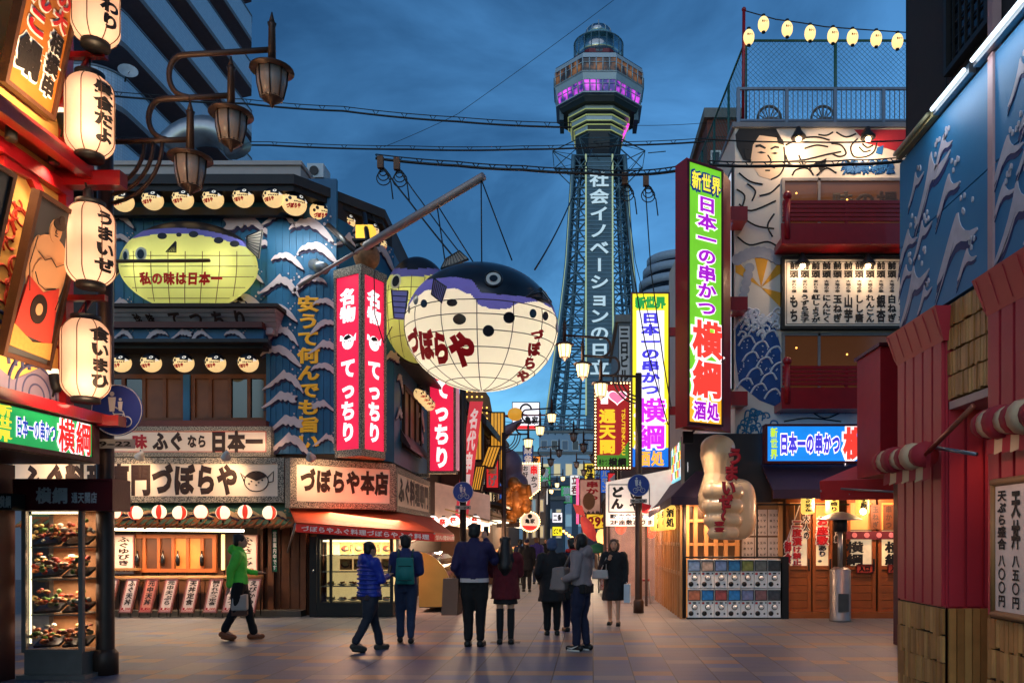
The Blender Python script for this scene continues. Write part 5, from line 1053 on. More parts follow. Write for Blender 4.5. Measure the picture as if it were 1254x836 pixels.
for ch, cx_, y0, y1 in (('づ', 657, 403, 416), ('ぼ', 653, 418, 436), ('ら', 648, 436, 452), ('や', 640, 452, 467)): mb.text(ch, lambda a, b, cc: tmap(a, b, cc, cx_ - 8, cx_ + 8, y0, y1), .07)
mb.build('lettering', mat('fish_deep_red', (176, 20, 28), .5, emit=.1, ecol=(190, 20, 26)), bf)
mb = MB()
for b in (-62, -46, -31, -17, -4, 8): mb.tube([c + V3((r[0] * 1.004 * math.sin(R(a)) * math.cos(R(b)), -r[1] * 1.004 * math.cos(R(a)) * math.cos(R(b)), r[2] * 1.004 * math.sin(R(b)))) for a in range(-110, 111, 6)], .008, 4)
for a in range(-75, 90, 26): mb.tube([c + V3((r[0] * 1.004 * math.sin(R(a)) * math.cos(R(b)), -r[1] * 1.004 * math.cos(R(a)) * math.cos(R(b)), r[2] * 1.004 * math.sin(R(b)))) for b in range(-88, 10, 6)], .008, 4)
mb.build('wire_rib', mat('rib_grey', (84, 74, 62), .6), bf)
lvf = mat('fin_lavender', (120, 116, 176), .5, emit=.12, ecol=(130, 126, 190))
fin(bf, 'tail_fin', [W(500, 357, 14.5), W(496, 391, 14.5), W(483, 390, 14.6), W(480, 356, 14.6)], None, lvf, blk2, .04, 5)
fin(bf, 'side_fin', [W(529, 361, 13.35), W(541, 371, 13.2), W(547, 352, 13.05), W(532, 342, 13.15)], None, lvf, blk2, .03, 7)
fin(bf, 'back_fin', [W(540, 330, 14.4), W(574, 318, 14.4), W(563, 308, 14.5), W(546, 318, 14.5)], None, mat('fin_grey', ()), blk2, .04, 8)
for dx, dz in ((-.5, -.05), (.5, -.1), (0, -.25)): lamp('POINT', c + V3((dx, -.05, dz)), 15, (255, 242, 222), .15, name='fish_light')
bm_ = thing('lantern_boom', 'slanting steel pole with cables holding the huge fish lantern', 'pole', W(440, 290, 16.4))
bp0, bp1 = W(366, 350, 17.2), W(592, 216, 14.35)
MB().tube([bp0, bp0.lerp(bp1, .42)], .035, 8).tube([bp0.lerp(bp1, .4), bp0.lerp(bp1, .41), bp1], [.07, .085, .075], 10).build('pole', mat('boom_grey', (156, 142, 138), .45, .3), bm_)
mb = MB(); tp = bp1 + V3((-.04, 0, -.05)); mid = bp0.lerp(bp1, .78)
for a, b in ((tp, c + V3((0, 0, r[2]))), (tp, W(627, 319, 14.3)), (mid, c + V3((-.1, .1, r[2]))), (mid, W(545, 320, 14.6)), (bp0.lerp(bp1, .5), W(455, 262, 18.4))): mb.tube([a, b], .012, 5)
mb.build('cable', BLACK, bm_)
MB().tube([bp0.lerp(bp1, .42), W(446, 262, 17.6)], .05, 6).tube([W(402, 276, 17.2), bp0.lerp(bp1, .35)], .06, 6).build('mount', DARK, bm_)
# second yellow fish behind it
c = W(512, 380, 18.7); r = (.8, .8, 1.2)
y2 = thing('yellow_fish_lantern', 'yellow blowfish lantern on the building corner half hidden by the huge white one', 'fish lantern', c)
fish_body(y2, c, r, lambda x, y, z: 2 if z > .62 + .25 * x * x else (1 if z > .45 + .3 * x * x else 0), [yel, lav, blk], 96, 72)
S3 = lambda x, z, k=1.015: c + V3((r[0] * x * k, -r[1] * math.sqrt(max(.02, 1 - x * x - z * z)) * k, r[2] * z * k))
mb = MB(); spatch(mb, S3, -.45, .38, .16, .15, 1.012); mb.build('eye', mat('fish_white', ()), y2); mb = MB(); spatch(mb, S3, -.45, .38, .11, .11, 1.02); mb.build('pupil', blk, y2)
mb = MB()
for z in (-.6, -.3, 0, .25): xm = math.sqrt(1 - z * z) * .98; mb.tube([S3(-xm + 2 * xm * i / 20, z, 1.004) for i in range(21)], .007, 4)
for x in (-.7, -.35, 0, .35): zm = math.sqrt(1 - x * x) * .98; mb.tube([S3(x, -zm + zm * 1.5 * i / 16, 1.004) for i in range(17)], .007, 4)
mb.build('wire_rib', mat('rib_grey', ()), y2); lamp('POINT', c + V3((-.1, -.2, 0)), 10, (255, 250, 160), .1, name='fish_light')
# fish head ornament with a yellow cap lamp on top of the corner sign
oh = thing('fish_head_ornament', 'brown fish head ornament with a yellow lamp box on top of the red corner sign', 'ornament', W(450, 332, 16.9)); c = W(449, 314, 16.95)
MB().ball(c, (.27, .27, .3), 20, 14).build('head', mat('ornament_brown', (150, 104, 66), .6, var=.5, vs=12), oh); MB().ball(c + V3((-.1, -.25, .12)), .06, 8, 6).ball(c + V3((.15, -.22, .12)), .06, 8, 6).build('eye', BLACK, oh)
MB().prism([(c.x - .19, c.y - .15), (c.x + .16, c.y - .15), (c.x + .16, c.y + .15), (c.x - .19, c.y + .15)], c.z + .31, c.z + .6).build('lamp_box', lit('amber_box', (250, 196, 60), 1.1), oh)
MB().box(c.x - .25, c.x + .22, c.y - .2, c.y + .2, c.z + .27, c.z + .308).build('cap_plate', BLACK, oh)
pj = thing('wall_projector', 'grey cylindrical projector lamp on the blue wall beside the boom', 'lamp', W(392, 326, 17.1))
MB().tube([W(384, 324, 17.2), W(397, 329, 16.8)], .12, 12).build('housing', STEEL, pj); MB().tube([W(388, 318, 17.1), W(388, 318, 17.3)], .03, 6).build('bracket', DARK, pj)
# lamps that wash the blue wall from under the eave
for i, px in enumerate((336, 385)): lamp('AREA', W(px, 268, 16.6), 15, (214, 226, 220), .9, W(px + 4, 420, 17.3), name='eave_wall_wash', sy=.08)
# ---------------------------------------------------------------- mural building on the right
DS = 16.8; XS = X(900, DS)
mur = thing('mural_building', 'white corner building with painted wrestler mural, red balconies and fenced roof', 'building', (7, 20, 0))
mwall = mat('mural_white', (208, 196, 184), .75, var=.12, vs=2, bump=.12, bs=20)
ZR = Z(157, DS)
MB().prism([(XS, DS), (11, DS), (11, 26), (XS - .35, 26)], 3.0, ZR).build('wall', mwall, mur)
fS = Fr((XS, DS, 0), (11, DS, 0)); us = lambda px: X(px, DS) - XS; vs_ = lambda py: Z(py, DS)
mink = mat('mural_ink', (24, 24, 28), .7, var=.1); skin_m = mat('mural_skin', (212, 184, 158), .7, var=.06)
def curve(mb, f, pts, r=.02, n=.004, ufn=us, vfn=vs_):
    P = [V3((ufn(a), vfn(b), 0)) for a, b in pts]; out = []
    for i in range(len(P) - 1):
        p0, p1, p2, p3 = P[max(i - 1, 0)], P[i], P[i + 1], P[min(i + 2, len(P) - 1)]
        for k in range(5): t = k / 5; out.append(.5 * ((2 * p1) + (p2 - p0) * t + (2 * p0 - 5 * p1 + 4 * p2 - p3) * t * t + (3 * p1 - p0 - 3 * p2 + p3) * t ** 3))
    out.append(P[-1]); mb.tube([f.p(p.x, p.y, n) for p in out], r, 4)
pl_ = lambda pts: [(us(a), vs_(b)) for a, b in pts][::-1]
mb = MB(); mb.fpoly(fS, pl_([(921, 160), (950, 160), (958, 172), (960, 195), (955, 212), (944, 220), (930, 216), (919, 200), (916, 180)]), 0, .006); mb.build('wrestler_face', skin_m, mur)
mb = MB()
mb.fpoly(fS, pl_([(905, 158), (950, 158), (957, 170), (946, 168), (930, 166), (922, 178), (919, 198), (910, 196), (902, 180), (900.5, 165)]), 0, .012); mb.fpoly(fS, pl_([(925, 178), (931, 177), (938, 181), (937, 183), (930, 180), (925, 181)]), 0, .012); mb.fpoly(fS, pl_([(943, 182), (949, 179), (954, 180), (954, 182), (949, 181.5), (944, 184)]), 0, .012)
mb.fpoly(fS, pl_([(927, 187), (932, 185.5), (938, 187.5), (932, 188.5)]), 0, .012); mb.fpoly(fS, pl_([(944, 188), (949, 186.5), (953, 188), (949, 189.5)]), 0, .012); mb.fpoly(fS, pl_([(950, 165), (959, 172), (960, 178), (953, 176)]), 0, .012)
for c_ in ([(940, 190), (944, 197), (939, 199)], [(935, 205), (942, 204), (949, 206)], [(937, 209), (943, 209)], [(917, 184), (912, 183), (913, 193), (920, 197)], [(905, 212), (918, 222), (934, 226)], [(944, 220), (955, 214), (961, 200), (960, 180)], [(960, 198), (985, 196), (1010, 190), (1030, 186)], [(962, 190), (966, 200), (975, 204)], [(1002, 165), (1012, 166), (1020, 162)], [(1018, 176), (1030, 178), (1036, 188), (1028, 192), (1018, 188)], [(1050, 170), (1042, 180), (1046, 192), (1060, 192), (1070, 186), (1074, 174)], [(990, 208), (1000, 200), (1008, 204)], [(905, 250), (920, 258), (950, 246)], [(903, 262), (925, 276), (948, 280)], [(1000, 215), (1012, 206), (1024, 212)], [(970, 215), (975, 208), (988, 206), (996, 214)], [(962, 178), (980, 170), (1000, 168), (1016, 172)], [(985, 182), (1000, 178), (1014, 180)], [(1036, 196), (1046, 204), (1060, 208), (1085, 206)], [(1024, 162), (1036, 168), (1048, 164)], [(1052, 180), (1058, 186), (1066, 184)], [(1056, 176), (1062, 181), (1069, 178)], [(902, 232), (912, 240), (908, 256)], [(930, 240), (944, 236), (955, 226)], [(903, 290), (918, 300), (940, 296), (955, 304)], [(948, 262), (940, 276), (946, 290)], [(915, 225), (925, 234), (921, 246)], [(978, 190), (984, 202), (994, 210)]): curve(mb, fS, c_, .018)
mb.fpoly(fS, pl_([(1000, 200), (1012, 194), (1010, 206), (1004, 210)]), 0, .012); mb.build('ink_outline', mink, mur)
mb = MB(); mb.fpoly(fS, pl_([(1046, 159), (1112, 159), (1112, 190), (1080, 180), (1062, 176)]), 0, .008); mb.build('red_fan', mat('mural_red2', (158, 32, 44), .7), mur)
mb = MB(); mb.fpoly(fS, pl_([(1074, 181), (1082, 178), (1080, 190), (1072, 188)]), 0, .012)
rr = random.Random(5)
for i in range(110): a, b = 1030 + rr.random() * 60, 200 + rr.random() * 14; curve(mb, fS, [(a, b), (a + 3, b - 4), (a + 6, b - 1)], .016 + .012 * rr.random())
mb.build('blue_stroke', mat('mural_blue', (24, 88, 150), .7, var=.3), mur)
# left strip: rays, fan cloud, rolling waves, curls
mb = MB()
for i in range(6): a0, a1 = R(165 - i * 34), R(150 - i * 34); cx_, cy_ = us(932), vs_(352); mb.fpoly(fS, [(cx_, cy_)] + [(max(.01, min(us(956), cx_ + 1.2 * math.cos(a))), max(vs_(378), min(vs_(312), cy_ + 1.2 * math.sin(a)))) for a in (a1, a0)], .0, .006)
mb.build('sun_ray', mat('mural_gold', (214, 150, 40), .7), mur)
mb = MB()
for i in range(9): t = i / 8; mb.fdisc(fS, us(903 + 50 * t), vs_(318 - 9 * math.sin(t * 3.1)) + .0, .12, .12, 0, .012 + .002 * i, 0, 14)
for i in range(5): mb.fdisc(fS, us(918 - 2 * i), vs_(328 + 9 * i), .1, .1, 0, .014 + .002 * i, 0, 14)
mb.build('fan_cloud', mat('mural_grey', (150, 150, 160), .7), mur)
wb = mat('mural_deep_blue', (22, 66, 128), .7, var=.35, vs=5); mb = MB(); m2 = MB()
mb.fpoly(fS, pl_([(901, 398), (915, 385), (935, 388), (950, 402), (956, 425), (956, 500), (930, 490), (905, 470), (901, 440)]), 0, .006); mb.build('sea_swell', wb, mur)
for i in range(14): a, b = 905 + (i * 17) % 46, 398 + i * 6.5; curve(m2, fS, [(a - 6, b + 6), (a, b - 3), (a + 9, b - 6), (a + 14, b + 2)], .022, .008)
for i in range(70): m2.fdisc(fS, us(903 + rr.random() * 50), vs_(392 + rr.random() * 90), .014, .014, .006, .014, 0, 6)
for i in range(26):
    a, b = 902 + rr.random() * 46, 382 + rr.random() * 30; curve(m2, fS, [(a, b), (a + 4, b - 5), (a + 9, b - 3), (a + 8, b + 2), (a + 5, b)], .02 + .014 * rr.random(), .011)
for i in range(16): a, b = 903 + rr.random() * 44, 386 + rr.random() * 10; m2.fdisc(fS, us(a), vs_(b), .05, .04, .004, .016 + i * .0015, 0, 10)
m2.build('foam', mat('mural_foam', (205, 206, 214), .7), mur)
mb = MB()
for i in range(46):
    a, b = 903 + rr.random() * 48, 505 + rr.random() * 58; s_ = 3 + rr.random() * 3; curve(mb, fS, [(a - s_, b + s_), (a - s_ * .6, b - s_), (a + s_ * .6, b - s_), (a + s_, b), (a + s_ * .2, b + s_ * .2)], .016, .004)
mb.build('curl_stroke', mat('mural_teal', (40, 110, 150), .7, var=.3), mur)
mb = MB()
for c_ in ([(955, 506), (985, 500), (1010, 512), (1040, 502), (1075, 510)], [(960, 516), (990, 512), (1030, 516)], [(1000, 506), (1020, 496), (1036, 506)]): curve(mb, fS, c_, .014)
mb.build('hill_stroke', mink, mur)
# windows, balconies
gfr = mat('window_grey', (126, 120, 120), .5, .3); brg = mat('brown_glass', (86, 58, 40), .12, var=.35, vs=.8, emit=.07, ecol=(190, 110, 60))
for (a, b, c_, d_), nm in (((957, 219, 1130, 312), 0), ((957, 408, 1130, 506), 1)):
    w_ = MB(); w_.fring(fS, us(a), us(b if False else 1130), vs_(d_), vs_(b), .06, .0, .05); w_.fbox(fS, us(1001), us(1004), vs_(d_), vs_(b), 0, .05); o = w_.build('window', gfr, mur)
    MB().fbox(fS, us(a) + .03, us(1130) - .03, vs_(d_) + .03, vs_(b) - .03, -.03, .012).build('pane', brg, o)
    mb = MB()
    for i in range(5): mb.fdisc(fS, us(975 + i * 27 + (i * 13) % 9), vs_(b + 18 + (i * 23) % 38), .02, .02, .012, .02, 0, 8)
    mb.build('painted_bulb_reflection', lit('painted_bulb_glint', (255, 170, 80), 3), o)  # glowing dots painted on the pane in place of bulb reflections
    if nm == 0: mb = MB(); mb.ftext(fS, '味の揚', us(1018), us(1100), vs_(258), vs_(234), .014, .05); mb.build('faded_lettering', mat('faded_letter', (60, 44, 36), .5), o)
for yt, yb, nm in ((262, 312, 'upper'), (457, 506, 'lower')):
    mb = MB(); mb.fbox(fS, us(948), us(1140), vs_(yb), vs_(yb) + .14, 0, .62); mb.fbox(fS, us(948), us(1140), vs_(yb) + .14, vs_(yb) + .42, .56, .6); mb.build('balcony', REDP, mur)
    mb = MB(); k = 5
    for i in range(k): v = vs_(yb) + .5 + i * (vs_(yt) - vs_(yb) - .5) / (k - 1); mb.fbox(fS, us(950), us(1140), v - .035, v + .03, .54, .6)
    for u in (us(954), us(954) + 1.2, us(954) + 2.4): mb.fbox(fS, u - .03, u + .03, vs_(yb) + .4, vs_(yt), .535, .59)
    mb.build('rail_slat', REDP, mur)
    MB().tube([fS.p(us(955), vs_(yb) + .1, .6), fS.p(us(955), vs_(yt) + .06, .6)], .06, 10).ball(fS.p(us(955), vs_(yt) + .12, .6), .09, 12, 8).build('ball_post', REDP, mur)
f = FP(957, 314, 1118, 403, DS - .12); mbd = thing('menu_signboard', 'large white menu board with rows of black brush letters between the red balconies', 'menu board', f.p(f.w / 2, 0, -.05))
MB().fring(f, 0, f.w, 0, f.h, .06, -.1, .05).build('frame', BLACK, mbd); MB().fbox(f, .06, f.w - .06, .06, f.h - .06, -.08, 0).build('board', mat('board_white', (214, 204, 192), .6), mbd); mb = MB()
mb.fring(f, .1, f.w - .1, .1, f.h - .1, .012, 0, .006)
cols = ['もち', 'うずら玉子', '紅しょうが', 'にんにく', '玉ねぎ', '山芋', 'しし唐', 'れんこん', '銀杏', '白ねぎ', 'さつま芋']
for i, s_ in enumerate(cols):
    u0 = .16 + i * .222; mb.ftext(f, '前頭', u0, u0 + .19, f.h * .7, f.h * .93, .006, .04, True); mb.ftext(f, '変わり種' if i < 3 else '大地の幸', u0 + .04, u0 + .15, f.h * .5, f.h * .68, .006, .03, True); mb.ftext(f, s_, u0, u0 + .19, f.h * .09, f.h * .48, .006, .045, True)
mb.build('lettering', INK, mbd)
# hooded lamps lighting the mural and the board
def hood(px, py, d, label, pw):
    t = thing('hooded_lamp', label, 'lamp', W(px, py, d), 'hooded lamps on the mural building'); p = W(px, py, d)
    MB().lathe([(.15, -.1), (.14, -.06), (.06, .04), (.04, .12)], p, 14).build('hood', DARK, t); MB().ball(p + V3((0, 0, -.12)), .055, 10, 8).build('bulb', lit('hot_bulb', (255, 224, 160), 14), t)
    MB().tube([p + V3((0, 0, .1)), p + V3((0, .1, .16)), V3((p.x, DS + .02, p.z + .16))], .018, 6).build('arm', DARK, t); lamp('POINT', p + V3((0, -.02, -.2)), pw, (255, 196, 116), .06, name='hood_light')
hood(978, 163, DS - .38, 'hooded lamp over the painted wrestler face', 40); hood(1063, 163, DS - .38, 'hooded lamp over the painted red fan', 40)
hood(983, 318, DS - .42, 'left hooded lamp over the white menu board', 17); hood(1063, 318, DS - .42, 'right hooded lamp over the white menu board', 17)
# roof edge, railing, fence, string of lanterns
mb = MB().box(XS - .06, 11, DS - .06, DS + .35, ZR, ZR + .1); mb.box(XS - .06, XS + .2, DS + .36, 26, ZR, ZR + .1); mb.build('roof_edge', mat('roof_grey', (104, 110, 120), .6), mur)
rg = thing('roof_railing', 'grey metal railing along the roof edge of the mural building', 'railing', (XS + 2, DS, ZR + .1)); fr = Fr((XS + .05, DS + .1, ZR + .1), (9, DS + .1, ZR + .1)); mb = MB(); pst = MB(); hr = Z(105, DS) - ZR - .1
mb.fbox(fr, 0, fr.w, hr - .05, hr, 0, .05); mb.fbox(fr, 0, fr.w, .08, .12, 0, .04)
for i in range(60): mb.fbox(fr, .06 + i * .1, .075 + i * .1, .12, hr - .05, .01, .03)
for i in range(5): pst.fbox(fr, i * 1.0, i * 1.0 + .06, 0, hr - .051, -.01, .055)
mb.build('rail_bar', mat('rail_grey', (112, 124, 140), .5, .3), rg); pst.build('post', mat('rail_grey', ()), rg)
gr_ = mat('fence_green', (32, 84, 80), .5); fn = thing('mesh_fence', 'green chain link fence behind the roof railing of the mural building', 'fence', (XS + 2, DS + .5, ZR + .1)); ff = Fr((X(913, 17.3), 17.3, ZR + .1), (9, 17.3, ZR + .1)); hf = Z(50, 17.3) - ZR - .1
mb = MB()
for u in (0, X(1023, 17.3) - X(913, 17.3), 3.9): mb.tube([ff.p(u, 0), ff.p(u, hf)], .035, 8)
mb.tube([ff.p(0, hf), ff.p(ff.w, hf)], .025, 6); fs2 = Fr((X(913, 17.3) - .3, 25.5, ZR + .1), (X(913, 17.3), 17.3, ZR + .1))
for i in range(5): mb.tube([fs2.p(fs2.w * i / 5, 0), fs2.p(fs2.w * i / 5, hf)], .03, 6)
mb.tube([fs2.p(0, hf), fs2.p(fs2.w, hf)], .025, 6); mb.build('fence_post', gr_, fn)
mb = MB()
for f_, st in ((ff, .11), (fs2, .16)):
    n = int((f_.w + hf) / st)
    for i in range(n):
        a = i * st
        p0 = (a, 0) if a <= f_.w else (f_.w, a - f_.w); p1 = (a - hf, hf) if a >= hf else (0, a); mb.tube([f_.p(*p0), f_.p(*p1)], .004, 3, sm=False); mb.tube([f_.p(f_.w - p0[0], p0[1]), f_.p(f_.w - p1[0], p1[1])], .004, 3, sm=False)
mb.build('wire_mesh', gr_, fn)
pz = thing('roof_pole', 'thin red pole at the roof corner holding the string of lanterns', 'pole', W(910, 150, 17)); MB().tube([W(910, 152, 17), W(911, 12, 17)], .035, 8).ball(W(911, 12, 17), .05, 8, 6).build('mast', REDP, pz)
LP = [(917, 46), (935, 30), (964, 36), (992, 41), (1020, 44), (1044, 46), (1073, 48), (1099, 51)]
wr = MB().tube([W(911, 13, 17), W(925, 17, 17), W(950, 24, 17), W(980, 28, 17), W(1010, 33, 17), W(1050, 36, 17), W(1110, 40, 17), W(1180, 44, 17)], .012, 5); tag(wr.build('overhead_cable', BLACK, origin=W(911, 13, 17)), 'black cord carrying the string of roof lanterns', 'cord')
def oval(px, py, d, label):
    c = W(px, py, d); t = thing('oval_lantern', label, 'lantern', c, 'string of oval lanterns on the roof'); mb = MB(); mb.ball(c, (.115, .115, .16), 16, 12)
    mb.build('shell', lit('oval_cream', (255, 214, 140), 1.25), t); MB().tube([c + V3((0, 0, .15)), c + V3((0, 0, .2))], .04, 8).tube([c - V3((0, 0, .15)), c - V3((0, 0, .18))], .04, 8).build('cap', BLACK, t)
    MB().text('串かつ', lambda a, b, z: c + V3((-.06 + .12 * a, -.118, -.03 + .06 * b)), .04).build('lettering', mat('amber_ink', (150, 80, 30), .6), t); return t
ov = oval(*LP[0], 16.95, 'lowest oval lantern on the string beside the red roof pole')
for i, (px, py) in enumerate(LP[1:]): dup(ov, W(px, py, 16.95), '%s oval lantern from the red pole on the sagging roof string' % ORD[i], 0)
for i, (px, py) in enumerate(((942, 140), (1008, 138))):
    t = thing('roof_chair', ('round backed chair behind the roof railing at the left', 'upturned chair behind the roof railing at the middle')[i], 'chair', W(px, 152, 17.5)); c = W(px, 152, 17.5)
    cm = mat('rattan', (120, 106, 96), .7); MB().tube([c + V3((.25 * math.cos(R(a)), 0, .1 + .28 * math.sin(R(a)))) for a in range(0, 181, 15)], .03, 6).build('backrest_hoop', cm, t); mb = MB()
    for j in range(7): a = R(20 + 23 * j); mb.tube([c + V3((0, 0, .05)), c + V3((.25 * math.cos(a), 0, .1 + .28 * math.sin(a)))], .012, 4)
    mb.build('backrest_spoke', cm, t); MB().lathe([(.24, 0), (.25, .05)], c - V3((0, .0, .02)), 16).build('seat', cm, t); mb = MB()
    for a in (-1, 1): MB().tube([c + V3((.2 * a, 0, 0)), c + V3((.22 * a, 0, -.22))], .02, 5).build('leg', cm, t)
# side sign and red beams
bm = MB()
for py0, py1 in ((255, 272), (365, 381), (480, 497)): bm.box(X(858, 16.2), X(912, 16.5), 16.2, 16.34, Z(py1, 16.3), Z(py0, 16.3)); bm.box(XS - .12, XS + .14, 16.34, 16.8, Z(py1, 16.3) + .02, Z(py0, 16.3) - .02)
f = Fr((XS - .05, 18.4, Z(478, 17)), (XS - .03, 16.9, Z(478, 17))); f.h = Z(208, 17) - Z(478, 17)
signbox('side_sign', 'white side sign with blue letters on the flank of the mural building', 'sign', f, lit('cool_white_face', (214, 222, 238), .75), DARK, [('日本一の串かつ横綱', .2, .03, .8, .97, mat('sign_blue_letter', (60, 70, 170), .5), .04, True)], dep=.15)
# great green sign
zb, zt = Z(519, 14.7), Z(195, 14.6); NP, RP = (X(842, 14.6), 14.6), (X(885, 15.05), 15.05)
gsn = thing('vertical_sign', 'tall lime green lit sign with purple and red letters before the mural building', 'sign', (NP[0], 15, zb)); f = Fr((*NP, zb), (*RP, zb)); H = zt - zb
mb = MB(); mb.prism([(X(827, 14.95), 14.95), (NP[0] - .003, NP[1] - .003), (f.p(0, 0, -.03).x, f.p(0, 0, -.03).y), (f.p(f.w, 0, -.03).x, f.p(f.w, 0, -.03).y), (RP[0] + .25, RP[1] + .55)], zb - .05, zt + .04)
mb.build('red_casing', REDP, gsn); mb = MB(); mb.fring(f, 0, f.w, 0, H, .035, -.029, .02); mb.build('trim', DRED, gsn)
k = lambda py: H * (519 - py) / 324.
lime = lit('lime_face', (120, 206, 44), .85, var=.2); org_ = lit('orange_face', (250, 176, 40), .95, var=.1); pur = lit('purple_letter', (168, 24, 196), .85); dkb = lit('navy_letter', (20, 60, 130), .5)
m = MB(); m.fbox(f, .035, f.w - .035, k(483), H - .035, -.028, 0); m.build('green_face', lime, gsn); m = MB(); m.fbox(f, .035, f.w - .035, .035, k(483), -.028, 0); m.build('orange_face', org_, gsn)
mo, mp2, mr2, my, mn = MB(), MB(), MB(), MB(), MB(); W_ = f.w
mn.ftext(f, '新世界', .08, W_ - .06, k(230), k(206), .006, .14); my.ftext(f, '新世界', .08, W_ - .06, k(230), k(206), .02, .03)
for st, u0, u1, a, b, mm in (('日本一の串かつ', .2, .68, 384, 234, mp2), ('横綱', .08, .82, 487, 388, mr2)): mo.ftext(f, st, u0, u1, k(a), k(b), .006, .1, True, dep=.1); mm.ftext(f, st, u0, u1, k(a), k(b), .022, .04, True, dep=.05)
mo.ftext(f, '酒処', .12, W_ - .1, k(514), k(489), .006, .11, dep=.08); mp2.ftext(f, '酒処', .12, W_ - .1, k(514), k(489), .022, .04, dep=.05)
mn.build('navy_outline', dkb, gsn); my.build('yellow_lettering', ylw, gsn); mo.build('white_outline', wg, gsn); mp2.build('purple_lettering', pur, gsn); mr2.build('red_lettering', lit('coral_letter', (244, 62, 48), .95), gsn)
bm.build('red_beam', REDP, gsn)
# yellow sign
f = FP(773, 358, 820, 573, 21.); ysn = thing('vertical_sign', 'tall yellow lit sign with blue and magenta letters behind the street lamp', 'sign', f.p(f.w / 2, 0)); H = f.h; W_ = f.w; k = lambda py: H * (573 - py) / 215.
MB().fring(f, 0, W_, 0, H, .035, -.3, .02).fbox(f, .036, W_ - .036, .036, H - .036, -.3, -.02).build('casing', DRED, ysn)
m = MB(); m.fbox(f, .035, .14, k(548), H - .035, -.019, 0); m.fbox(f, W_ - .14, W_ - .035, k(548), H - .035, -.019, 0); m.fbox(f, .14, W_ - .14, k(380), H - .035, -.019, 0); m.build('yellow_face', lit('yellow_face', (248, 228, 40), 1.0, var=.1), ysn)
m = MB(); m.fbox(f, .14, W_ - .14, k(548), k(380), -.018, .001); m.build('white_face', lit('white_face', (240, 236, 246), 1.05), ysn); m = MB(); m.fbox(f, .035, W_ - .035, .035, k(548), -.019, 0); m.build('blue_face', lit('blue_face', (16, 110, 214), .9), ysn)
m = MB(); m.ftext(f, '新世界', .1, W_ - .1, k(378), k(363), .008, .08); m.build('green_lettering', lit('green_letter', (40, 160, 70), .7), ysn); m = MB(); m.ftext(f, '日本一の串かつ', .24, W_ - .24, k(484), k(382), .008, .05, True); m.build('blue_lettering', lit('violet_blue_letter', (70, 60, 214), .8), ysn)
m = MB(); m.ftext(f, '横綱', .08, W_ - .08, k(551), k(486), .01, .075, True, dep=.06); m.build('white_outline', wg, ysn); m = MB(); m.ftext(f, '横綱', .08, W_ - .08, k(551), k(486), .03, .03, True, dep=.05); m.build('magenta_lettering', lit('magenta_letter', (208, 40, 226), .9), ysn)
m = MB(); m.ftext(f, '酒処', .16, W_ - .14, k(571), k(551), .008, .04); m.build('orange_lettering', lit('orange_letter', (246, 176, 60), .9), ysn)
mb = MB()
for py in (400, 497): mb.box(X(820, 21) + .0, X(842, 21), 21.05, 21.2, Z(py + 10, 21), Z(py, 21))
mb.build('red_bracket', REDP, ysn)
# heart sign with bulb border
f = FP(727, 467, 774, 575, 23.5); hs = thing('heart_sign', 'red sign with white letter, pink heart and a border of small bulbs', 'sign', f.p(f.w / 2, 0)); H, W_ = f.h, f.w; k = lambda py: H * (575 - py) / 108.
MB().fring(f, 0, W_, 0, H, .1, -.2, .02).build('frame', DRED, hs); MB().fbox(f, .1, W_ - .1, k(557), H - .1, -.2, 0).build('red_face', lit('deep_red_face', (158, 26, 26), .75), hs); MB().fbox(f, .1, W_ - .1, .1, k(557), -.2, 0).fpoly(f, [(W_ - .1, k(557)), (W_ - .1, k(540)), (W_ - .36, k(557))], 0, .004).build('green_face', lit('grass_face', (72, 132, 40), .7), hs)
mb = MB()
n1, n2 = 12, 27
for i in range(n1): mb.ball(f.p(.05 + (W_ - .1) * i / (n1 - 1), .05, .03), .024, 8, 5); mb.ball(f.p(.05 + (W_ - .1) * i / (n1 - 1), H - .05, .03), .024, 8, 5)
for i in range(1, n2 - 1): mb.ball(f.p(.05, .05 + (H - .1) * i / (n2 - 1), .03), .024, 8, 5); mb.ball(f.p(W_ - .05, .05 + (H - .1) * i / (n2 - 1), .03), .024, 8, 5)
bulbm = lit('border_bulb', (255, 220, 150), 4); mb.build('bulb_border', bulbm, hs)
mb = MB(); mb.ftext(f, 'I', .2, .42, k(497), k(475), .008, .05); x0, y0 = .68, k(497); 
mb.build('white_lettering', wg, hs); mb = MB(); hp = [(.016 * 1.25 * 16 * math.sin(t) ** 3, .0165 * (13 * math.cos(t) - 5 * math.cos(2 * t) - 2 * math.cos(3 * t) - math.cos(4 * t))) for t in [2 * math.pi * i / 30 for i in range(30)]][::-1]
mb.fpoly(f, [(x0 + a * .9, k(486) + b * .9) for a, b in hp], 0, .01, 1); mb.fpoly(f, [(x0 + a * .75, k(486) + b * .75) for a, b in hp], 0, .016, 0); mb.build('heart', [lit('heart_pink', (236, 120, 160), .9), wg], hs)
mb = MB(); mb.ftext(f, '通天閣', .15, .64, k(556), k(500), .008, .05, True); u1 = .92
mb.text('TSUTENKAKU', lambda a, b, c_: f.p(.86 + .15 * (b - .5), k(500) + (k(557) - k(500)) * a, .008 + c_ * .02), .02); mb.build('yellow_lettering', lit('gold_letter_lit', (236, 196, 40), .9), hs)
mb = MB(); mb.ftext(f, '横綱', .42, .95, k(571), k(560), .008, .05); mb.ftext(f, '串かつ', .14, .4, k(570), k(561), .008, .03); mb.build('black_lettering', INK, hs)
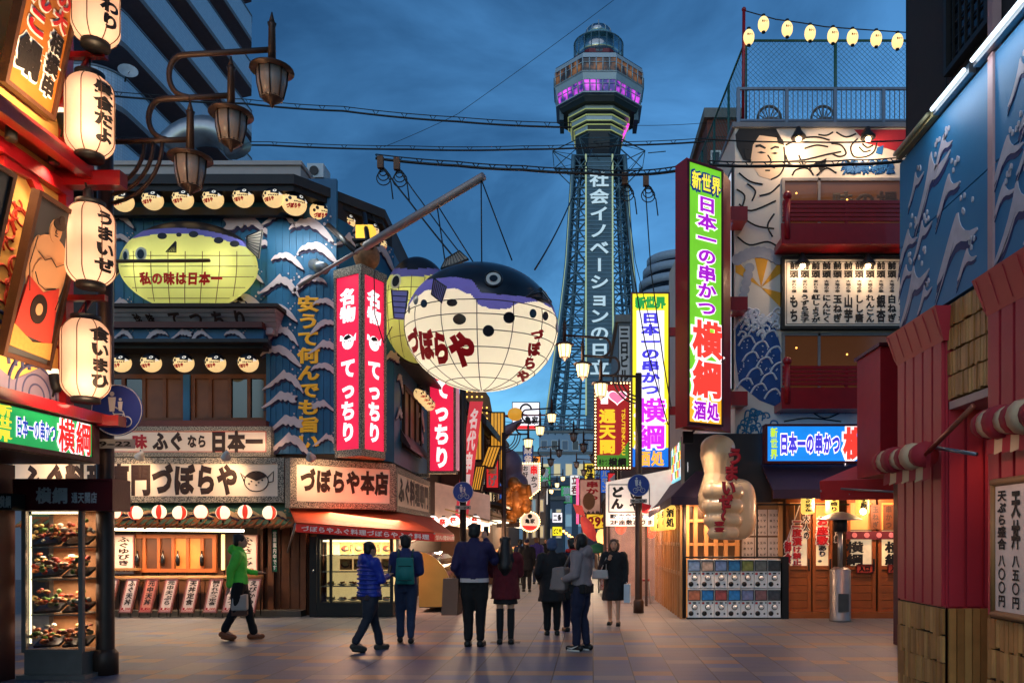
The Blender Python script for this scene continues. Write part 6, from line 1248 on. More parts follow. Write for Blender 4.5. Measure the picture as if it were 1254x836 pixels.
# ---------------------------------------------------------------- corner shop below
shop = thing('corner_shop', 'corner eatery with dark purple canopy, lattice windows and wooden doors', 'shop', (5, 18, 0))
XC = X(838, 16.5)
MB().box(XC + .35, 11, 17.3, 25, 0, 2.99).build('core_wall', mat('shop_core', (70, 44, 30), .7), shop)
mb = MB(); mb.box(XC + .02, X(945, 16.6), 16.62, 17.25, 2.35, 3.75); mb.box(X(945, 16.6), 11, 16.64, 17.25, 2.75, 3.0); mb.build('dark_fascia', mat('fascia_black', (30, 26, 30), .5), shop)
can = mat('purple_canvas', (58, 34, 52), .7, var=.12, bump=.1)
mb = MB(); c0, c1, c2 = V3((X(786, 21), 21, 2.2)), V3((X(822, 15.7), 15.7, 2.42)), V3((X(898, 15.7), 15.7, 2.42)); t0, t1, t2 = V3((X(808, 21), 21, 2.85)), V3((XC + .25, 16.6, 2.98)), V3((X(898, 16.6), 16.6, 2.98)); dn = V3((0, 0, -.16))
mb.add([c0, c1, c2, t0, t1, t2, c0 + dn, c1 + dn, c2 + dn], [(0, 1, 4, 3), (1, 2, 5, 4), (6, 7, 1, 0), (7, 8, 2, 1)]); mb.build('canopy', can, shop)
e0, e1 = X(945, 15.7), X(1085, 15.7); mb = MB(); mb.hexa([(e0, 15.6, Z(602, 15.6)), (e1, 15.6, Z(602, 15.6)), (e1, 16.6, Z(572, 16.6)), (e0, 16.6, Z(572, 16.6)), (e0, 15.6, Z(599, 15.6)), (e1, 15.6, Z(599, 15.6)), (e1, 16.6, Z(568, 16.6)), (e0, 16.6, Z(568, 16.6))]); mb.fbox(Fr((e0, 15.6, 0), (e1, 15.6, 0)), 0, e1 - e0, Z(610, 15.6), Z(599, 15.6), -.02, .02); mb.build('canopy', can, shop)
lat = mat('lattice_wood', (176, 124, 74), .6, var=.2, vs=4)
# side windows with lattice along the street
fW = Fr((X(806, 21.5), 21.5, 0), (XC, 16.5, 0)); mb = MB()
for i in range(13): u = fW.w * i / 12; mb.fbox(fW, u - .045, u + .045, 0, 2.5, 0, .09)
for v in (.9, 1.5, 2.25): mb.fbox(fW, 0, fW.w, v - .04, v + .04, .002, .075)
mb.build('side_lattice', lat, shop); MB().fbox(fW, 0, fW.w, 0, 2.5, -.1, -.03).build('side_window', lit('side_glow', (226, 148, 80), .5, var=.6), shop)
mb = MB()
for i in range(12): u = .15 + i * (fW.w - .5) / 11; mb.fbox(fW, u, u + .16, 1.65, 2.15, -.02, .002)
mb.build('window_poster', lit('poster_glow', (250, 226, 170), .8), shop)
fF = Fr((XC, 16.7, 0), (X(957, 16.7), 16.7, 0)); mb = MB()
for px in (840, 851, 864, 876, 888, 902, 957): u = min(fF.w - .04, X(px, 16.7) - XC); mb.fbox(fF, u - .04, u + .04, 0, 2.36, 0, .1)
for v in (1.5, 1.98, 2.3): mb.fbox(fF, 0, X(905, 16.7) - XC, v - .03, v + .03, .01, .08)
mb.build('front_lattice', lat, shop); MB().fbox(fF, 0, fF.w, 0, 2.36, -.12, -.02).build('front_window', mat('window_gloom', (40, 28, 22), .3, emit=.12, ecol=(180, 110, 60), var=.5), shop)
mb = MB(); m2 = MB(); rr = random.Random(9)
for r_ in range(2):
    for c_ in range(3):
        u, v = X(908 + 16 * c_, 16.7) - XC, Z(690 - 34 * r_, 16.7); mb.fbox(fF, u, u + .25, v + .01, v + .54, .02, .026)
        for j in range(12): m2.ftext(fF, 'うずら玉ねぎ串'[j % 7], u + .03 + (j % 3) * .07, u + .09 + (j % 3) * .07, v + .04 + (j // 3) * .12, v + .1 + (j // 3) * .12, .03, .02)
mb.build('paper_menu', mat('grey_paper', (170, 158, 152), .7), shop); m2.build('paper_lettering', INK, shop)
# wooden door front
fD = Fr((X(957, 16.8), 16.8, 0), (X(1130, 16.8), 16.8, 0)); ud = lambda px: X(px, 16.8) - X(957, 16.8); vd = lambda py: Z(py, 16.8)
MB().fbox(fD, 0, fD.w, .0, .12, 0, .25).build('door_sill', OWOOD, shop)
for i, (a, b) in enumerate(((962, 992), (994, 1018), (1036, 1071), (1074, 1128))):
    d_ = MB(); d_.fring(fD, ud(a), ud(b), .12, 2.42, .07, 0, .07); d_.fbox(fD, ud(a) + .07, ud(b) - .07, .98, 1.06, 0, .07)
    for j in range(5): v = .2 + j * .155; d_.fbox(fD, ud(a) + .07, ud(b) - .07, v, v + .145, 0, .045)
    o = d_.build('door', OWOOD, shop); MB().fbox(fD, ud(a) + .03, ud(b) - .03, 1.06, 1.78, -.02, .02).build('pane', lit('kitchen_glow_%d' % (i % 2), ((206, 178, 140), (232, 190, 140))[i % 2], .85, var=.7), o)
    MB().fbox(fD, ud(a) + .03, ud(b) - .03, 1.8, 2.36, -.02, .02).build('transom', lit('transom_glow', (236, 150, 76), .6, var=.4), o); MB().fbox(fD, ud(b) - .06, ud(b) - .03, .95, 1.2, .07, .1).build('handle', DARK, o)
mb = MB(); mb.fbox(fD, ud(1034), ud(1130), vd(660), vd(650), .1, .115); mb.build('maroon_curtain', mat('noren_maroon', (96, 26, 40), .7), shop); mb = MB()
for i in range(6): mb.fdisc(fD, ud(1044 + 15 * i), vd(655), .055, .055, .115, .122, 0, 12)
mb.build('crest', mat('noren_pink', (214, 120, 130), .6), shop)
mb = MB(); mb.ftext(fD, '横綱', ud(1034), ud(1056), vd(692), vd(662), .09, .04, True); mb.ftext(fD, '横綱', ud(1081), ud(1104), vd(692), vd(662), .09, .04, True)
mb.build('door_lettering', INK, shop)
mr_, mk_, mo_ = MB(), MB(), MB()
for st, a, b, c_, e_, mm in (('お座敷', 997, 1012, 632, 667, mr_), ('あり。', 999, 1010, 667, 688, mk_), ('二度漬', 967, 980, 636, 668, mr_), ('け禁止', 968, 979, 668, 692, mr_), ('大人の', 981, 989, 630, 660, mk_), ('御食', 958, 967, 662, 690, mr_), ('ご予約', 1019, 1026, 634, 664, mk_)): mm.ftext(fD, st, ud(a), ud(b), vd(e_), vd(c_), .16, .05, True); mo_.ftext(fD, st, ud(a), ud(b), vd(e_), vd(c_), .14, .13, True, dep=.04)
mr_.build('red_lettering', RINK, shop); mk_.build('black_lettering', INK, shop); mo_.build('lettering_outline', mat('letter_cream', (238, 220, 206), .6), shop)
for i, a in enumerate((1047, 1085)):
    f = Fr(fD.p(ud(a), vd(701), .09), fD.p(ud(a + 20), vd(701), .09)); f.h = .18; signbox('entrance_plate', ('red entrance plate on the left sliding door', 'red entrance plate on the right sliding door')[i], 'sign', f, mat('plate_red', (206, 74, 50), .5), DRED, [('入口', .15, .15, .85, .85, INK, .05, False)], t=.012, dep=.02)
mb = MB()
for i, px in enumerate((965, 972, 979, 986, 1064, 1080, 1098, 1116)): mb.fbox(fD, ud(px), ud(px) + .1 if px < 1000 else ud(px) + .2, vd(648), vd(618), .08, .1)
mb.build('menu_plaque', WOOD, shop); mb = MB()
for px, st in ((1064, '玉ねぎ'), (1080, '串かつ'), (1098, 'にんにく')): mb.ftext(fD, st, ud(px) + .03, ud(px) + .17, vd(647), vd(619), .105, .03, True)
mb.build('plaque_lettering', BROWNINK, shop)
# yellow tube lanterns
def tube_lan(loc, txt, label, h=.5, r=.13):
    c = V3(loc); t = thing('tube_lantern', label, 'lantern', c, 'yellow tube lanterns of the corner eatery'); MB().lathe([(r * .8, -h / 2), (r, -h / 2 + .04), (r, h / 2 - .04), (r * .8, h / 2)], c, 18).build('shell', lit('tube_yellow', (250, 206, 96), 1.0, var=.12), t)
    MB().text(txt, lambda a, b, cc: c + V3((r * 1.02 * math.sin((a - .5) * 1.3), -r * 1.02 * math.cos((a - .5) * 1.3) - cc * .01, (b - .5) * h * .8)), .05, True).build('lettering', INK, t); MB().lathe([(r * .82, h / 2), (r * .6, h / 2 + .03)], c, 14).build('cap', BLACK, t); return t
for i, (px, tx) in enumerate(((989, '自慢の逸品'), (1019, '握り盛り'), (1056, '串盛'))): tube_lan(W(px, 614, 16.3), tx, ('left', 'middle', 'right')[i] + ' yellow tube lantern under the canopy before the wooden doors')
for i in range(5): p = fW.p(.8 + .95 * i, 2.05, .25); tube_lan(p, ('串かつ', '握り', '逸品', '盛り', '酒処')[i], '%s yellow tube lantern from the far end along the lattice side windows' % ORD[i])
for p, pw in ((W(1000, 618, 16.2), 48), (W(1085, 618, 16.2), 48)): lamp('POINT', p, pw, (255, 176, 92), .1, name='front_light')
lamp('AREA', V3((X(868, 16.2), 16.2, 2.3)), 55, (255, 180, 100), 1.2, V3((X(868, 16), 16.3, 0)), name='canopy_light', sy=.2); lamp('AREA', fW.p(2.5, 2.3, .35), 90, (255, 184, 110), 3.0, fW.p(2.5, 0, .5), name='side_canopy_light', sy=.2)
bl2 = thing('bare_bulb', 'dazzling bare bulb hanging before the wooden doors', 'lamp', W(1057, 625, 15.7)); MB().ball(W(1057, 626, 15.7), .06, 12, 8).build('bulb', lit('dazzling', (255, 220, 150), 30), bl2); MB().tube([W(1057, 622, 15.7), W(1057, 604, 15.7)], .012, 5).build('cord', BLACK, bl2)
# blue sign, heater, red parasol
f = FP(937, 519, 1090, 567, 16.2); H, W_ = f.h, f.w
bs_ = signbox('lit_sign', 'wide blue backlit sign with purple and red letters over the wooden doors', 'sign', f, lit('sky_face', (24, 132, 226), .95, var=.08), DRED, [('新世界', .04, .1, .1, .92, lit('lime_letter', (196, 226, 40), .9), .04, True), ('日本一の串かつ', .115, .22, .60, .78, lit('violet_blue_letter', ()), .05, False, wg, .07), ('横綱', .62, .08, 1.0, .94, lit('coral_letter', ()), .055, False, wg, .07)], t=.045, dep=.25)
ht = thing('patio_heater', 'stainless patio heater with round hood standing before the wooden doors', 'heater', (X(1029, 16.0), 16.0, 0)); c = V3((X(1029, 16.0), 16.0, 0))
stl = mat('brushed_steel', (150, 146, 142), .42, .7, var=.15, vs=8); MB().lathe([(.21, .0), (.21, .04), (.2, .05), (.2, 1.0), (.12, 1.06)], c, 24).build('base_cylinder', stl, ht); MB().tube([c + V3((0, 0, 1.05)), c + V3((0, 0, 1.75))], .05, 12).build('post', stl, ht)
MB().lathe([(.1, 1.75), (.13, 1.76), (.13, 1.98), (.1, 2.0)], c, 18).build('burner', DARK, ht); MB().lathe([(.42, 1.98), (.4, 2.0), (.2, 2.1), (.05, 2.14)], c, 26).build('hood', stl, ht)
MB().box(c.x - .1, c.x + .1, c.y - .215, c.y - .18, .2, .55).build('door_panel', mat('dull_steel', (110, 108, 106), .4, .8), ht)
pa = thing('red_awning', 'red canvas stall awning with metal arms at the right of the wooden doors', 'awning', (X(1070, 13), 13, Z(600, 13))); rc_ = mat('red_canvas', (176, 26, 28), .7, var=.15, bump=.1)
a0, a1, b0, b1 = W(1004, 590, 14.4), W(1130, 586, 13.), W(1052, 570, 15.4), W(1140, 566, 14.4); mb = MB(); th = V3((0, 0, .02)); mb.hexa([a0, a1, b1, b0, a0 + th, a1 + th, b1 + th, b0 + th]); d3 = V3((.02, 0, -.32)); mb.hexa([a0 + d3, a1 + d3, a1 + d3 + V3((0, .02, 0)), a0 + d3 + V3((0, .02, 0)), a0, a1, a1 + V3((0, .02, 0)), a0 + V3((0, .02, 0))]); mb.build('canvas', rc_, pa)
MB().tube([a0 + d3 * .5, W(1120, 575, 14.6)], .025, 6).tube([W(1040, 605, 14), W(1128, 578, 13.4)], .025, 6).tube([W(1030, 598, 14), W(1130, 604, 13)], .02, 6).build('arm', STEEL, pa); lamp('POINT', W(1075, 606, 14.2), 16, (255, 170, 90), .1, name='awning_bulb')
# thumbs up hand
def remesh(mb, name, m, parent, vox=.03, smooth=4, noisea=0, origin=None):
    o = mb.build(name, m, parent, origin); md = o.modifiers.new('r', 'REMESH'); md.mode = 'VOXEL'; md.voxel_size = vox; md.use_smooth_shade = True
    if smooth: s_ = o.modifiers.new('s', 'SMOOTH'); s_.iterations = smooth; s_.factor = .5
    bpy.context.view_layer.update(); me = bpy.data.meshes.new_from_object(o.evaluated_get(bpy.context.evaluated_depsgraph_get())); old = o.data; o.modifiers.clear(); o.data = me; bpy.data.meshes.remove(old)
    if noisea:
        for v in me.vertices: q = V3((v.co.x * 9, v.co.y * 9, v.co.z * 5)); v.co += v.normal * noisea * mnoise.noise(q) + v.normal * noisea * .5 * mnoise.noise(q * 2.7)
    me.polygons.foreach_set('use_smooth', [True] * len(me.polygons)); return o
def cap_(mb, pts, rs, n=14):
    for p, r_ in zip(pts, rs): mb.ball(p, r_, n, 10)
    mb.tube(pts, list(rs), n); return mb
hand = thing('thumbs_up_figure', 'giant glossy thumbs up hand figure over the capsule machines', 'figure', W(885, 662, 15.7)); d = 15.7; k = d / F
mb = MB(); Q = lambda px, py, dy=0: W(px, py, d) + V3((0, dy, 0))
cap_(mb, [Q(878, 556), Q(879, 580, .02), Q(876, 612, .05)], [21 * k, 16.5 * k, 22 * k]); mb.ball(Q(879, 548), (21.5 * k, .3, 16 * k), 16, 12)
b3 = MB(); b3.ball((0, 0, 0), 1, 28, 20); sp = lambda v, e: math.copysign(abs(v) ** e, v); fc_ = Q(897, 623, .15); mb.add([fc_ + V3((sp(v[0], .6) * 30 * k, sp(v[1], .7) * .36, sp(v[2], .6) * 38 * k)) for v in b3.v], b3.f)
for py, x0, x1, r_ in ((602, 869, 897, 11), (620, 867, 898, 9.6), (637, 868, 897, 9), (652, 872, 895, 8.2)): cap_(mb, [Q(x0 + 3, py, -.02), Q(x0, py, -.2), Q((x0 + x1) / 2, py, -.3), Q(x1, py, -.22)], [r_ * k * .85, r_ * k, r_ * k, r_ * k * .95])
remesh(mb, 'hand', mat('vinyl_skin', (240, 190, 142), .32, var=.06, coat=.25), hand, .022, 2)
mb = MB(); mo_ = MB()
for ch, px, py, s_ in (('う', 895, 561, 18), ('ま', 890, 581, 17), ('い', 886, 599, 16), ('ぜ', 883, 615, 15), ('〜', 880, 630, 14), ('!!', 875, 645, 12)):
    for m_, b_, dy in ((mb, .05, -.56), (mo_, .085, -.53)): m_.text(ch, lambda a, b, c_: Q(px, py, dy if py > 590 else dy + .12 * (598 - py) / 38) + V3(((a - .5) * s_ * k * 1.1, -c_ * .05, (b - .5) * s_ * k * 1.2)), b_, True)
mb.build('lettering', mat('hand_red', (196, 22, 32), .4), hand); mo_.build('lettering_back', mat('hand_deep_red', (120, 14, 24), .5), hand); MB().tube([Q(893, 600, .4), Q(893, 575, 1.0)], .08, 8).tube([Q(893, 640, .4), Q(893, 650, 1.0)], .08, 8).build('bracket', DARK, hand)
# capsule machines
gw = .268; gh = .585; cwht = mat('machine_white', (232, 230, 228), .35, var=.05)
def capsule(x, z, label, pic):
    y = 16.42; t = thing('capsule_machine', label, 'vending machine', (x + gw / 2, y + .15, z), 'capsule toy machines in two rows'); f = Fr((x, y, z), (x + gw, y, z))
    MB().fbox(f, .006, gw - .006, 0, gh - .01, -.32, 0).build('cabinet', cwht, t); MB().fbox(f, .022, gw - .022, gh * .6, gh * .93, 0, .012).build('display_card', pic, t); MB().fring(f, .012, gw - .012, gh * .58, gh * .95, .012, 0, .02).build('display_frame', DARK, t)
    mb = MB(); mb.lathe([(.058, 0), (.058, .025), (.05, .03)], f.p(gw * .52, gh * .36, 0), 18, ax=f.N); mb.build('dial', DARK, t); mb = MB(); mb.lathe([(.045, .026), (.045, .036)], f.p(gw * .52, gh * .36, 0), 16, ax=f.N); mb.fbox(f, gw * .52 - .04, gw * .52 + .04, gh * .36 - .009, gh * .36 + .009, .036, .055); mb.build('dial_grip', cwht, t)
    mb = MB(); mb.lathe([(.05, -.01), (.05, .008)], f.p(gw * .26, gh * .14, 0), 18, ax=f.N); mb.lathe([(.02, 0), (.02, .006)], f.p(gw * .76, gh * .13, 0), 12, ax=f.N); mb.build('capsule_outlet', BLACK, t)
    mb = MB(); mb.fbox(f, gw * .08, gw * .26, gh * .46, gh * .53, 0, .006, 0); mb.fbox(f, gw * .4, gw * .64, gh * .48, gh * .53, 0, .006, 1); mb.fbox(f, gw * .82, gw * .92, gh * .48, gh * .53, 0, .006, 1); mb.build('sticker', [mat('sticker_red', (170, 36, 40), .5), BLACK], t)
pics = [mat('card_%d' % i, c_, .3, var=.6, vs=14, bump=.0) for i, c_ in enumerate(((120, 150, 190), (176, 160, 150), (110, 140, 190), (60, 130, 190), (140, 150, 90), (120, 124, 120), (70, 76, 80), (196, 120, 90), (50, 130, 200), (176, 90, 90), (60, 140, 210), (130, 140, 180), (150, 110, 110), (80, 84, 90)))]
for r_ in (0, 1):
    for i in range(7): capsule(X(842, 16.42) + i * gw, .03 + r_ * .59, '%s white capsule machine from the left in the %s row' % (ORD[i], ('lower', 'upper')[r_]), pics[i + 7 * (1 - r_)])
MB().box(X(842, 16.42) - .02, X(842, 16.42) + 7 * gw + .02, 16.45, 16.7, 0, .029).build('machine_plinth', DARK, shop); MB().box(X(842, 16.42) + 7 * gw + .03, X(842, 16.42) + 7 * gw + .16, 16.42, 16.7, 0, 1.25).build('dark_post', BLACK, shop)
MB().tube([W(838, 756, 16.45), V3((X(838, 16.45), 16.45, 2.4))], .04, 8).tube([V3((X(838, 16.45), 16.4, 1.24)), V3((X(957, 16.4), 16.4, 1.24))], .02, 6).tube([V3((X(927, 16.4), 16.4, 1.24)), V3((X(927, 16.4), 16.4, 2.3))], .02, 6).tube([V3((X(895, 16.4), 16.4, 2.3)), V3((X(1040, 16.4), 16.4, 2.3))], .02, 6).build('front_rail', DARK, shop)
# colourful menu banner on the flank above the canopy, small spotlight
f = Fr((X(822, 19.6), 19.6, 2.93), (XC + .1, 16.7, 2.93)); f.h = .78
mbn = thing('menu_banner', 'bright colourful menu banner above the purple canopy on the shop flank', 'banner', f.p(f.w / 2, 0)); MB().fbox(f, 0, f.w, 0, f.h, -.05, 0).build('panel', lit('banner_cyan', (120, 206, 226), .9), mbn)
for j, c_ in enumerate(((236, 80, 60), (250, 220, 70), (60, 150, 70), (250, 250, 250))):
    mb = MB(); [mb.ftext(f, '串酒揚丼味'[(i + j) % 5], .06 + i * .28 + .07 * j, .3 + i * .28 + .07 * j, .04 + .19 * ((i + j) % 4), .24 + .19 * ((i + j) % 4), .006 + .003 * j, .09) for i in range(int(f.w / .28))]; mb.build('lettering', lit('banner_ink_%d' % j, c_, .85), mbn)
lamp('SPOT', W(846, 541, 15.2), 45, (255, 226, 190), .08, W(888, 610, 15.4), 80, .9, name='figure_light'); t = thing('spot_lamp', 'black square spot lamp under the tall lime green sign', 'lamp', W(840, 535, 15.6)); p = W(842, 535, 15.6); MB().prism([(p.x - .1, p.y - .1), (p.x + .1, p.y - .06), (p.x + .1, p.y + .1), (p.x - .1, p.y + .06)], p.z - .12, p.z + .1).build('lamp_head', BLACK, t); MB().tube([p, p + V3((.2, .3, .2)), p + V3((.6, .6, .35))], .02, 6).build('arm', DARK, t)
# ---------------------------------------------------------------- pink building at the near right
XP = 3.29; pk = thing('pink_building', 'near right building with fluted pink columns, bamboo panels and blue wave boards', 'building', (5.2, 6, 0))
pink = mat('pink_column', (186, 48, 60), .5, var=.1, vs=3, bump=.06); dwall = mat('charcoal_wall', (44, 40, 42), .8, var=.15, bump=.15)
DY = lambda px: XP * F / (px - HX)
MB().box(XP + .06, 9, 2, 8.38, 3.7, 12).build('charcoal_wall', dwall, pk); MB().box(XP + 1.1, 9, 2, 8.36, 0, 3.69).build('recess_wall', mat('recess_dark', (40, 28, 30), .7), pk)
fP = Fr((XP, 8.4, 0), (XP, 1.5, 0)); up = lambda px: 8.4 - DY(px)
bamb = mat('bamboo_strip', (190, 132, 72), .5, var=.25, vs=7); bamb2 = mat('bamboo_dark', (170, 114, 60), .5, var=.25, vs=7); bamb3 = mat('bamboo_light', (204, 150, 86), .5, var=.2, vs=7)
for a, b in ((1102, 1158), (1213, 1330)):
    u0, u1 = up(a), up(b); mb = MB(); mb.fbox(fP, u0, u1, 0, 3.5, -.5, 0)
    n = max(4, int((u1 - u0) / .2)); cwid = (u1 - u0) / n
    for i in range(n): mb.fbox(fP, u0 + i * cwid + .02, u0 + (i + 1) * cwid - .02, 1.0, 3.42, .0, .03)
    for i in range(3): mb.box(XP + .02 + i * .16, XP + .15 + i * .16, (fP.p(u1, 0).y - .03), fP.p(u1, 0).y, 1.0, 3.42); mb.box(XP + .02 + i * .16, XP + .15 + i * .16, fP.p(u0, 0).y, fP.p(u0, 0).y + .03, 1.0, 3.42)
    mb.build('pink_column', pink, pk); mb = MB(); mb.hexa([fP.p(u0 - .0, 3.38, .031), fP.p(u1 + .03, 3.38, .031), fP.p(u1 + .03, 3.38, -.5), fP.p(u0, 3.38, -.5), fP.p(u0 - .05, 3.68, .13), fP.p(u1 + .08, 3.68, .13), fP.p(u1 + .08, 3.68, -.5), fP.p(u0, 3.68, -.5)])
    for i in range(n + 1): u = u0 + i * cwid; mb.hexa([fP.p(u - .012, 3.42, .048), fP.p(u + .012, 3.42, .048), fP.p(u + .012, 3.42, .02), fP.p(u - .012, 3.42, .02), fP.p(u - .012, 3.66, .13), fP.p(u + .012, 3.66, .13), fP.p(u + .012, 3.66, .1), fP.p(u - .012, 3.66, .1)])
    mb.build('capital', pink, pk); mb = MB(); nb = int((u1 - u0) / .062); rr = random.Random(int(a)); bw = (u1 - u0) / nb
    mb.fbox(fP, u0, u1, 0, .985, -.02, .001, 3)
    for r_ in range(4):
        for i in range(nb): v0 = max(.004, r_ * .246 + rr.uniform(-.02, .02)); mb.fbox(fP, u0 + .005 + i * bw, u0 + bw - .005 + i * bw, v0, r_ * .246 + .236, .002, .022 + rr.uniform(0, .01), rr.choice((0, 0, 1, 2)))
    for r_ in range(7): mb.box(XP + .02 + r_ * .07, XP + .082 + r_ * .07, fP.p(u1, 0).y - .03 - .01 * (r_ % 2), fP.p(u1, 0).y - .001, .0, .98, r_ % 3)
    mb.build('bamboo_base', [bamb, bamb2, bamb3, DWOOD], pk)
u0, u1 = up(1158), up(1213); mb = MB(); nb = int((u1 - u0) / .05); rr = random.Random(4)
for r_ in range(4):
    for i in range(nb): mb.fbox(fP, u0 + .005 + i * .05, u0 + .045 + i * .05, 2.845 + r_ * .215 + .02 * rr.random(), 3.05 + r_ * .215, -.1, -.02 + .01 * rr.random(), rr.choice((0, 0, 1, 2)))
mb.build('bamboo_panel', [bamb, bamb2, bamb3], pk); MB().fbox(fP, u0 + .01, u1 - .01, 2.76, 2.83, -1.05, -.02).build('soffit', mat('soffit_pale', (196, 164, 150), .6), pk)
t = thing('downlight', 'small round downlight in the soffit of the pink building doorway', 'lamp', fP.p((u0 + u1) / 2, 2.755, -.35)); MB().lathe([(.05, -.012), (.05, .0)], fP.p((u0 + u1) / 2, 2.755, -.35), 16).build('lens', lit('downlight_glow', (255, 196, 130), 6), t); lamp('SPOT', fP.p((u0 + u1) / 2, 2.73, -.35), 10, (255, 180, 110), .04, fP.p((u0 + u1) / 2, 0, -.3), 110, .8, name='down_light')
# wave boards
zb0, zb1 = 3.72, 5.45; bblue = mat('board_blue', (36, 112, 158), .5, var=.2, vs=1.5, bump=.05); wwav = mat('brush_white', (186, 178, 186), .6, var=.25, vs=9)
for i, (a, b) in enumerate(((1102, 1212), (1217, 1420))):
    mb = MB(); mid = zb0 + .86; mb.fbox(fP, up(a), up(b), zb0, mid - .006, -.07, 0); mb.fbox(fP, up(a), up(b), mid + .006, zb1, -.07, 0); o = mb.build('wave_board', bblue, pk); m2 = MB(); rr = random.Random(20 + i)
    L_ = [(up(a) + .35, zb0 + .35, .42), (up(a) + .2, zb0 + .85, .3), (up(a) + .75, zb0 + 1.25, .46), (up(a) + 1.25, zb0 + .5, .5), (up(a) + .4, zb0 + 1.35, .22), (up(a) + 1.1, zb0 + 1.0, .3), (up(a) + 1.7, zb0 + .55, .5), (up(a) + 1.6, zb0 + 1.2, .4), (up(a) + 2.2, zb0 + .8, .5)]
    L_ += [(up(a) + .15, zb0 + .55, .22), (up(a) + .55, zb0 + .8, .26), (up(a) + 1.0, zb0 + 1.42, .24), (up(a) + .6, zb0 + .2, .2), (up(a) + 1.45, zb0 + .25, .22)]
    for j, (u, v, s_) in enumerate(L_):
        if u + s_ > up(b): continue
        for q_, nn in ((1, .003), (0, .006)):
            off = -.085 * s_ if q_ else 0
            arm = [(-.9, -.75), (-.55, -.4), (-.2, .1), (0, .62), (.08, .3), (.3, .12), (.62, .14), (.95, .2), (.6, -.02), (.25, -.12), (0, -.02), (-.25, -.38), (-.5, -.62)]
            if j % 2: arm = [(-.8, -.6), (-.5, -.2), (-.15, .25), (.1, .5), (.16, .2), (.4, -.02), (.9, -.1), (.5, -.22), (.1, -.06), (-.2, -.22), (-.5, -.5)]
            m2.fpoly(fP, chaikin([(u + x * s_ + off * .4, max(zb0 + .01, v + y * s_ + off * 1.6)) for x, y in arm][::-1], 1), .0, nn, q_)
        for q_ in range(4): t_ = -.12 - .07 * q_; m2.fpoly(fP, chaikin([(u + s_ * x, max(zb0 + .01, v + s_ * (y + t_))) for x, y in ((-.85, -.7), (-.4, -.2), (-.05, .3), (-.02, .36), (-.36, -.08), (-.8, -.64))][::-1]), 0, .003 + .001 * q_, q_ % 2)
        for q_ in range(5): m2.fdisc(fP, u + s_ * (.2 + .5 * rr.random()), min(zb1 - .05, v + s_ * (.35 + .4 * rr.random())), .014, .025, 0, .012, 0, 8)
    m2.build('brush_wave', [wwav, mat('brush_navy', (34, 40, 92), .6, var=.2)], o)
mb = MB(); mb.fbox(fP, up(1212) + .005, up(1217) + .02, 3.69, 7.5, -.05, .02); mb.build('drain_pipe', mat('pipe_pink', (176, 140, 140), .5), pk)
for i, (a, b, on) in enumerate(((1104, 1150, 0), (1150, 1196, 1), (1200, 1300, 1))):
    t = thing('tube_light', ('unlit yellowed tube fixture along the top of the blue wave boards', 'lit tube fixture along the top of the blue wave boards', 'lit tube fixture nearest the right edge above the wave boards')[i], 'lamp', fP.p(up(a), zb1 + .06, .04)); MB().fbox(fP, up(a) + .01, up(b) - .01, zb1 + .02, zb1 + .1, .0, .06).build('channel', mat('channel_yellow', (176, 160, 110), .6) if not on else STEEL, t); MB().tube([fP.p(up(a) + .04, zb1 + .06, .085), fP.p(up(b) - .04, zb1 + .06, .085)], .018, 8).build('tube', lit('tube_cool', (226, 244, 255), 2.2) if on else mat('tube_off', (190, 180, 140), .4), t)
    if on: lamp('AREA', fP.p((up(a) + up(b)) / 2, zb1 + .05, .2), 3, (226, 240, 255), .9, fP.p((up(a) + up(b)) / 2, zb0 + .4, 0), name='tube_wash', sy=.05)
mb = MB(); y0, y1 = DY(1158), DY(1212); g = Fr((XP + .06, y0, 5.75), (XP + .06, y1, 5.75)); mb.fring(g, 0, g.w, 0, 2.2, .05, 0, .08)
for i in range(1, 7): mb.fbox(g, g.w * i / 7 - .008, g.w * i / 7 + .008, .05, 2.15, .03, .05)
for i in range(1, 16): mb.fbox(g, .05, g.w - .05, 2.2 * i / 16 - .008, 2.2 * i / 16 + .008, .02, .035)
o = mb.build('window_grille', BLACK, pk); MB().fbox(g, .03, g.w - .03, .03, 2.17, -.02, .01).build('pane', PK, o)
mb = MB()
for u in (0.02, up(1150), 2.9): mb.fbox(fP, u, u + .015, 5.6, 12, -.08, -.056)
mb.build('wall_seam', BLACK, pk)
f = Fr(fP.p(up(1226), 1.02, .06), fP.p(up(1226) + 1.0, 1.02, .06)); f.h = 1.02; mn2 = thing('price_board', 'cream price board with brush lettering on the near pink column', 'menu board', f.p(.5, 0)); MB().fbox(f, .03, .97, .02, 1.0, -.02, 0).build('board', mat('board_cream', (226, 204, 190), .6), mn2)
MB().tube([f.p(-.01, .0, .0), f.p(1.02, .0, .0)], .03, 8).tube([f.p(-.01, 1.02, 0), f.p(1.02, 1.02, 0)], .03, 8).tube([f.p(.0, 0, 0), f.p(0, 1.02, 0)], .025, 8).build('bamboo_frame', mat('bamboo_pole', ()), mn2); mb = MB()
for i, (a, b) in enumerate((('天ぷら盛合', '八〇〇円'), ('天丼', '八五〇円'), ('海老天', '九〇〇円'), ('串盛合', '八〇〇円'))): mb.ftext(f, a, .07 + .2 * i, .2 + .2 * i, .5, .96, .006, .045, True); mb.ftext(f, b, .08 + .2 * i, .19 + .2 * i, .06, .47, .006, .035, True)
mb.build('lettering', INK, mn2); lamp('SPOT', f.p(.3, 1.6, 1.2), 16, (255, 190, 150), .1, f.p(.3, .5, 0), 70, .8, name='board_light')
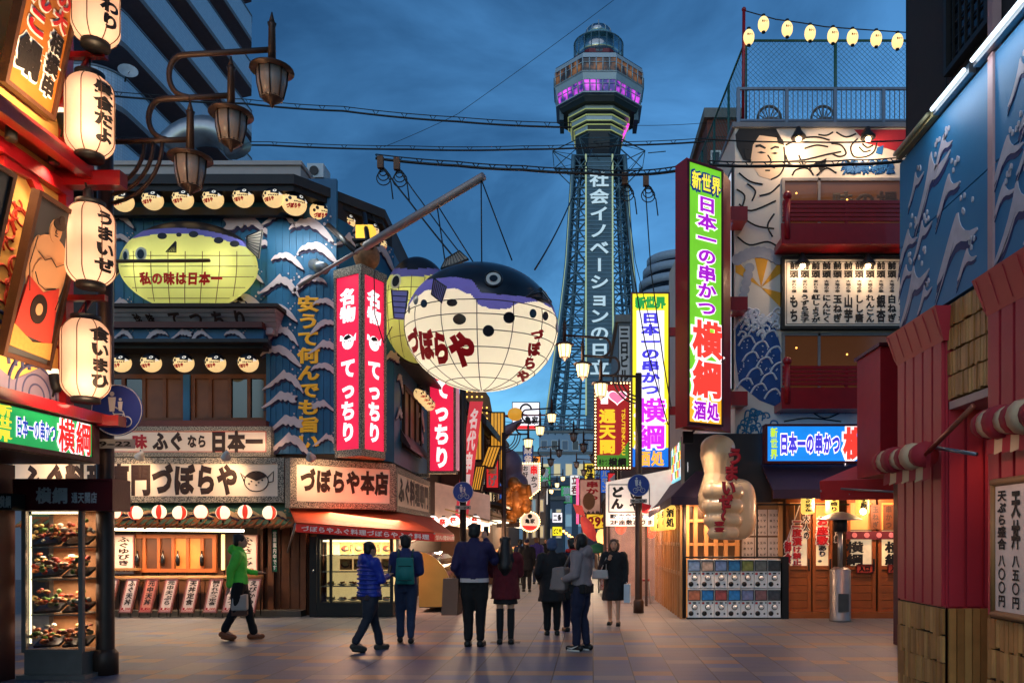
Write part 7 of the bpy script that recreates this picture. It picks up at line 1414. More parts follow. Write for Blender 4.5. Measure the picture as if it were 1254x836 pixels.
# striped rolled awnings
sm = mat('stripe_cream', (216, 178, 140), .75, bump=.2); sr = mat('stripe_red', (168, 40, 50), .75, bump=.2)
for k_, (label, p0, p1) in enumerate((('red and cream striped rolled awning on the far corner of the pink building', W(1079, 566, 8.25), W(1134, 556, 7.25)), ('red and cream striped rolled awning at the right edge near the price board', W(1203, 521, 6.35), W(1300, 500, 5.3)))):
    t = thing('striped_awning', label, 'awning', p0); mb = MB(); n = 7 if k_ == 0 else 9
    for i in range(n): a, b = p0.lerp(p1, i / n), p0.lerp(p1, (i + .998) / n); mb.tube([a, b], [.1 + .014 * (i % 3), .11 + .01 * ((i + 1) % 2)], 12, i % 2)
    for i in range(n): a, b = p0.lerp(p1, i / n), p0.lerp(p1, (i + .998) / n); mb.hexa([a + V3((0, -.08, -.24)), b + V3((0, -.08, -.22)), b + V3((0, -.06, -.22)), a + V3((0, -.06, -.24)), a + V3((0, -.1, 0)), b + V3((0, -.1, 0)), b + V3((0, -.08, 0)), a + V3((0, -.08, 0))], i % 2)
    mb.build('rolled_canvas', [sr, sm], t)
    if k_ == 0: MB().tube([p1, W(1192, 497, 6.5)], .022, 8).build('front_bar', mat('bar_copper', (170, 96, 70), .4, .5), t); MB().tube([W(1134, 546, 7.4), W(1196, 556, 6.6)], .018, 6).build('arm', STEEL, t)
rs = thing('red_cabinet', 'tall plain red wall cabinet between the blue sign and the pink column', 'cabinet', (X(1090, 12), 12.3, Z(580, 12))); MB().box(X(1078, 12), X(1140, 12), 12, 13, Z(580, 12), Z(424, 12)).build('case', mat('signal_red', (170, 16, 26), .45), rs); MB().box(X(1075, 12), X(1142, 12), 11.95, 13.05, Z(424, 12), Z(420, 12)).build('cap', DRED, rs); MB().box(X(1110, 12), X(1116, 12), 12.3, 12.5, 0, Z(580, 12)).build('post', DRED, rs)
# ---------------------------------------------------------------- shops along the street, left side
def shopblock(name, label, side, y0, y1, xw, h, m, depth=7, floors=2):
    """block whose street wall stands at x = xw between distances y0 and y1; side -1 left, 1 right"""
    t = thing(name, label, 'shop', (xw + side * depth / 2, (y0 + y1) / 2, 0)); a, b = sorted((xw, xw + side * depth))
    MB().box(a, b, y0, y1, 0, h).build('wall', m, t)
    f = Fr((xw, y0, 0), (xw, y1, 0)) if side < 0 else Fr((xw, y1, 0), (xw, y0, 0)); L_ = f.w
    g = Fr((a, y0, 0), (b, y0, 0))
    for r_ in range(1, floors + 1):
        v = 2.9 + (r_ - 1) * 2.6
        if v + 1.5 > h: break
        for i in range(int(L_ / 2.2)):
            u = .5 + i * 2.2; w_ = MB().fring(f, u, u + 1.4, v, v + 1.3, .07, 0, .07).build('window', DWOOD, t); MB().fbox(f, u + .05, u + 1.35, v + .05, v + 1.25, -.01, .02).build('pane', (PWm, PK, dimr, PD)[(i + r_) % 4], w_)
    return t, f, g
sw = [mat('street_wall_%d' % i, c, .75, var=.2, bump=.15) for i, c in enumerate(((92, 60, 44), (120, 96, 80), (70, 74, 84), (110, 84, 66), (96, 92, 96)))]
stall_lit = lit('stall_white', (255, 238, 206), 2.2)
t, f, g = shopblock('shop_building', 'dark timber shop building with tiled gable and gold lit boxes past the blowfish restaurant', -1, 28.4, 37.5, -4.0, 6.0, sw[0])
mb = MB(); hz = [(-3.3, 28.0, 5.6), (-3.3, 38, 5.6), (-6.6, 38, 8.3), (-6.6, 28.0, 8.3)]
mb.hexa([V3(p) for p in ((-6.6, 28.0, 8.2), (-3.2, 28.0, 5.5), (-3.2, 38, 5.5), (-6.6, 38, 8.2))] + [V3(p) for p in ((-6.6, 28.0, 8.45), (-3.2, 28.0, 5.75), (-3.2, 38, 5.75), (-6.6, 38, 8.45))]); mb.hexa([V3(p) for p in ((-10, 28.0, 5.5), (-6.6, 28.0, 8.2), (-6.6, 38, 8.2), (-10, 38, 5.5))] + [V3(p) for p in ((-10, 28.0, 5.75), (-6.6, 28.0, 8.45), (-6.6, 38, 8.45), (-10, 38, 5.75))])
for i in range(14): q = i / 14; mb.tube([(-6.6 + 3.4 * q, 27.95, 8.5 - 2.7 * q), (-6.6 + 3.4 * q, 38, 8.5 - 2.7 * q)], .05, 5)
mb.build('tiled_roof', mat('black_tile', ()), t)
mb = MB(); mb.hexa([(-4.0, 28.3, 3.0), (-2.7, 28.3, 2.75), (-2.7, 37.5, 2.75), (-4.0, 37.5, 3.0), (-4.0, 28.3, 3.1), (-2.7, 28.3, 2.85), (-2.7, 37.5, 2.85), (-4.0, 37.5, 3.1)]); mb.build('lower_eave', mat('black_tile', ()), t)
gold = lit('gold_box', (236, 164, 56), .7, var=.35)
for i, (a, b, y0, y1, d, tl_) in enumerate(((572, 590, 508, 563, 28.0, 0), (601, 617, 505, 575, 33.2, 0), (589, 604, 545, 572, 29.5, .35), (577, 588, 570, 600, 28.2, .2))):
    ff = FP(a, y0, b, y1, d)
    if tl_: ff.V = V3((tl_, 0, 1)).normalized()
    q = thing('gold_lit_box', ('tall gold glowing box under the gable nearest the projecting red sign', 'tall gold glowing box farther along the timber shop', 'tilted gold slatted panel between the two gold boxes', 'small gold panel under the nearer gold box')[i], 'light box', ff.p(ff.w / 2, 0)); MB().fbox(ff, 0, ff.w, 0, ff.h, -.35, 0).build('panel', gold, q); mb = MB(); mb.fring(ff, -.03, ff.w + .03, -.03, ff.h + .03, .05, -.36, .03)
    for j in range(1, 4): mb.fbox(ff, ff.w * j / 4 - .015, ff.w * j / 4 + .015, 0, ff.h, 0, .02)
    mb.build('frame', DWOOD, q)
def stall(label, xw, y0, y1, z, side, strip=True):
    q = thing('stall_awning', label, 'awning', (xw, (y0 + y1) / 2, z)); s_ = -side
    MB().hexa([(xw, y0, z + .3), (xw + s_ * 1.1, y0, z), (xw + s_ * 1.1, y1, z), (xw, y1, z + .3), (xw, y0, z + .34), (xw + s_ * 1.1, y0, z + .04), (xw + s_ * 1.1, y1, z + .04), (xw, y1, z + .34)]).build('canvas', mat('stall_canvas', (110, 90, 60), .7), q)
    if strip: MB().box(min(xw + s_ * .2, xw + s_ * .9), max(xw + s_ * .2, xw + s_ * .9), y0 + .1, y1 - .1, z - .06, z - .02).build('light_strip', stall_lit, q)
    m_ = MB(); rr = random.Random(int(y0 * 7))
    m_.box(min(xw, xw + s_ * .7), max(xw, xw + s_ * .7), y0 + .1, y1 - .1, 0, .8); m_.build('counter', sw[0], q); m_ = MB()
    for i in range(int((y1 - y0) / .3)): m_.ball((xw + s_ * .4, y0 + .2 + i * .3, .86 + .3 * rr.random()), (.2, .14, .12), 8, 5, rr.randrange(6))
    m_.build('goods', [lit('goods_%d' % i, c_, .5) for i, c_ in enumerate(((220, 90, 50), (250, 210, 120), (200, 50, 40), (250, 240, 210), (120, 150, 70), (240, 160, 90)))], q)
    lamp('POINT', (xw + s_ * .7, (y0 + y1) / 2, z - .2), 110, (255, 200, 130), .12, name='stall_light')
stall('bright food stall awning with white light strip on the left of the street', -3.75, 29, 37, 2.3, -1); stall('farther bright food stall awning on the left beyond the round shop sign', -3.75, 38.5, 47, 2.3, -1)
# white curtain wall and banners right after the restaurant
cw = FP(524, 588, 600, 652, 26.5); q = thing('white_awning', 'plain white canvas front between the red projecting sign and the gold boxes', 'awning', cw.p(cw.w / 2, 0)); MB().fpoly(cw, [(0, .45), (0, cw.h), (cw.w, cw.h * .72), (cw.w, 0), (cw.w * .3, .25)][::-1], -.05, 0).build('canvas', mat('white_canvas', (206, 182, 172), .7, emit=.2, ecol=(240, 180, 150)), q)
bn = FP(556, 490, 574, 640, 24.8); bn.V = V3((.13, 0, 1)).normalized(); q = thing('vertical_banner', 'leaning red and white vertical banner beside the pole of the round blue sign', 'banner', bn.p(.2, 0)); bn.w -= .05
MB().fbox(bn, 0, bn.w, 0, bn.h, -.04, 0).build('cloth', lit('banner_rose', (206, 60, 70), .6), q); MB().ftext(bn, '名代串揚げ', .06, bn.w - .06, .2, bn.h - .2, .006, .04, True).build('lettering', mat('banner_white', (236, 210, 205), .6, emit=.4), q)
for i in range(5):
    c = W(530 + 13 * i, 637 + (i % 2) * 2, 24.2); q = thing('white_lantern', '%s white paper lantern from the left over the bright stall under the white canvas' % ORD[i], 'lantern', c, 'white lanterns over the stall'); MB().ball(c, (.17, .17, .15), 14, 10).build('shell', lit('lantern_white_lit', (255, 238, 228), 1.5), q); MB().text('祭', lambda a, b, cc: c + V3((-.1 + .2 * a, -.175 - cc * .02, -.1 + .2 * b)), .05).build('lettering', rtx, q); MB().tube([c + V3((0, 0, .14)), c + V3((0, 0, .19))], .05, 8).build('cap', BLACK, q)
stall('bright stall with lanterns beside the restaurant corner on the left', -3.9, 23.6, 28, 2.15, -1); lamp('POINT', W(545, 655, 23), 80, (255, 190, 120), .1, name='stall_light')
t, f, g = shopblock('shop_building', 'brown shop building with bulb covered gable in the middle left of the street', -1, 38, 48, -4.15, 7.2, sw[1]); t2, _, _ = shopblock('shop_building', 'grey shop building farther down the left of the street', -1, 48.5, 58, -4.3, 6.4, sw[2])
gb = Fr((-6.4, 37.9, 6.6), (-3.6, 37.9, 6.6)); q = thing('bulb_gable', 'triangular gable front covered with small yellow bulbs', 'sign', gb.p(1.4, 0)); MB().fpoly(gb, [(0, -1.6), (2.8, -1.6), (2.2, 1.6), (1.5, 2.6), (.7, 1.6)], -.15, 0).build('panel', mat('gable_brown', (120, 84, 44), .6), q); mb = MB()
for r_ in range(15):
    for c_ in range(11):
        u, v = .25 + c_ * .23, -1.4 + r_ * .25
        if v < 1.0 or abs(u - 1.45) < (2.6 - v) * .5: mb.ball(gb.p(u, v, .03), .045, 6, 4)
mb.build('bulb_net', lit('gable_bulb', (255, 196, 90), 1.8), q)
q = thing('round_lantern', 'round orange ball lantern on a bar above the shield shaped sign', 'lantern', W(631, 507, 34)); MB().ball(W(631, 507, 34), (.32, .32, .27), 20, 14).build('shell', lit('ball_orange', (212, 150, 50), .8, var=.1), q); MB().tube([W(600, 509, 34), W(668, 508, 34)], .035, 6).build('bar', REDP, q)
# ornaments: fish balloon, gold figure
q = thing('fish_balloon', 'large dull violet fish shaped balloon figure hanging over the left shops', 'figure', W(622, 575, 35)); c = W(622, 572, 35); mb = MB(); mb.ball(c, (.65, .7, .8), 18, 14); mb.ball(c + V3((-.5, -.1, .5)), (.5, .5, .4), 14, 10); mb.ball(c + V3((.3, -.2, -.7)), (.6, .5, .5), 14, 10); mb.tube([c + V3((-.6, 0, .9)), c + V3((0, 0, 1.6)), c + V3((.6, 0, 2.0))], [.2, .25, .1], 10); remesh(mb, 'body', mat('balloon_violet', (112, 100, 122), .4, var=.4, vs=2), q, .08, 3); MB().ball(c + V3((-.3, -.85, .1)), (.25, .12, .3), 12, 8).build('patch', mat('balloon_orange', (196, 110, 60), .5, emit=.2), q); MB().hexa([c + V3(p) for p in ((-1.2, -.6, -1.0), (.6, -.6, -1.3), (.6, .3, -1.3), (-1.2, .3, -1.0), (-.9, -.5, -.75), (.4, -.5, -.9), (.4, .3, -.9), (-.9, .3, -.75))]).build('base', DRED, q); MB().tube([c + V3((.6, 0, 2.0)), c + V3((-1.6, 0, 2.6))], .04, 6).build('bracket', DARK, q)
q = thing('gold_figure', 'carved golden figure lit warm above the stalls near the round bulb sign', 'figure', W(633, 640, 33)); c = W(633, 615, 33); rr = random.Random(8); mb = MB(); mb.ball(c, (.42, .35, .65), 14, 10)
for i in range(14): a = rr.random() * 6.28; mb.ball(c + V3((.42 * math.cos(a), -.15 - .2 * rr.random(), .75 * math.sin(a))), .1 + .16 * rr.random(), 9, 7)
mb.ball(c + V3((-.1, -.2, .75)), (.26, .26, .28), 12, 9); mb.tube([c + V3((.2, -.2, .2)), c + V3((.55, -.4, .3)), c + V3((.5, -.5, .7))], [.16, .12, .09], 8); mb.tube([c + V3((-.3, -.2, .2)), c + V3((-.65, -.35, .0)), c + V3((-.5, -.5, -.3))], [.16, .12, .09], 8)
remesh(mb, 'body', mat('gold_figure_paint', (176, 112, 50), .4, .3, var=.4), q, .04, 1); lamp('POINT', c + V3((.2, -1.1, -.3)), 22, (255, 170, 80), .1, name='figure_light'); MB().box(c.x - .8, c.x + .1, c.y - .2, c.y + .3, c.z - 1.0, c.z - .8).build('base', DWOOD, q)
# shield, round, white and small signs on the left
f = FP(637, 567, 661, 609, 35.5); q = thing('shield_sign', 'shield shaped hanging sign with bulb border and red and black letters', 'sign', f.p(f.w / 2, 0)); SH = [(0, .35), (f.w / 2, 0), (f.w, .35), (f.w, f.h), (0, f.h)]; MB().fpoly(f, SH, -.15, 0).build('panel', lit('shield_face', (214, 190, 180), .6), q); mb = MB()
for i in range(5):
    a, b = SH[i], SH[(i + 1) % 5]; n = max(2, int(math.dist(a, b) / .1))
    for j in range(n): mb.ball(f.p(a[0] + (b[0] - a[0]) * j / n, a[1] + (b[1] - a[1]) * j / n, .02), .035, 6, 4)
mb.build('bulb_border', bulbm, q); MB().ftext(f, '串', f.w * .5, f.w * .9, f.h * .66, f.h * .95, .01, .05).build('red_lettering', lit('red_letter', ()), q); mb = MB(); mb.ftext(f, 'かつ', f.w * .55, f.w * .88, f.h * .28, f.h * .64, .01, .04, True); mb.ftext(f, 'お好み焼', f.w * .12, f.w * .42, f.h * .24, f.h * .94, .01, .03, True); mb.build('black_lettering', INK, q)
c = W(649, 638.5, 35.0); f = Fr(c - V3((.42, 0, .42)), c + V3((.42, 0, -.42))); q = thing('bulb_round_sign', 'round cream and red sign with bulb border below the shield sign', 'sign', c); MB().fdisc(f, .42, .42, .42, .42, -.15, 0, 0, 30).build('disc', lit('disc_cream', (232, 204, 180), .65), q); MB().fpoly(f, [(.42 + .38 * math.cos(R(a)), .42 + .38 * math.sin(R(a))) for a in range(205, 340, 9)], 0, .01).build('red_band', lit('red_letter', ()), q); mb = MB()
for i in range(26): a = 2 * math.pi * i / 26; mb.ball(f.p(.42 + .42 * math.cos(a), .42 + .42 * math.sin(a), .02), .035, 6, 4)
mb.build('bulb_border', bulbm, q); mb = MB(); mb.ftext(f, '亀家', .2, .64, .34, .56, .01, .04); mb.fdisc(f, .42, .66, .1, .1, 0, .012); mb.build('lettering', INK, q)
f = FP(627, 492, 661, 526, 45); q = signbox('white_sign', 'white lit sign with ink mark and red strip above the shield sign', 'sign', f, lit('white_face', ()), DARK, [('亀家', .45, .18, .95, .5, INK, .04, False)], dep=.4); MB().fbox(f, .05, f.w - .05, .05, f.h * .15, 0, .012).build('red_strip', lit('red_letter', ()), q); mb = MB(); mb.tube([f.p(f.w * .5 + .3 * math.cos(R(a)), f.h * .72 + .3 * math.sin(R(a)), .01) for a in range(0, 300, 20)], .06, 5); mb.build('ink_mark', INK, q)
signbox('narrow_sign', 'narrow blue sign with white letters behind the shield sign', 'sign', FP(640, 545, 653, 568, 42), lit('blue_dim', (40, 70, 130), .5), DARK, [('麻雀', .1, .05, .9, .95, WINK, .04, True)], dep=.3)
signbox('small_sign', 'small white lit sign far down the left of the street', 'sign', FP(676, 627, 689, 640, 62), lit('white_face', ()), DARK, [('二条', .1, .15, .9, .85, INK, .05, False)], dep=.3); signbox('small_sign', 'small yellow lit sign under the far white one', 'sign', FP(676, 644, 689, 656, 62), lit('yellow_face', ()), DARK, [('どこや', .1, .2, .9, .8, INK, .05, False)], dep=.3)
# strings of warm bulbs across the street end and shop lights
for i in range(7): c = W(690 + 3.4 * i, 650 + 2.6 * i, 44 - 1.6 * i); q = thing('string_bulb', '%s warm bulb from the far end of the slanting string on the right' % ORD[i], 'light bulb', c, 'slanting string of warm bulbs'); MB().ball(c, .07, 8, 6).build('bulb', lit('string_glow', (255, 176, 90), 7), q); MB().tube([c + V3((0, 0, .06)), c + V3((0, 0, .13))], .025, 6).build('socket', BLACK, q)
tag(MB().tube([W(690 + 3.4 * i, 647.5 + 2.6 * i, 44 - 1.6 * i) for i in range(-1, 8)], .015, 5).build('bulb_wire', BLACK, origin=W(700, 650, 40)), 'black wire carrying the slanting string of warm bulbs', 'wire')
# ---------------------------------------------------------------- right side of the street
t, f, g = shopblock('shop_building', 'cream low shop building behind the vinyl curtained stall on the right', 1, 26.5, 36, 1.35, 4.6, sw[4]); shopblock('shop_building', 'brown low shop building farther down the right of the street', 1, 36.5, 47, 1.5, 5.2, sw[3]); shopblock('shop_building', 'grey low shop building near the right end of the street', 1, 47.5, 58, 1.6, 5.6, sw[2])
bt = thing('vinyl_stall', 'stall with clear vinyl curtain front and red lanterns inside, right of the street', 'stall', (X(790, 19.6), 21, 0)); x0, x1 = X(744, 19.6), X(838, 19.6)
vin = bpy.data.materials.new('vinyl_curtain'); vin.use_nodes = True; q = vin.node_tree; b = q.nodes['Principled BSDF']; b.inputs['Base Color'].default_value = lin(226, 200, 190); b.inputs['Roughness'].default_value = .2; b.inputs['Alpha'].default_value = .22
mb = MB(); n = 60; vs0 = []
for i in range(n + 1): x = x0 + (x1 - x0) * i / n; y = 19.6 + .03 * math.sin(i * 1.3) + .015 * math.sin(i * 3.1); vs0 += [(x, y, .05), (x, y, 2.2)]
mb.add(vs0, [(2 * i, 2 * i + 2, 2 * i + 3, 2 * i + 1) for i in range(n)]); mb.build('vinyl_curtain', vin, bt)
mb = MB(); mb.box(x0, x1, 19.55, 19.62, 2.2, 2.3)
for x in (x0, x0 + .9, x1 - .06): mb.box(x, x + .06, 19.56, 19.62, 0, 2.2)
mb.box(x0, x1, 23.2, 23.3, 0, 2.6); mb.build('stall_frame', mat('stall_frame', (70, 50, 42), .6), bt)
MB().box(x0 + .1, x1, 23.1, 23.19, 0, 2.4).build('back_wall', mat('stall_back', (190, 150, 136), .6, var=.5, vs=2), bt)
for i, (u, z) in enumerate(((.35, 1.9), (1.1, 1.8), (1.65, 1.95))): c = V3((x0 + u, 20.3, z)); q = thing('red_lantern', '%s red paper lantern from the left inside the vinyl stall' % ORD[i], 'lantern', c, 'red lanterns inside the vinyl stall'); MB().ball(c, (.14, .14, .18), 14, 10).build('shell', lit('red_lantern_lit', (240, 80, 50), 1.4), q); MB().tube([c + V3((0, 0, .17)), c + V3((0, 0, .22))], .06, 8).build('cap', BLACK, q)
for i in range(3): q = thing('stool', '%s stool from the left inside the vinyl stall' % ORD[i], 'stool', (x0 + .4 + .55 * i, 20.6, 0), 'stools inside the vinyl stall'); c = V3((x0 + .4 + .55 * i, 20.6, 0)); MB().lathe([(.15, .55), (.16, .6)], c, 14).build('seat', REDP, q); [MB().tube([c + V3((.12 * a, .12 * b_, .55)), c + V3((.16 * a, .16 * b_, 0))], .015, 5).build('leg', STEEL, q) for a in (-1, 1) for b_ in (-1, 1)]
lamp('AREA', V3(((x0 + x1) / 2, 21, 2.5)), 60, (255, 190, 150), 1.6, V3(((x0 + x1) / 2, 21, 0)), name='stall_light'); lamp('POINT', V3((x0 + .3, 19.2, 2.1)), 10, (255, 190, 140), .1, name='stall_light')
MB().box(x0 + .1, X(797, 19.6), 19.5, 19.54, 2.12, 2.16).build('tube_strip', lit('tube_cool', ()), bt)
f = FP(742, 590, 838, 644, 19.5); q = thing('white_signboard', 'white signboard with black brush marks over the vinyl stall', 'signboard', f.p(f.w / 2, 0)); MB().fpoly(f, [(0, 0), (f.w, 0), (f.w, f.h * 1.35), (0, f.h)], -.12, 0).build('panel', mat('white_panel', (220, 206, 196), .6, emit=.38, ecol=(238, 220, 208)), q); MB().fring(f, .06, f.w * .56, .33, f.h - .05, .02, 0, .01).build('black_border', INK, q)
mb = MB(); mb.ftext(f, 'どん', .12, .42, .4, f.h - .1, .006, .07, True); mb.ftext(f, 'いや', .55, .85, .36, f.h - .15, .006, .05, True); mb.ftext(f, '1Fカウンター', .1, f.w * .58, .17, .31, .006, .035); mb.ftext(f, '2F座敷あります', .1, f.w * .7, .03, .16, .006, .035); mb.build('lettering', INK, q); mb = MB(); mb.fpoly(f, [(f.w * .42, .34), (f.w * .53, .3), (f.w * .58, .5), (f.w * .46, .56)], .004, .014); mb.build('red_stamp', RINK, q)
# colourful signs farther along the right
f = FP(709, 586, 736, 641, 29); q = signbox('poster_sign', 'colourful poster sign with pink neon edge on the right of the street', 'sign', f, mat('poster_beige', (190, 160, 140), .6, var=.6, vs=3, emit=.2, ecol=(220, 150, 130)), DRED, [('串かつ', .3, .5, .9, .95, RINK, .05, True), ('中央食堂', .12, .08, .95, .3, INK, .04, False)], dep=.3); MB().tube([f.p(-.05, 0, .04), f.p(-.05, f.h, .04)], .045, 8).build('neon_tube', lit('hot_pink_neon', (255, 70, 110), 2.4), q); MB().fdisc(f, f.w * .45, f.h * .5, .22, .3, 0, .02, 0).build('figure_spot', mat('poster_brown', (120, 80, 50), .6), q)
signbox('price_sign', 'yellow sign with red price 299 below the poster sign', 'sign', FP(717, 628, 747, 648, 27), lit('price_yellow', (236, 190, 50), .75), DRED, [('299', .1, .1, .9, .9, RINK, .05, False)], dep=.25)
q = thing('red_lantern_figure', 'long red glowing fish shaped lantern hanging over the right stalls', 'lantern', W(722, 645, 26.5)); c0 = [W(x, y, 26.5) for x, y in ((713, 632), (717, 640), (721, 648), (726, 656), (729, 662))]; MB().tube(c0, [.07, .17, .2, .14, .04], 12).build('body', lit('red_fish_dim', (214, 70, 60), .5, var=.5), q); MB().hexa([c0[0] + V3(p) for p in ((-.2, 0, .1), (.1, 0, .0), (.1, .04, .0), (-.2, .04, .1), (-.3, 0, .4), (.0, 0, .35), (.0, .04, .35), (-.3, .04, .4))]).build('tail', lit('red_fish_dim', ()), q)
q = thing('orange_lantern', 'glowing orange paper lantern at the right stall front', 'lantern', W(738, 657, 25)); MB().ball(W(738, 657, 25), (.2, .2, .26), 16, 12).build('shell', lit('lantern_orange_lit', (255, 190, 110), 1.5), q); MB().tube([W(738, 650, 25), W(738, 646, 25)], .07, 8).build('cap', BLACK, q); lamp('POINT', W(738, 668, 24.6), 26, (255, 180, 100), .1, name='stall_light')
stall('open food stall awning on the right beyond the vinyl stall', 1.45, 27, 36, 2.3, 1); stall('farther open stall awning on the right of the street', 1.55, 37, 47, 2.3, 1)
q = thing('green_parasol', 'small green striped parasol at the right stall front', 'parasol', W(733, 668, 24.4)); MB().lathe([(.5, -.2), (.28, 0), (.02, .1)], W(733, 668, 24.4), 12).build('canopy', mat('parasol_green', (44, 110, 70), .6), q); p_ = W(733, 668, 24.4); MB().tube([p_, V3((p_.x, p_.y, 0))], .02, 6).build('pole', STEEL, q)
for i, (px, py, d) in enumerate(((738, 700, 24.5), (742, 712, 21))): f = Fr(W(px - 4, 722, d), W(px + 5, 722, d)); f.V = V3((.1, .18, 1)).normalized(); f.N = f.U.cross(f.V); f.h = 1.1; menu('menu_board', ('leaning menu board at the right stall front', 'nearer leaning menu board at the foot of the vinyl stall')[i], 'menu board', f, '本日のおすすめ', '500', None, legs=True)
# small lit signs sticking out along both sides of the street
SN = [('red', (206, 40, 44), WINK, 'white'), ('white', (236, 230, 222), RINK, 'red'), ('yellow', (240, 204, 60), INK, 'black'), ('blue', (40, 90, 180), WINK, 'white'), ('green', (50, 140, 80), WINK, 'white'), ('orange', (240, 140, 50), INK, 'black'), ('pink', (230, 120, 150), WINK, 'white')]
for i, (px, py, d, w_, h_, tx) in enumerate(((603, 598, 30, .5, 1.5, '串揚げ'), (618, 620, 36, .5, 1.3, '寿司'), (632, 600, 44, .6, 1.6, '酒場'), (646, 612, 50, .6, 1.5, '射的'), (655, 590, 56, .8, 1.8, '将棋'), (664, 618, 62, .9, 1.6, '喫茶'), (668, 600, 70, .9, 2.0, '薬局'), (752, 618, 30, .5, 1.2, '食堂'), (741, 604, 38, .5, 1.5, 'ホルモン'), (730, 622, 46, .6, 1.3, 'うどん'), (722, 600, 54, .7, 1.8, '居酒屋'), (716, 620, 62, .8, 1.3, '囲碁'), (704, 606, 72, .9, 1.8, '立呑'), (694, 616, 84, 1.2, 1.8, '旅館'))):
    nm, col, im, iw = SN[(i * 3) % 7]; c = W(px, py, d); f = Fr(c - V3((w_ / 2, 0, 0)), c + V3((w_ / 2, 0, 0))); f.h = h_
    signbox('street_sign', 'small %s lit street sign with %s letters, %s from the front on the %s side' % (nm, iw, ORD[i % 7], 'left' if i < 7 else 'right'), 'sign', f, lit('street_face_' + nm, col, .8), DARK, [(tx, .15, .05, .85, .95, im, .045, True)], dep=.2, group='small lit signs along the street')
lamp('POINT', (-1.2, 40, 4.2), 160, (255, 190, 120), .4, name='street_glow'); lamp('POINT', (-1.2, 54, 4.2), 160, (255, 190, 120), .4, name='street_glow')
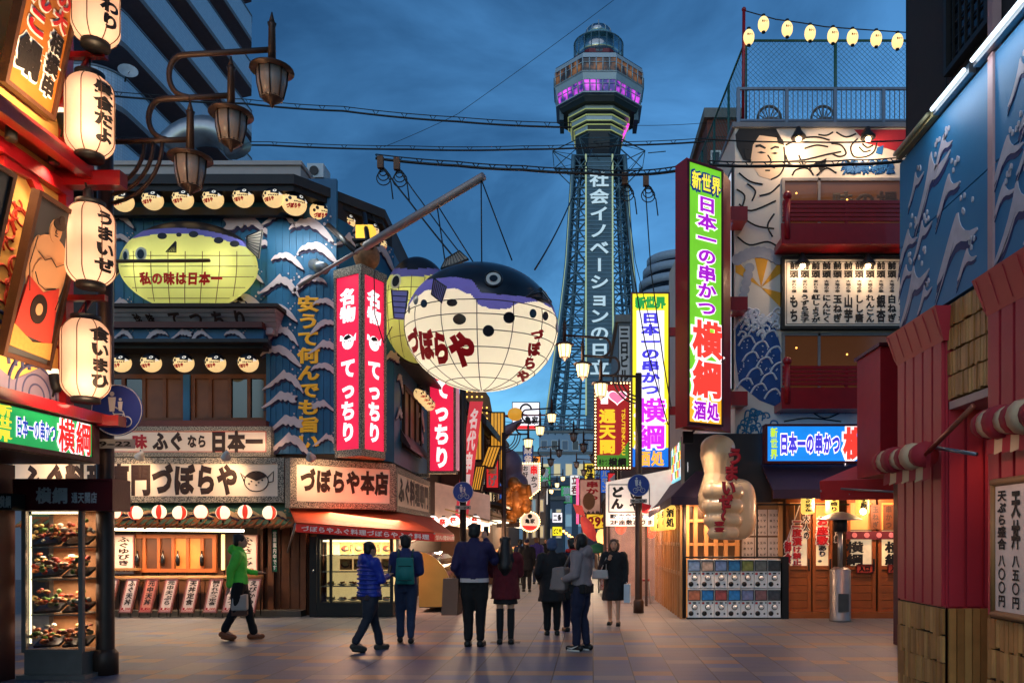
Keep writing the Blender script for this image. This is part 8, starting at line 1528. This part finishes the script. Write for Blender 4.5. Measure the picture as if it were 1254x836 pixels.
# ---------------------------------------------------------------- people
skinm = mat('skin', (190, 140, 112), .55, var=.06); hairb = mat('black_hair', (16, 14, 15), .5, var=.2, vs=40, bump=.3); denim = mat('denim_blue', (36, 50, 78), .8, var=.2, vs=30, bump=.2); blackc = mat('black_cloth', (15, 15, 18), .85, var=.2, vs=12, bump=.2); shoeb = mat('shoe_black', (18, 17, 18), .5); solew = mat('sole_white', (200, 196, 190), .6); navyc = mat('navy_cloth', (22, 26, 52), .85, var=.2, vs=12, bump=.2)
def person(label, px, fy, H, face, legs=(0, 0), arms=('down', 'down'), top=None, topm=None, toplen=.88, pants=blackc, skirt=None, hair='short', hairm=hairb, shoe=shoeb, socks=None, hood=False, fat=1., lean=0., hem=None, headturn=0, sole=None, barelegs=False, coatm=None, dx=0):
    d = GD(fy); s = H / 1.7; loc = V3((X(px, d), d, 0)); t = thing('person', label, 'person', loc); rot = Matrix.Rotation(R(face), 3, 'Z')
    P = lambda x, y, z: loc + rot @ V3((x * s, (y + lean * max(0, z - .9)) * s, z * s))
    # leg: hip, knee, ankle; swing in metres along the walking direction
    sk, tr, sh, so = MB(), MB(), MB(), MB(); lw = .085
    for sd, sw_ in ((-1, legs[0]), (1, legs[1])):
        lift = .07 if sw_ < -.15 else 0
        hip, knee, ank = P(sd * .085, 0, .9), P(sd * .088, sw_ * .42 + .04 * (sw_ != 0), .48 + lift * .3), P(sd * .085, sw_, .09 + lift)
        cap_(sk, [hip, knee, ank], [.075 * s, .052 * s, .036 * s], 10); cap_(sk, [ank, P(sd * .095, sw_ + .13, .045 + lift * .4)], [.036 * s, .03 * s], 8)
        if pants and not barelegs: cap_(tr, [hip, hip.lerp(knee, .5), knee, ank + V3((0, 0, .03 * s))], [.105 * s * fat, .098 * s * fat, .076 * s, .062 * s], 10)
        if socks: so_ = [ank + V3((0, 0, -.02 * s)), ank.lerp(knee, .55), knee + V3((0, 0, .07 * s))]; cap_(so, so_, [.044 * s, .062 * s, .062 * s], 10)
        a, b_ = P(sd * .088, sw_ - .05, .045 + lift * .9), P(sd * .1, sw_ + .14, .04 + lift * .25); cap_(sh, [a, a.lerp(b_, .5), b_], [.05 * s, .046 * s, .04 * s], 10)
        MB().tube([a - V3((0, 0, .032 * s)), b_ - V3((0, 0, .03 * s))], .043 * s, 8).build('shoe_sole', sole or shoe, t)
    # torso rings
    def loft(mb, rings, n=16):
        vs = []
        for z, rx, ry, oy in rings: vs += [P(rx * math.cos(2 * math.pi * i / n), oy + ry * math.sin(2 * math.pi * i / n), z) for i in range(n)]
        k = len(rings); mb.add(vs, [(i * n + j, i * n + (j + 1) % n, (i + 1) * n + (j + 1) % n, (i + 1) * n + j) for i in range(k - 1) for j in range(n)] + [tuple(range(n - 1, -1, -1)), tuple(range((k - 1) * n, k * n))])
    loft(sk, [(.84, .14, .09, 0), (.92, .155, .1, 0), (1.04, .125, .09, 0), (1.24, .155, .1, 0), (1.38, .17, .085, 0), (1.43, .1, .07, 0)])
    cap_(sk, [P(0, -.01, 1.38), P(0, .01, 1.5)], [.06 * s, .052 * s], 10)
    ht = Matrix.Rotation(R(headturn), 3, 'Z'); HP = lambda x, y, z: P(*(V3((0, .02, 1.585)) + ht @ V3((x, y, z))))
    rh = (rot @ ht)
    sk.ball(HP(0, 0, .01), (.075 * s, .092 * s, .105 * s), 14, 12, 0, rh); sk.ball(HP(0, .03, -.05), (.055 * s, .065 * s, .065 * s), 12, 10, 0, rh); cap_(sk, [HP(0, .085, .01), HP(0, .108, -.025)], [.01 * s, .015 * s], 8)
    for sd in (-1, 1): sk.ball(HP(sd * .076, -.005, -.005), (.012 * s, .022 * s, .032 * s), 8, 6, 0, rh)
    jt = MB()
    for sd, ps in ((-1, arms[0]), (1, arms[1])):
        sh_ = P(sd * .175, 0, 1.37)
        el, wr_, hd = {'down': (P(sd * .23, -.02, 1.1), P(sd * .235, .05, .86), (0, .02, -1)), 'fwd': (P(sd * .22, .02, 1.12), P(sd * .16, .24, 1.07), (0, 1, .1)), 'phone': (P(sd * .21, .1, 1.12), P(sd * .1, .26, 1.16), (-sd * .4, .8, .4)), 'up': (P(sd * .26, .12, 1.2), P(sd * .13, .2, 1.47), (-sd * .3, .2, 1)), 'pocket': (P(sd * .26, -.05, 1.1), P(sd * .2, .09, .93), (0, .3, -1)), 'bag': (P(sd * .24, .0, 1.11), P(sd * .2, .17, 1.05), (-sd * .6, .8, .1)), 'swing': (P(sd * .23, -.1, 1.12), P(sd * .23, -.12, .88), (0, -.1, -1)), 'strap': (P(sd * .25, .06, 1.13), P(sd * .12, .17, 1.28), (-sd * .6, .1, .8))}[ps]
        cap_(sk, [sh_, el, wr_], [.055 * s, .042 * s, .03 * s], 10)
        dv = (rot @ V3(hd)).normalized(); sv = (rot @ V3((1, 0, 0))); sv = (sv - dv * sv.dot(dv)).normalized(); nv = dv.cross(sv); pm = wr_ + dv * .05 * s
        cap_(sk, [wr_, pm - sv * .015 * s, pm + dv * .03 * s + sv * .005 * s], [.026 * s, .028 * s, .026 * s], 8)
        for j, ln_ in enumerate((.07, .08, .075, .06)): b0 = pm + dv * .035 * s + sv * (j - 1.5) * .019 * s; cap_(sk, [b0, b0 + dv * ln_ * .55 * s + nv * .008 * s, b0 + dv * ln_ * .85 * s + nv * .026 * s], [.0105 * s, .0095 * s, .008 * s], 7)
        th_ = wr_ + dv * .025 * s - sv * .022 * s * (1 if sd > 0 else -1); cap_(sk, [th_, th_ + dv * .035 * s - sv * .025 * s * sd, th_ + dv * .065 * s - sv * .028 * s * sd + nv * .01 * s], [.013 * s, .011 * s, .009 * s], 7)
        if topm: cap_(jt, [P(sd * .15, 0, 1.37), sh_, el, wr_ - dv * .01 * s], [.085 * s * fat, .085 * s * fat, .066 * s * fat, .05 * s], 10)
    remesh(sk, 'body', skinm, t, .013 * s, 3)
    if topm:
        f_ = fat; z0 = toplen
        rings = [(1.47, .07, .065, -.005), (1.43, .13, .09, 0), (1.37, .185, .115, 0), (1.24, .18 * f_, .13 * f_, 0), (1.08, .165 * f_, .125 * f_, 0), (.95, .18 * f_, .135 * f_, 0)]
        if z0 < .95: rings.append((z0, (.185 + .1 * max(0, .9 - z0)) * f_, (.14 + .08 * max(0, .9 - z0)) * f_, 0))
        loft(jt, rings)
        if hood: jt.ball(P(0, -.1, 1.45), (.13 * s, .07 * s, .09 * s), 12, 10, 0, rot)
        cap_(jt, [P(0, -.01, 1.42), P(0, .0, 1.48)], [.08 * s, .068 * s], 10)
        remesh(jt, top or 'jacket', topm, t, .016 * s, 4, .016)
    if hem: mb = MB(); loft(mb, [(z0 - .035, .182 * fat, .137 * fat, 0), (z0 + .02, .18 * fat, .135 * fat, 0)]); mb.build('shirt_hem', hem, t)
    if pants and not barelegs: loft(tr, [(.8, .16 * fat, .11, 0), (.9, .168 * fat, .115, 0), (1.0, .16 * fat, .11, 0)]); remesh(tr, 'trousers', pants, t, .015 * s, 4, .014)
    if skirt: mb = MB(); loft(mb, [(skirt[0], skirt[2], skirt[2] * .8, 0), (.9, .17, .12, 0), (1.02, .14, .1, 0)]); remesh(mb, 'skirt', skirt[1], t, .016 * s, 3, .008)
    if socks: remesh(so, 'long_sock', socks, t, .014 * s, 3)
    remesh(sh, 'shoe', shoe, t, .012 * s, 2)
    hm = MB()
    if hair in ('short', 'bob', 'long', 'bun'):
        hm.ball(HP(0, -.018, .035), (.09 * s, .098 * s, .098 * s), 16, 12, 0, rh); hm.ball(HP(0, -.05, -.01), (.084 * s, .06 * s, .085 * s), 14, 10, 0, rh)
        rr = random.Random(int(px))
        for i in range(16): a = rr.random() * 6.28; hm.ball(HP(.075 * math.cos(a), -.03 + .06 * math.sin(a), .05 + .05 * rr.random()), .025 * s, 7, 5)
        if hair == 'bun': hm.ball(HP(0, -.06, .13), .05 * s, 10, 8)
        if hair == 'bob':
            for sd in (-1, 1): cap_(hm, [HP(sd * .07, -.01, .02), HP(sd * .078, .0, -.09)], [.04 * s, .03 * s], 8)
        if hair == 'long': cap_(hm, [HP(0, -.05, .0), HP(0, -.085, -.15), HP(0, -.12, -.34), HP(0, -.11, -.5)], [.085 * s, .105 * s, .12 * s, .06 * s], 14); [cap_(hm, [HP(sd * .06, -.04, -.05), HP(sd * .1, -.08, -.25), HP(sd * .09, -.1, -.45)], [.05 * s, .06 * s, .03 * s], 8) for sd in (-1, 1)]
        remesh(hm, 'hair', hairm, t, .013 * s, 2, .006)
    elif hair == 'beanie': hm.ball(HP(0, -.01, .04), (.1 * s, .11 * s, .105 * s), 16, 12, 0, rh); hm.ball(HP(0, -.03, -.02), (.095 * s, .09 * s, .07 * s), 14, 10, 0, rh); remesh(hm, 'beanie', hairm, t, .013 * s, 2, .006)
    elif hair == 'cap': hm.ball(HP(0, -.01, .05), (.088 * s, .1 * s, .075 * s), 16, 12, 0, rh); hm.ball(HP(0, .11, .03), (.06 * s, .07 * s, .012 * s), 12, 8, 0, rh); remesh(hm, 'cap', hairm, t, .012 * s, 2)
    fm = MB()
    for sd in (-1, 1): fm.ball(HP(sd * .031, .083, .012), (.013 * s, .008 * s, .007 * s), 8, 6, 0, rh); fm.ball(HP(sd * .033, .086, .034), (.02 * s, .006 * s, .004 * s), 8, 6, 0, rh)
    fm.build('eye', INK, t); MB().ball(HP(0, .09, -.062), (.022 * s, .008 * s, .007 * s), 8, 6, 0, rh).build('mouth', mat('lip', (150, 80, 74), .5), t)
    return t, P, s
def bag(mb, P, s, c, dims, flare=0, lean=0):
    x, y, z = c; a, b, h = dims; return mb.hexa([P(x - a, y - b, z), P(x + a, y - b, z), P(x + a, y + b, z), P(x - a, y + b, z), P(x - a * (1 - flare), y - b * (1 - flare) + lean, z + h), P(x + a * (1 - flare), y - b * (1 - flare) + lean, z + h), P(x + a * (1 - flare), y + b * (1 - flare) + lean, z + h), P(x - a * (1 - flare), y + b * (1 - flare) + lean, z + h)])
# green jacket walker in profile before the shop front
t, P, s = person('person in a bright green hooded jacket walking past the menu boards', 293, 783, 1.68, -75, (.2, -.2), ('fwd', 'swing'), 'jacket', mat('neon_green_jacket', (92, 210, 66), .65, var=.25, vs=8, bump=.2), .9, blackc, hood=True, hairm=mat('dark_brown_hair', (40, 28, 24), .5), shoe=mat('brown_shoe', (130, 70, 36), .5), fat=1.0)
mb = MB(); mb.add([], []); bag(mb, P, s, (0, .02, .48), (.17, .12, .26), .05); remesh(mb, 'apron', mat('apron_grey', (168, 158, 150), .8, bump=.2), t, .02, 3, .01); mb = MB(); bag(mb, P, s, (0, .02, .4), (.16, .115, .08), .0); mb.build('apron_band', mat('apron_brown', (90, 60, 48), .8), t)
# blue puffer jacket
puf = mat('royal_blue_puffer', (26, 48, 150), .45, var=.15, vs=10)
t, P, s = person('person in a royal blue puffer jacket striding with a phone in hand', 452, 797, 1.56, -50, (.22, -.26), ('phone', 'phone'), 'puffer_jacket', puf, .86, mat('dark_denim', (30, 36, 50), .8, var=.2, vs=30), hood=True, shoe=mat('trainer_grey', (60, 54, 48), .6), fat=1.22)
mb = MB()
for z in (.92, .99, 1.06, 1.13, 1.2, 1.27, 1.33): mb.tube([P((.2 if z > .9 else .2) * 1.07 * math.cos(a), .148 * 1.1 * math.sin(a), z) for a in [2 * math.pi * i / 24 for i in range(24)]], .017 * s, 6, closed=True)
mb.build('puffer_seam', puf, t); MB().hexa([P(x, y, z) for x, y, z in ((-.03, .33, 1.2), (.04, .33, 1.2), (.04, .35, 1.2), (-.03, .35, 1.2), (-.03, .36, 1.33), (.04, .36, 1.33), (.04, .38, 1.33), (-.03, .38, 1.33))]).build('phone', BLACK, t)
mb = MB(); bag(mb, P, s, (0, 0, .80), (.185, .135, .1), .0); remesh(mb, 'patterned_shirt', mat('patterned_cloth', (70, 56, 60), .8, var=.8, vs=20), t, .018, 2, .01)
# teal backpack
t, P, s = person('person in navy jacket carrying a teal backpack', 497, 786, 1.66, 8, (.04, -.12), ('fwd', 'fwd'), 'jacket', mat('blue_jacket', (26, 38, 88), .7, var=.15, vs=9, bump=.15), .92, denim, sole=solew, hood=False)
mb = MB(); bag(mb, P, s, (0, -.17, .93), (.15, .06, .42), .12); mb.ball(P(0, -.2, 1.08), (.12 * s, .08 * s, .13 * s), 14, 10); b_ = remesh(mb, 'backpack', mat('teal_backpack', (14, 112, 108), .65, var=.15, vs=10, bump=.2), t, .018, 4, .006)
mb = MB(); [mb.tube([P(sd * .1, -.12, 1.33), P(sd * .115, 0, 1.47), P(sd * .12, .13, 1.34), P(sd * .13, .12, 1.1)], .02, 6) for sd in (-1, 1)]; mb.tube([P(-.1, -.235, 1.22), P(.1, -.235, 1.22)], .006, 5); mb.tube([P(-.11, -.285, 1.0), P(.11, -.285, 1.0)], .006, 5); mb.build('backpack_strap', mat('strap_dark', (16, 60, 60), .7), b_)
# tall man raising a phone, paper bag on his arm
t, P, s = person('tall person in a deep purple jacket raising a phone with the right hand', 581, 791, 1.83, -4, (0, 0), ('pocket', 'up'), 'jacket', mat('purple_jacket', (30, 22, 66), .75, var=.15, vs=9, bump=.15), .93, blackc, hem=mat('hem_white', (190, 180, 180), .8), sole=shoeb, fat=1.12)
MB().hexa([P(x, y, z) for x, y, z in ((.08, .26, 1.54), (.15, .26, 1.54), (.15, .275, 1.54), (.08, .275, 1.54), (.08, .26, 1.67), (.15, .26, 1.67), (.15, .275, 1.67), (.08, .275, 1.67))]).build('phone', BLACK, t); mb = MB(); [mb.tube([P(sd * .08, .02, .03 + 0) + V3((0, 0, .1)), P(sd * .08, .0, .16)], .045 * s, 8) for sd in (-1, 1)]; mb.build('white_sock', solew, t)
pb = thing('paper_bag', 'large brown paper bag hanging from the arm of the tall person in purple', 'bag', P(-.36, .02, .42)); mb = MB(); bag(mb, P, s, (-.33, .05, .44), (.11, .17, .5), .02, .1); mb.build('bag_body', mat('kraft_paper', (120, 84, 66), .7, var=.12, bump=.15), pb); MB().tube([P(-.3, .05, .94), P(-.28, .08, 1.08), P(-.28, .2, 1.08), P(-.3, .2, .94)], .008, 5).build('handle', mat('kraft_cord', (150, 110, 84), .7), pb)
# maroon sweater woman
t, P, s = person('person with long black hair in a maroon sweater, short black skirt and thigh socks', 619, 788, 1.63, 2, (0, 0), ('phone', 'phone'), 'sweater', mat('maroon_knit', (88, 16, 28), .9, var=.2, vs=14, bump=.4, bs=120), .72, None, (.64, blackc, .2), 'long', shoe=shoeb, socks=mat('sock_black', (16, 16, 20), .8), fat=1.2)
mb = MB(); [mb.tube([P(sd * .087 + .064 * math.cos(a), .03 + .064 * math.sin(a), .545) for a in [2 * math.pi * i / 16 for i in range(16)]], .012 * s, 6, closed=True) for sd in (-1, 1)]; mb.build('sock_band', mat('band_grey', (150, 150, 156), .8), t)
# beanie and long dark coat
t, P, s = person('person in a blue grey knit beanie and long black coat', 676, 777, 1.6, 5, (0, 0), ('pocket', 'fwd'), 'coat', mat('black_coat', (20, 20, 24), .8, var=.2, vs=10, bump=.15), .6, blackc, hair='beanie', hairm=mat('blue_knit', (64, 84, 118), .9, bump=.5, bs=120), fat=1.2)
mb = MB(); bag(mb, P, s, (.27, .1, .62), (.07, .14, .24), .1); remesh(mb, 'shoulder_bag', blackc, t, .02, 3); MB().tube([P(.24, .1, .85), P(.2, .0, 1.42), P(.2, -.12, 1.2)], .012, 5).build('bag_strap', BLACK, t)
# dark haired person partly hidden behind
t, P, s = person('dark haired person in navy jacket with red scarf half hidden behind the grey bag carrier', 701, 773, 1.62, 20, (.06, -.06), ('down', 'fwd'), 'jacket', navyc, .86, navyc, hair='short'); mb = MB(); mb.tube([P(.09 * math.cos(a), .02 + .08 * math.sin(a), 1.47) for a in [2 * math.pi * i / 16 for i in range(16)]], .035, 8, closed=True); mb.tube([P(-.06, .1, 1.45), P(-.08, .15, 1.25)], .035, 6); mb.build('scarf', mat('red_scarf', (190, 26, 28), .8, bump=.3), t)
# grey hoodie with a big bag
gry = mat('grey_hoodie', (134, 120, 122), .85, var=.12, vs=9, bump=.2)
t, P, s = person('person in a pale grey hoodie with a big grey shoulder bag and white swoosh trainers', 712, 796, 1.67, 65, (.03, -.05), ('bag', 'bag'), 'hoodie', gry, .95, navyc, hair='bob', hood=True, sole=solew, fat=1.1)
mb = MB(); bag(mb, P, s, (-.05, .3, .88), (.16, .13, .34), .25); mb.ball(P(-.05, .3, .98), (.15 * s, .15 * s, .15 * s), 14, 10); remesh(mb, 'shoulder_bag', mat('bag_grey', (120, 108, 106), .75, bump=.2), t, .02, 4, .008); MB().tube([P(-.05, .26, 1.2), P(-.1, .1, 1.46), P(.08, -.02, 1.46)], .018, 6).build('bag_strap', mat('bag_grey', ()), t); mb = MB(); bag(mb, P, s, (0, 0, .84), (.18, .13, .14), .0); remesh(mb, 'dark_top', blackc, t, .018, 3, .008)
mb = MB()
for sd, sw_ in ((-1, .03), (1, -.05)): mb.tube([P(sd * .14, sw_ + .13, .05), P(sd * .145, sw_ + .06, .04), P(sd * .14, sw_ - .04, .085)], [.004, .012, .003], 5)
mb.build('shoe_swoosh', solew, t)
# woman in black coat coming towards us
t, P, s = person('person in a long black coat walking towards the camera with a pale handbag', 752, 765, 1.6, 172, (.1, -.08), ('down', 'strap'), 'coat', mat('black_coat', ()), .5, None, None, 'bob', mat('brown_hair', (62, 42, 34), .5, bump=.3), barelegs=True, fat=1.1)
mb = MB(); bag(mb, P, s, (.26, .14, .92), (.17, .07, .18), .15); remesh(mb, 'handbag', mat('pale_bag', (178, 170, 166), .6, bump=.1), t, .018, 3); MB().tube([P(.14, .16, 1.1), P(.14, .16, 1.34), P(.24, .14, 1.1)], .012, 6).build('bag_strap', mat('pale_bag', ()), t)
wb_ = thing('shopping_bag', 'white shopping bag in the other hand of the person in the long black coat', 'bag', P(-.28, .06, .42)); mb = MB(); bag(mb, P, s, (-.27, .06, .46), (.06, .15, .36), .05); mb.build('bag_body', mat('white_bag', (196, 202, 210), .6), wb_); MB().tube([P(-.27, -.02, .82), P(-.24, .05, .88), P(-.27, .14, .82)], .006, 5).build('handle', solew, wb_)
# far pedestrians
person('far person in a violet jacket and jeans walking away down the street', 657, 715, 1.66, 0, (.1, -.12), ('down', 'swing'), 'jacket', mat('violet_jacket', (56, 44, 110), .8), .92, denim, hair='short', hairm=mat('light_brown_hair', (110, 76, 50), .5), hem=solew)
person('far person in dark clothes and a cap beside the left stalls', 645, 724, 1.6, 10, (.05, -.06), ('pocket', 'down'), 'coat', blackc, .7, blackc, hair='cap', hairm=navyc, fat=1.15)
person('far person in dark clothes standing by the round bulb sign', 637, 716, 1.6, 30, (0, 0), ('down', 'down'), 'jacket', navyc, .8, blackc)
person('far small person in dark jacket near the middle of the street', 668, 700, 1.62, 175, (.08, -.1), ('down', 'down'), 'jacket', blackc, .85, denim)
# ---------------------------------------------------------------- overhead cables
def cable(label, pts, r=.02, sag=0, hang=0, name='overhead_cable'):
    P = [W(*p) for p in pts]; out = []
    for i in range(len(P) - 1):
        for k in range(8): t = k / 8; q = P[i].lerp(P[i + 1], t); q.z -= sag * 4 * t * (1 - t); out.append(q)
    out.append(P[-1]); mb = MB(); mb.tube(out, r * .72, 6)
    if hang:
        mb.tube([q + V3((0, 0, hang)) for q in out], r * .35, 5)
        for i in range(0, len(out) - 1, 2): q = out[i].lerp(out[i + 1], .3); mb.tube([q + V3((-.08, 0, hang)), q, q + V3((.08, 0, hang))], r * .3, 4)
    return tag(mb.build(name, BLACK, origin=P[0]), label, 'cable')
cable('topmost thick cable crossing the sky from the street lamp to the tower', [(140, 118, 22), (300, 127, 22), (420, 136, 22), (560, 149, 22), (700, 156, 22)], .035, .03, .12)
cable('second thick cable crossing the sky behind the lantern pole tip', [(140, 172, 24), (330, 178, 24), (500, 183, 24), (640, 183, 24), (760, 178, 24), (880, 172, 24), (1100, 168, 24)], .035, .03, .1)
cable('thick cable running from the pole head to the green sign', [(460, 194, 20), (560, 203, 20), (640, 208, 20), (720, 212, 20), (778, 214, 20), (830, 209, 18.5)], .045, .02, .1)
cable('thin wire rising diagonally past the tower top', [(470, 180, 40), (560, 140, 40), (752, 0, 40)], .016, .05)
cable('cable slanting from the fish lantern up to the tower side', [(655, 330, 15), (692, 262, 20), (726, 180, 30)], .025, .05)
cable('cable crossing in front of the painted wrestler', [(868, 202, 16), (960, 203, 16), (1040, 201, 16), (1110, 197, 16)], .04, .02, .08)
cable('thin wire crossing the sky to the right of the tower', [(752, 153, 30), (860, 151, 30), (960, 146, 30)], .012, .05)
cable('upper thin wire crossing before the mural building', [(858, 170, 16.2), (980, 174, 16.2), (1110, 172, 16.2)], .02, .02)
cable('cable hanging down in front of the yellow sign', [(762, 220, 20.2), (770, 300, 20.2), (790, 420, 20.2), (818, 520, 20.2)], .022, .0)
cable('second cable hanging down in front of the yellow sign', [(790, 225, 20.4), (797, 330, 20.4), (812, 440, 20.4), (822, 500, 20.4)], .022, .0)
cable('third thin cable hanging between the tower and the yellow sign', [(765, 222, 20.3), (778, 320, 20.3), (800, 410, 20.3), (808, 480, 20.3)], .014, .0)
cable('cable bundle dropping from the pole head behind the fish lantern', [(466, 200, 19.6), (500, 245, 19.6), (560, 320, 19.0)], .03, .02); cable('second cable dropping from the pole head towards the fish lantern', [(486, 202, 19.6), (515, 245, 19.6), (570, 318, 19.0)], .022, .03)
cable('slack thin cable looping from the corner sign down the blue wall', [(458, 330, 16.4), (459, 385, 16.4), (470, 420, 16.6), (480, 400, 17.2)], .015, .0)
cable('thin wire over the far end of the street', [(600, 512, 40), (660, 518, 40), (760, 526, 40)], .02, .1); cable('second thin wire over the far end of the street', [(600, 505, 40), (680, 516, 40), (760, 520, 40)], .02, .12)
for i, (px, py, d) in enumerate(((466, 198, 19.6), (486, 200, 19.6), (765, 218, 20.2), (791, 220, 20.4))):
    q = thing('cable_clamp', ('rusty cable clamp with loose loops left of the boom tip', 'second cable clamp with loose loops near the boom tip', 'cable clamp with loops right of the tower shaft', 'cable clamp with loops nearest the green sign')[i], 'cable clamp', W(px, py, d)); c = W(px, py, d)
    MB().box(c.x - .07, c.x + .07, c.y - .06, c.y + .06, c.z - .16, c.z + .12).build('clamp_block', mat('rusty', (110, 78, 60), .8), q); mb = MB()
    for j in range(3): r_ = .09 + .04 * j; mb.tube([c + V3((.06 + r_ * math.cos(R(a)), .03 * j, -.25 - .06 * j + r_ * math.sin(R(a)))) for a in range(0, 360, 24)], .014, 5, closed=True)
    mb.tube([c, c + V3((.25, 0, -.5)), c + V3((.3, 0, -.9))], .016, 5); mb.build('cable_loop', BLACK, q)
bpy.data.objects.remove(_fo)
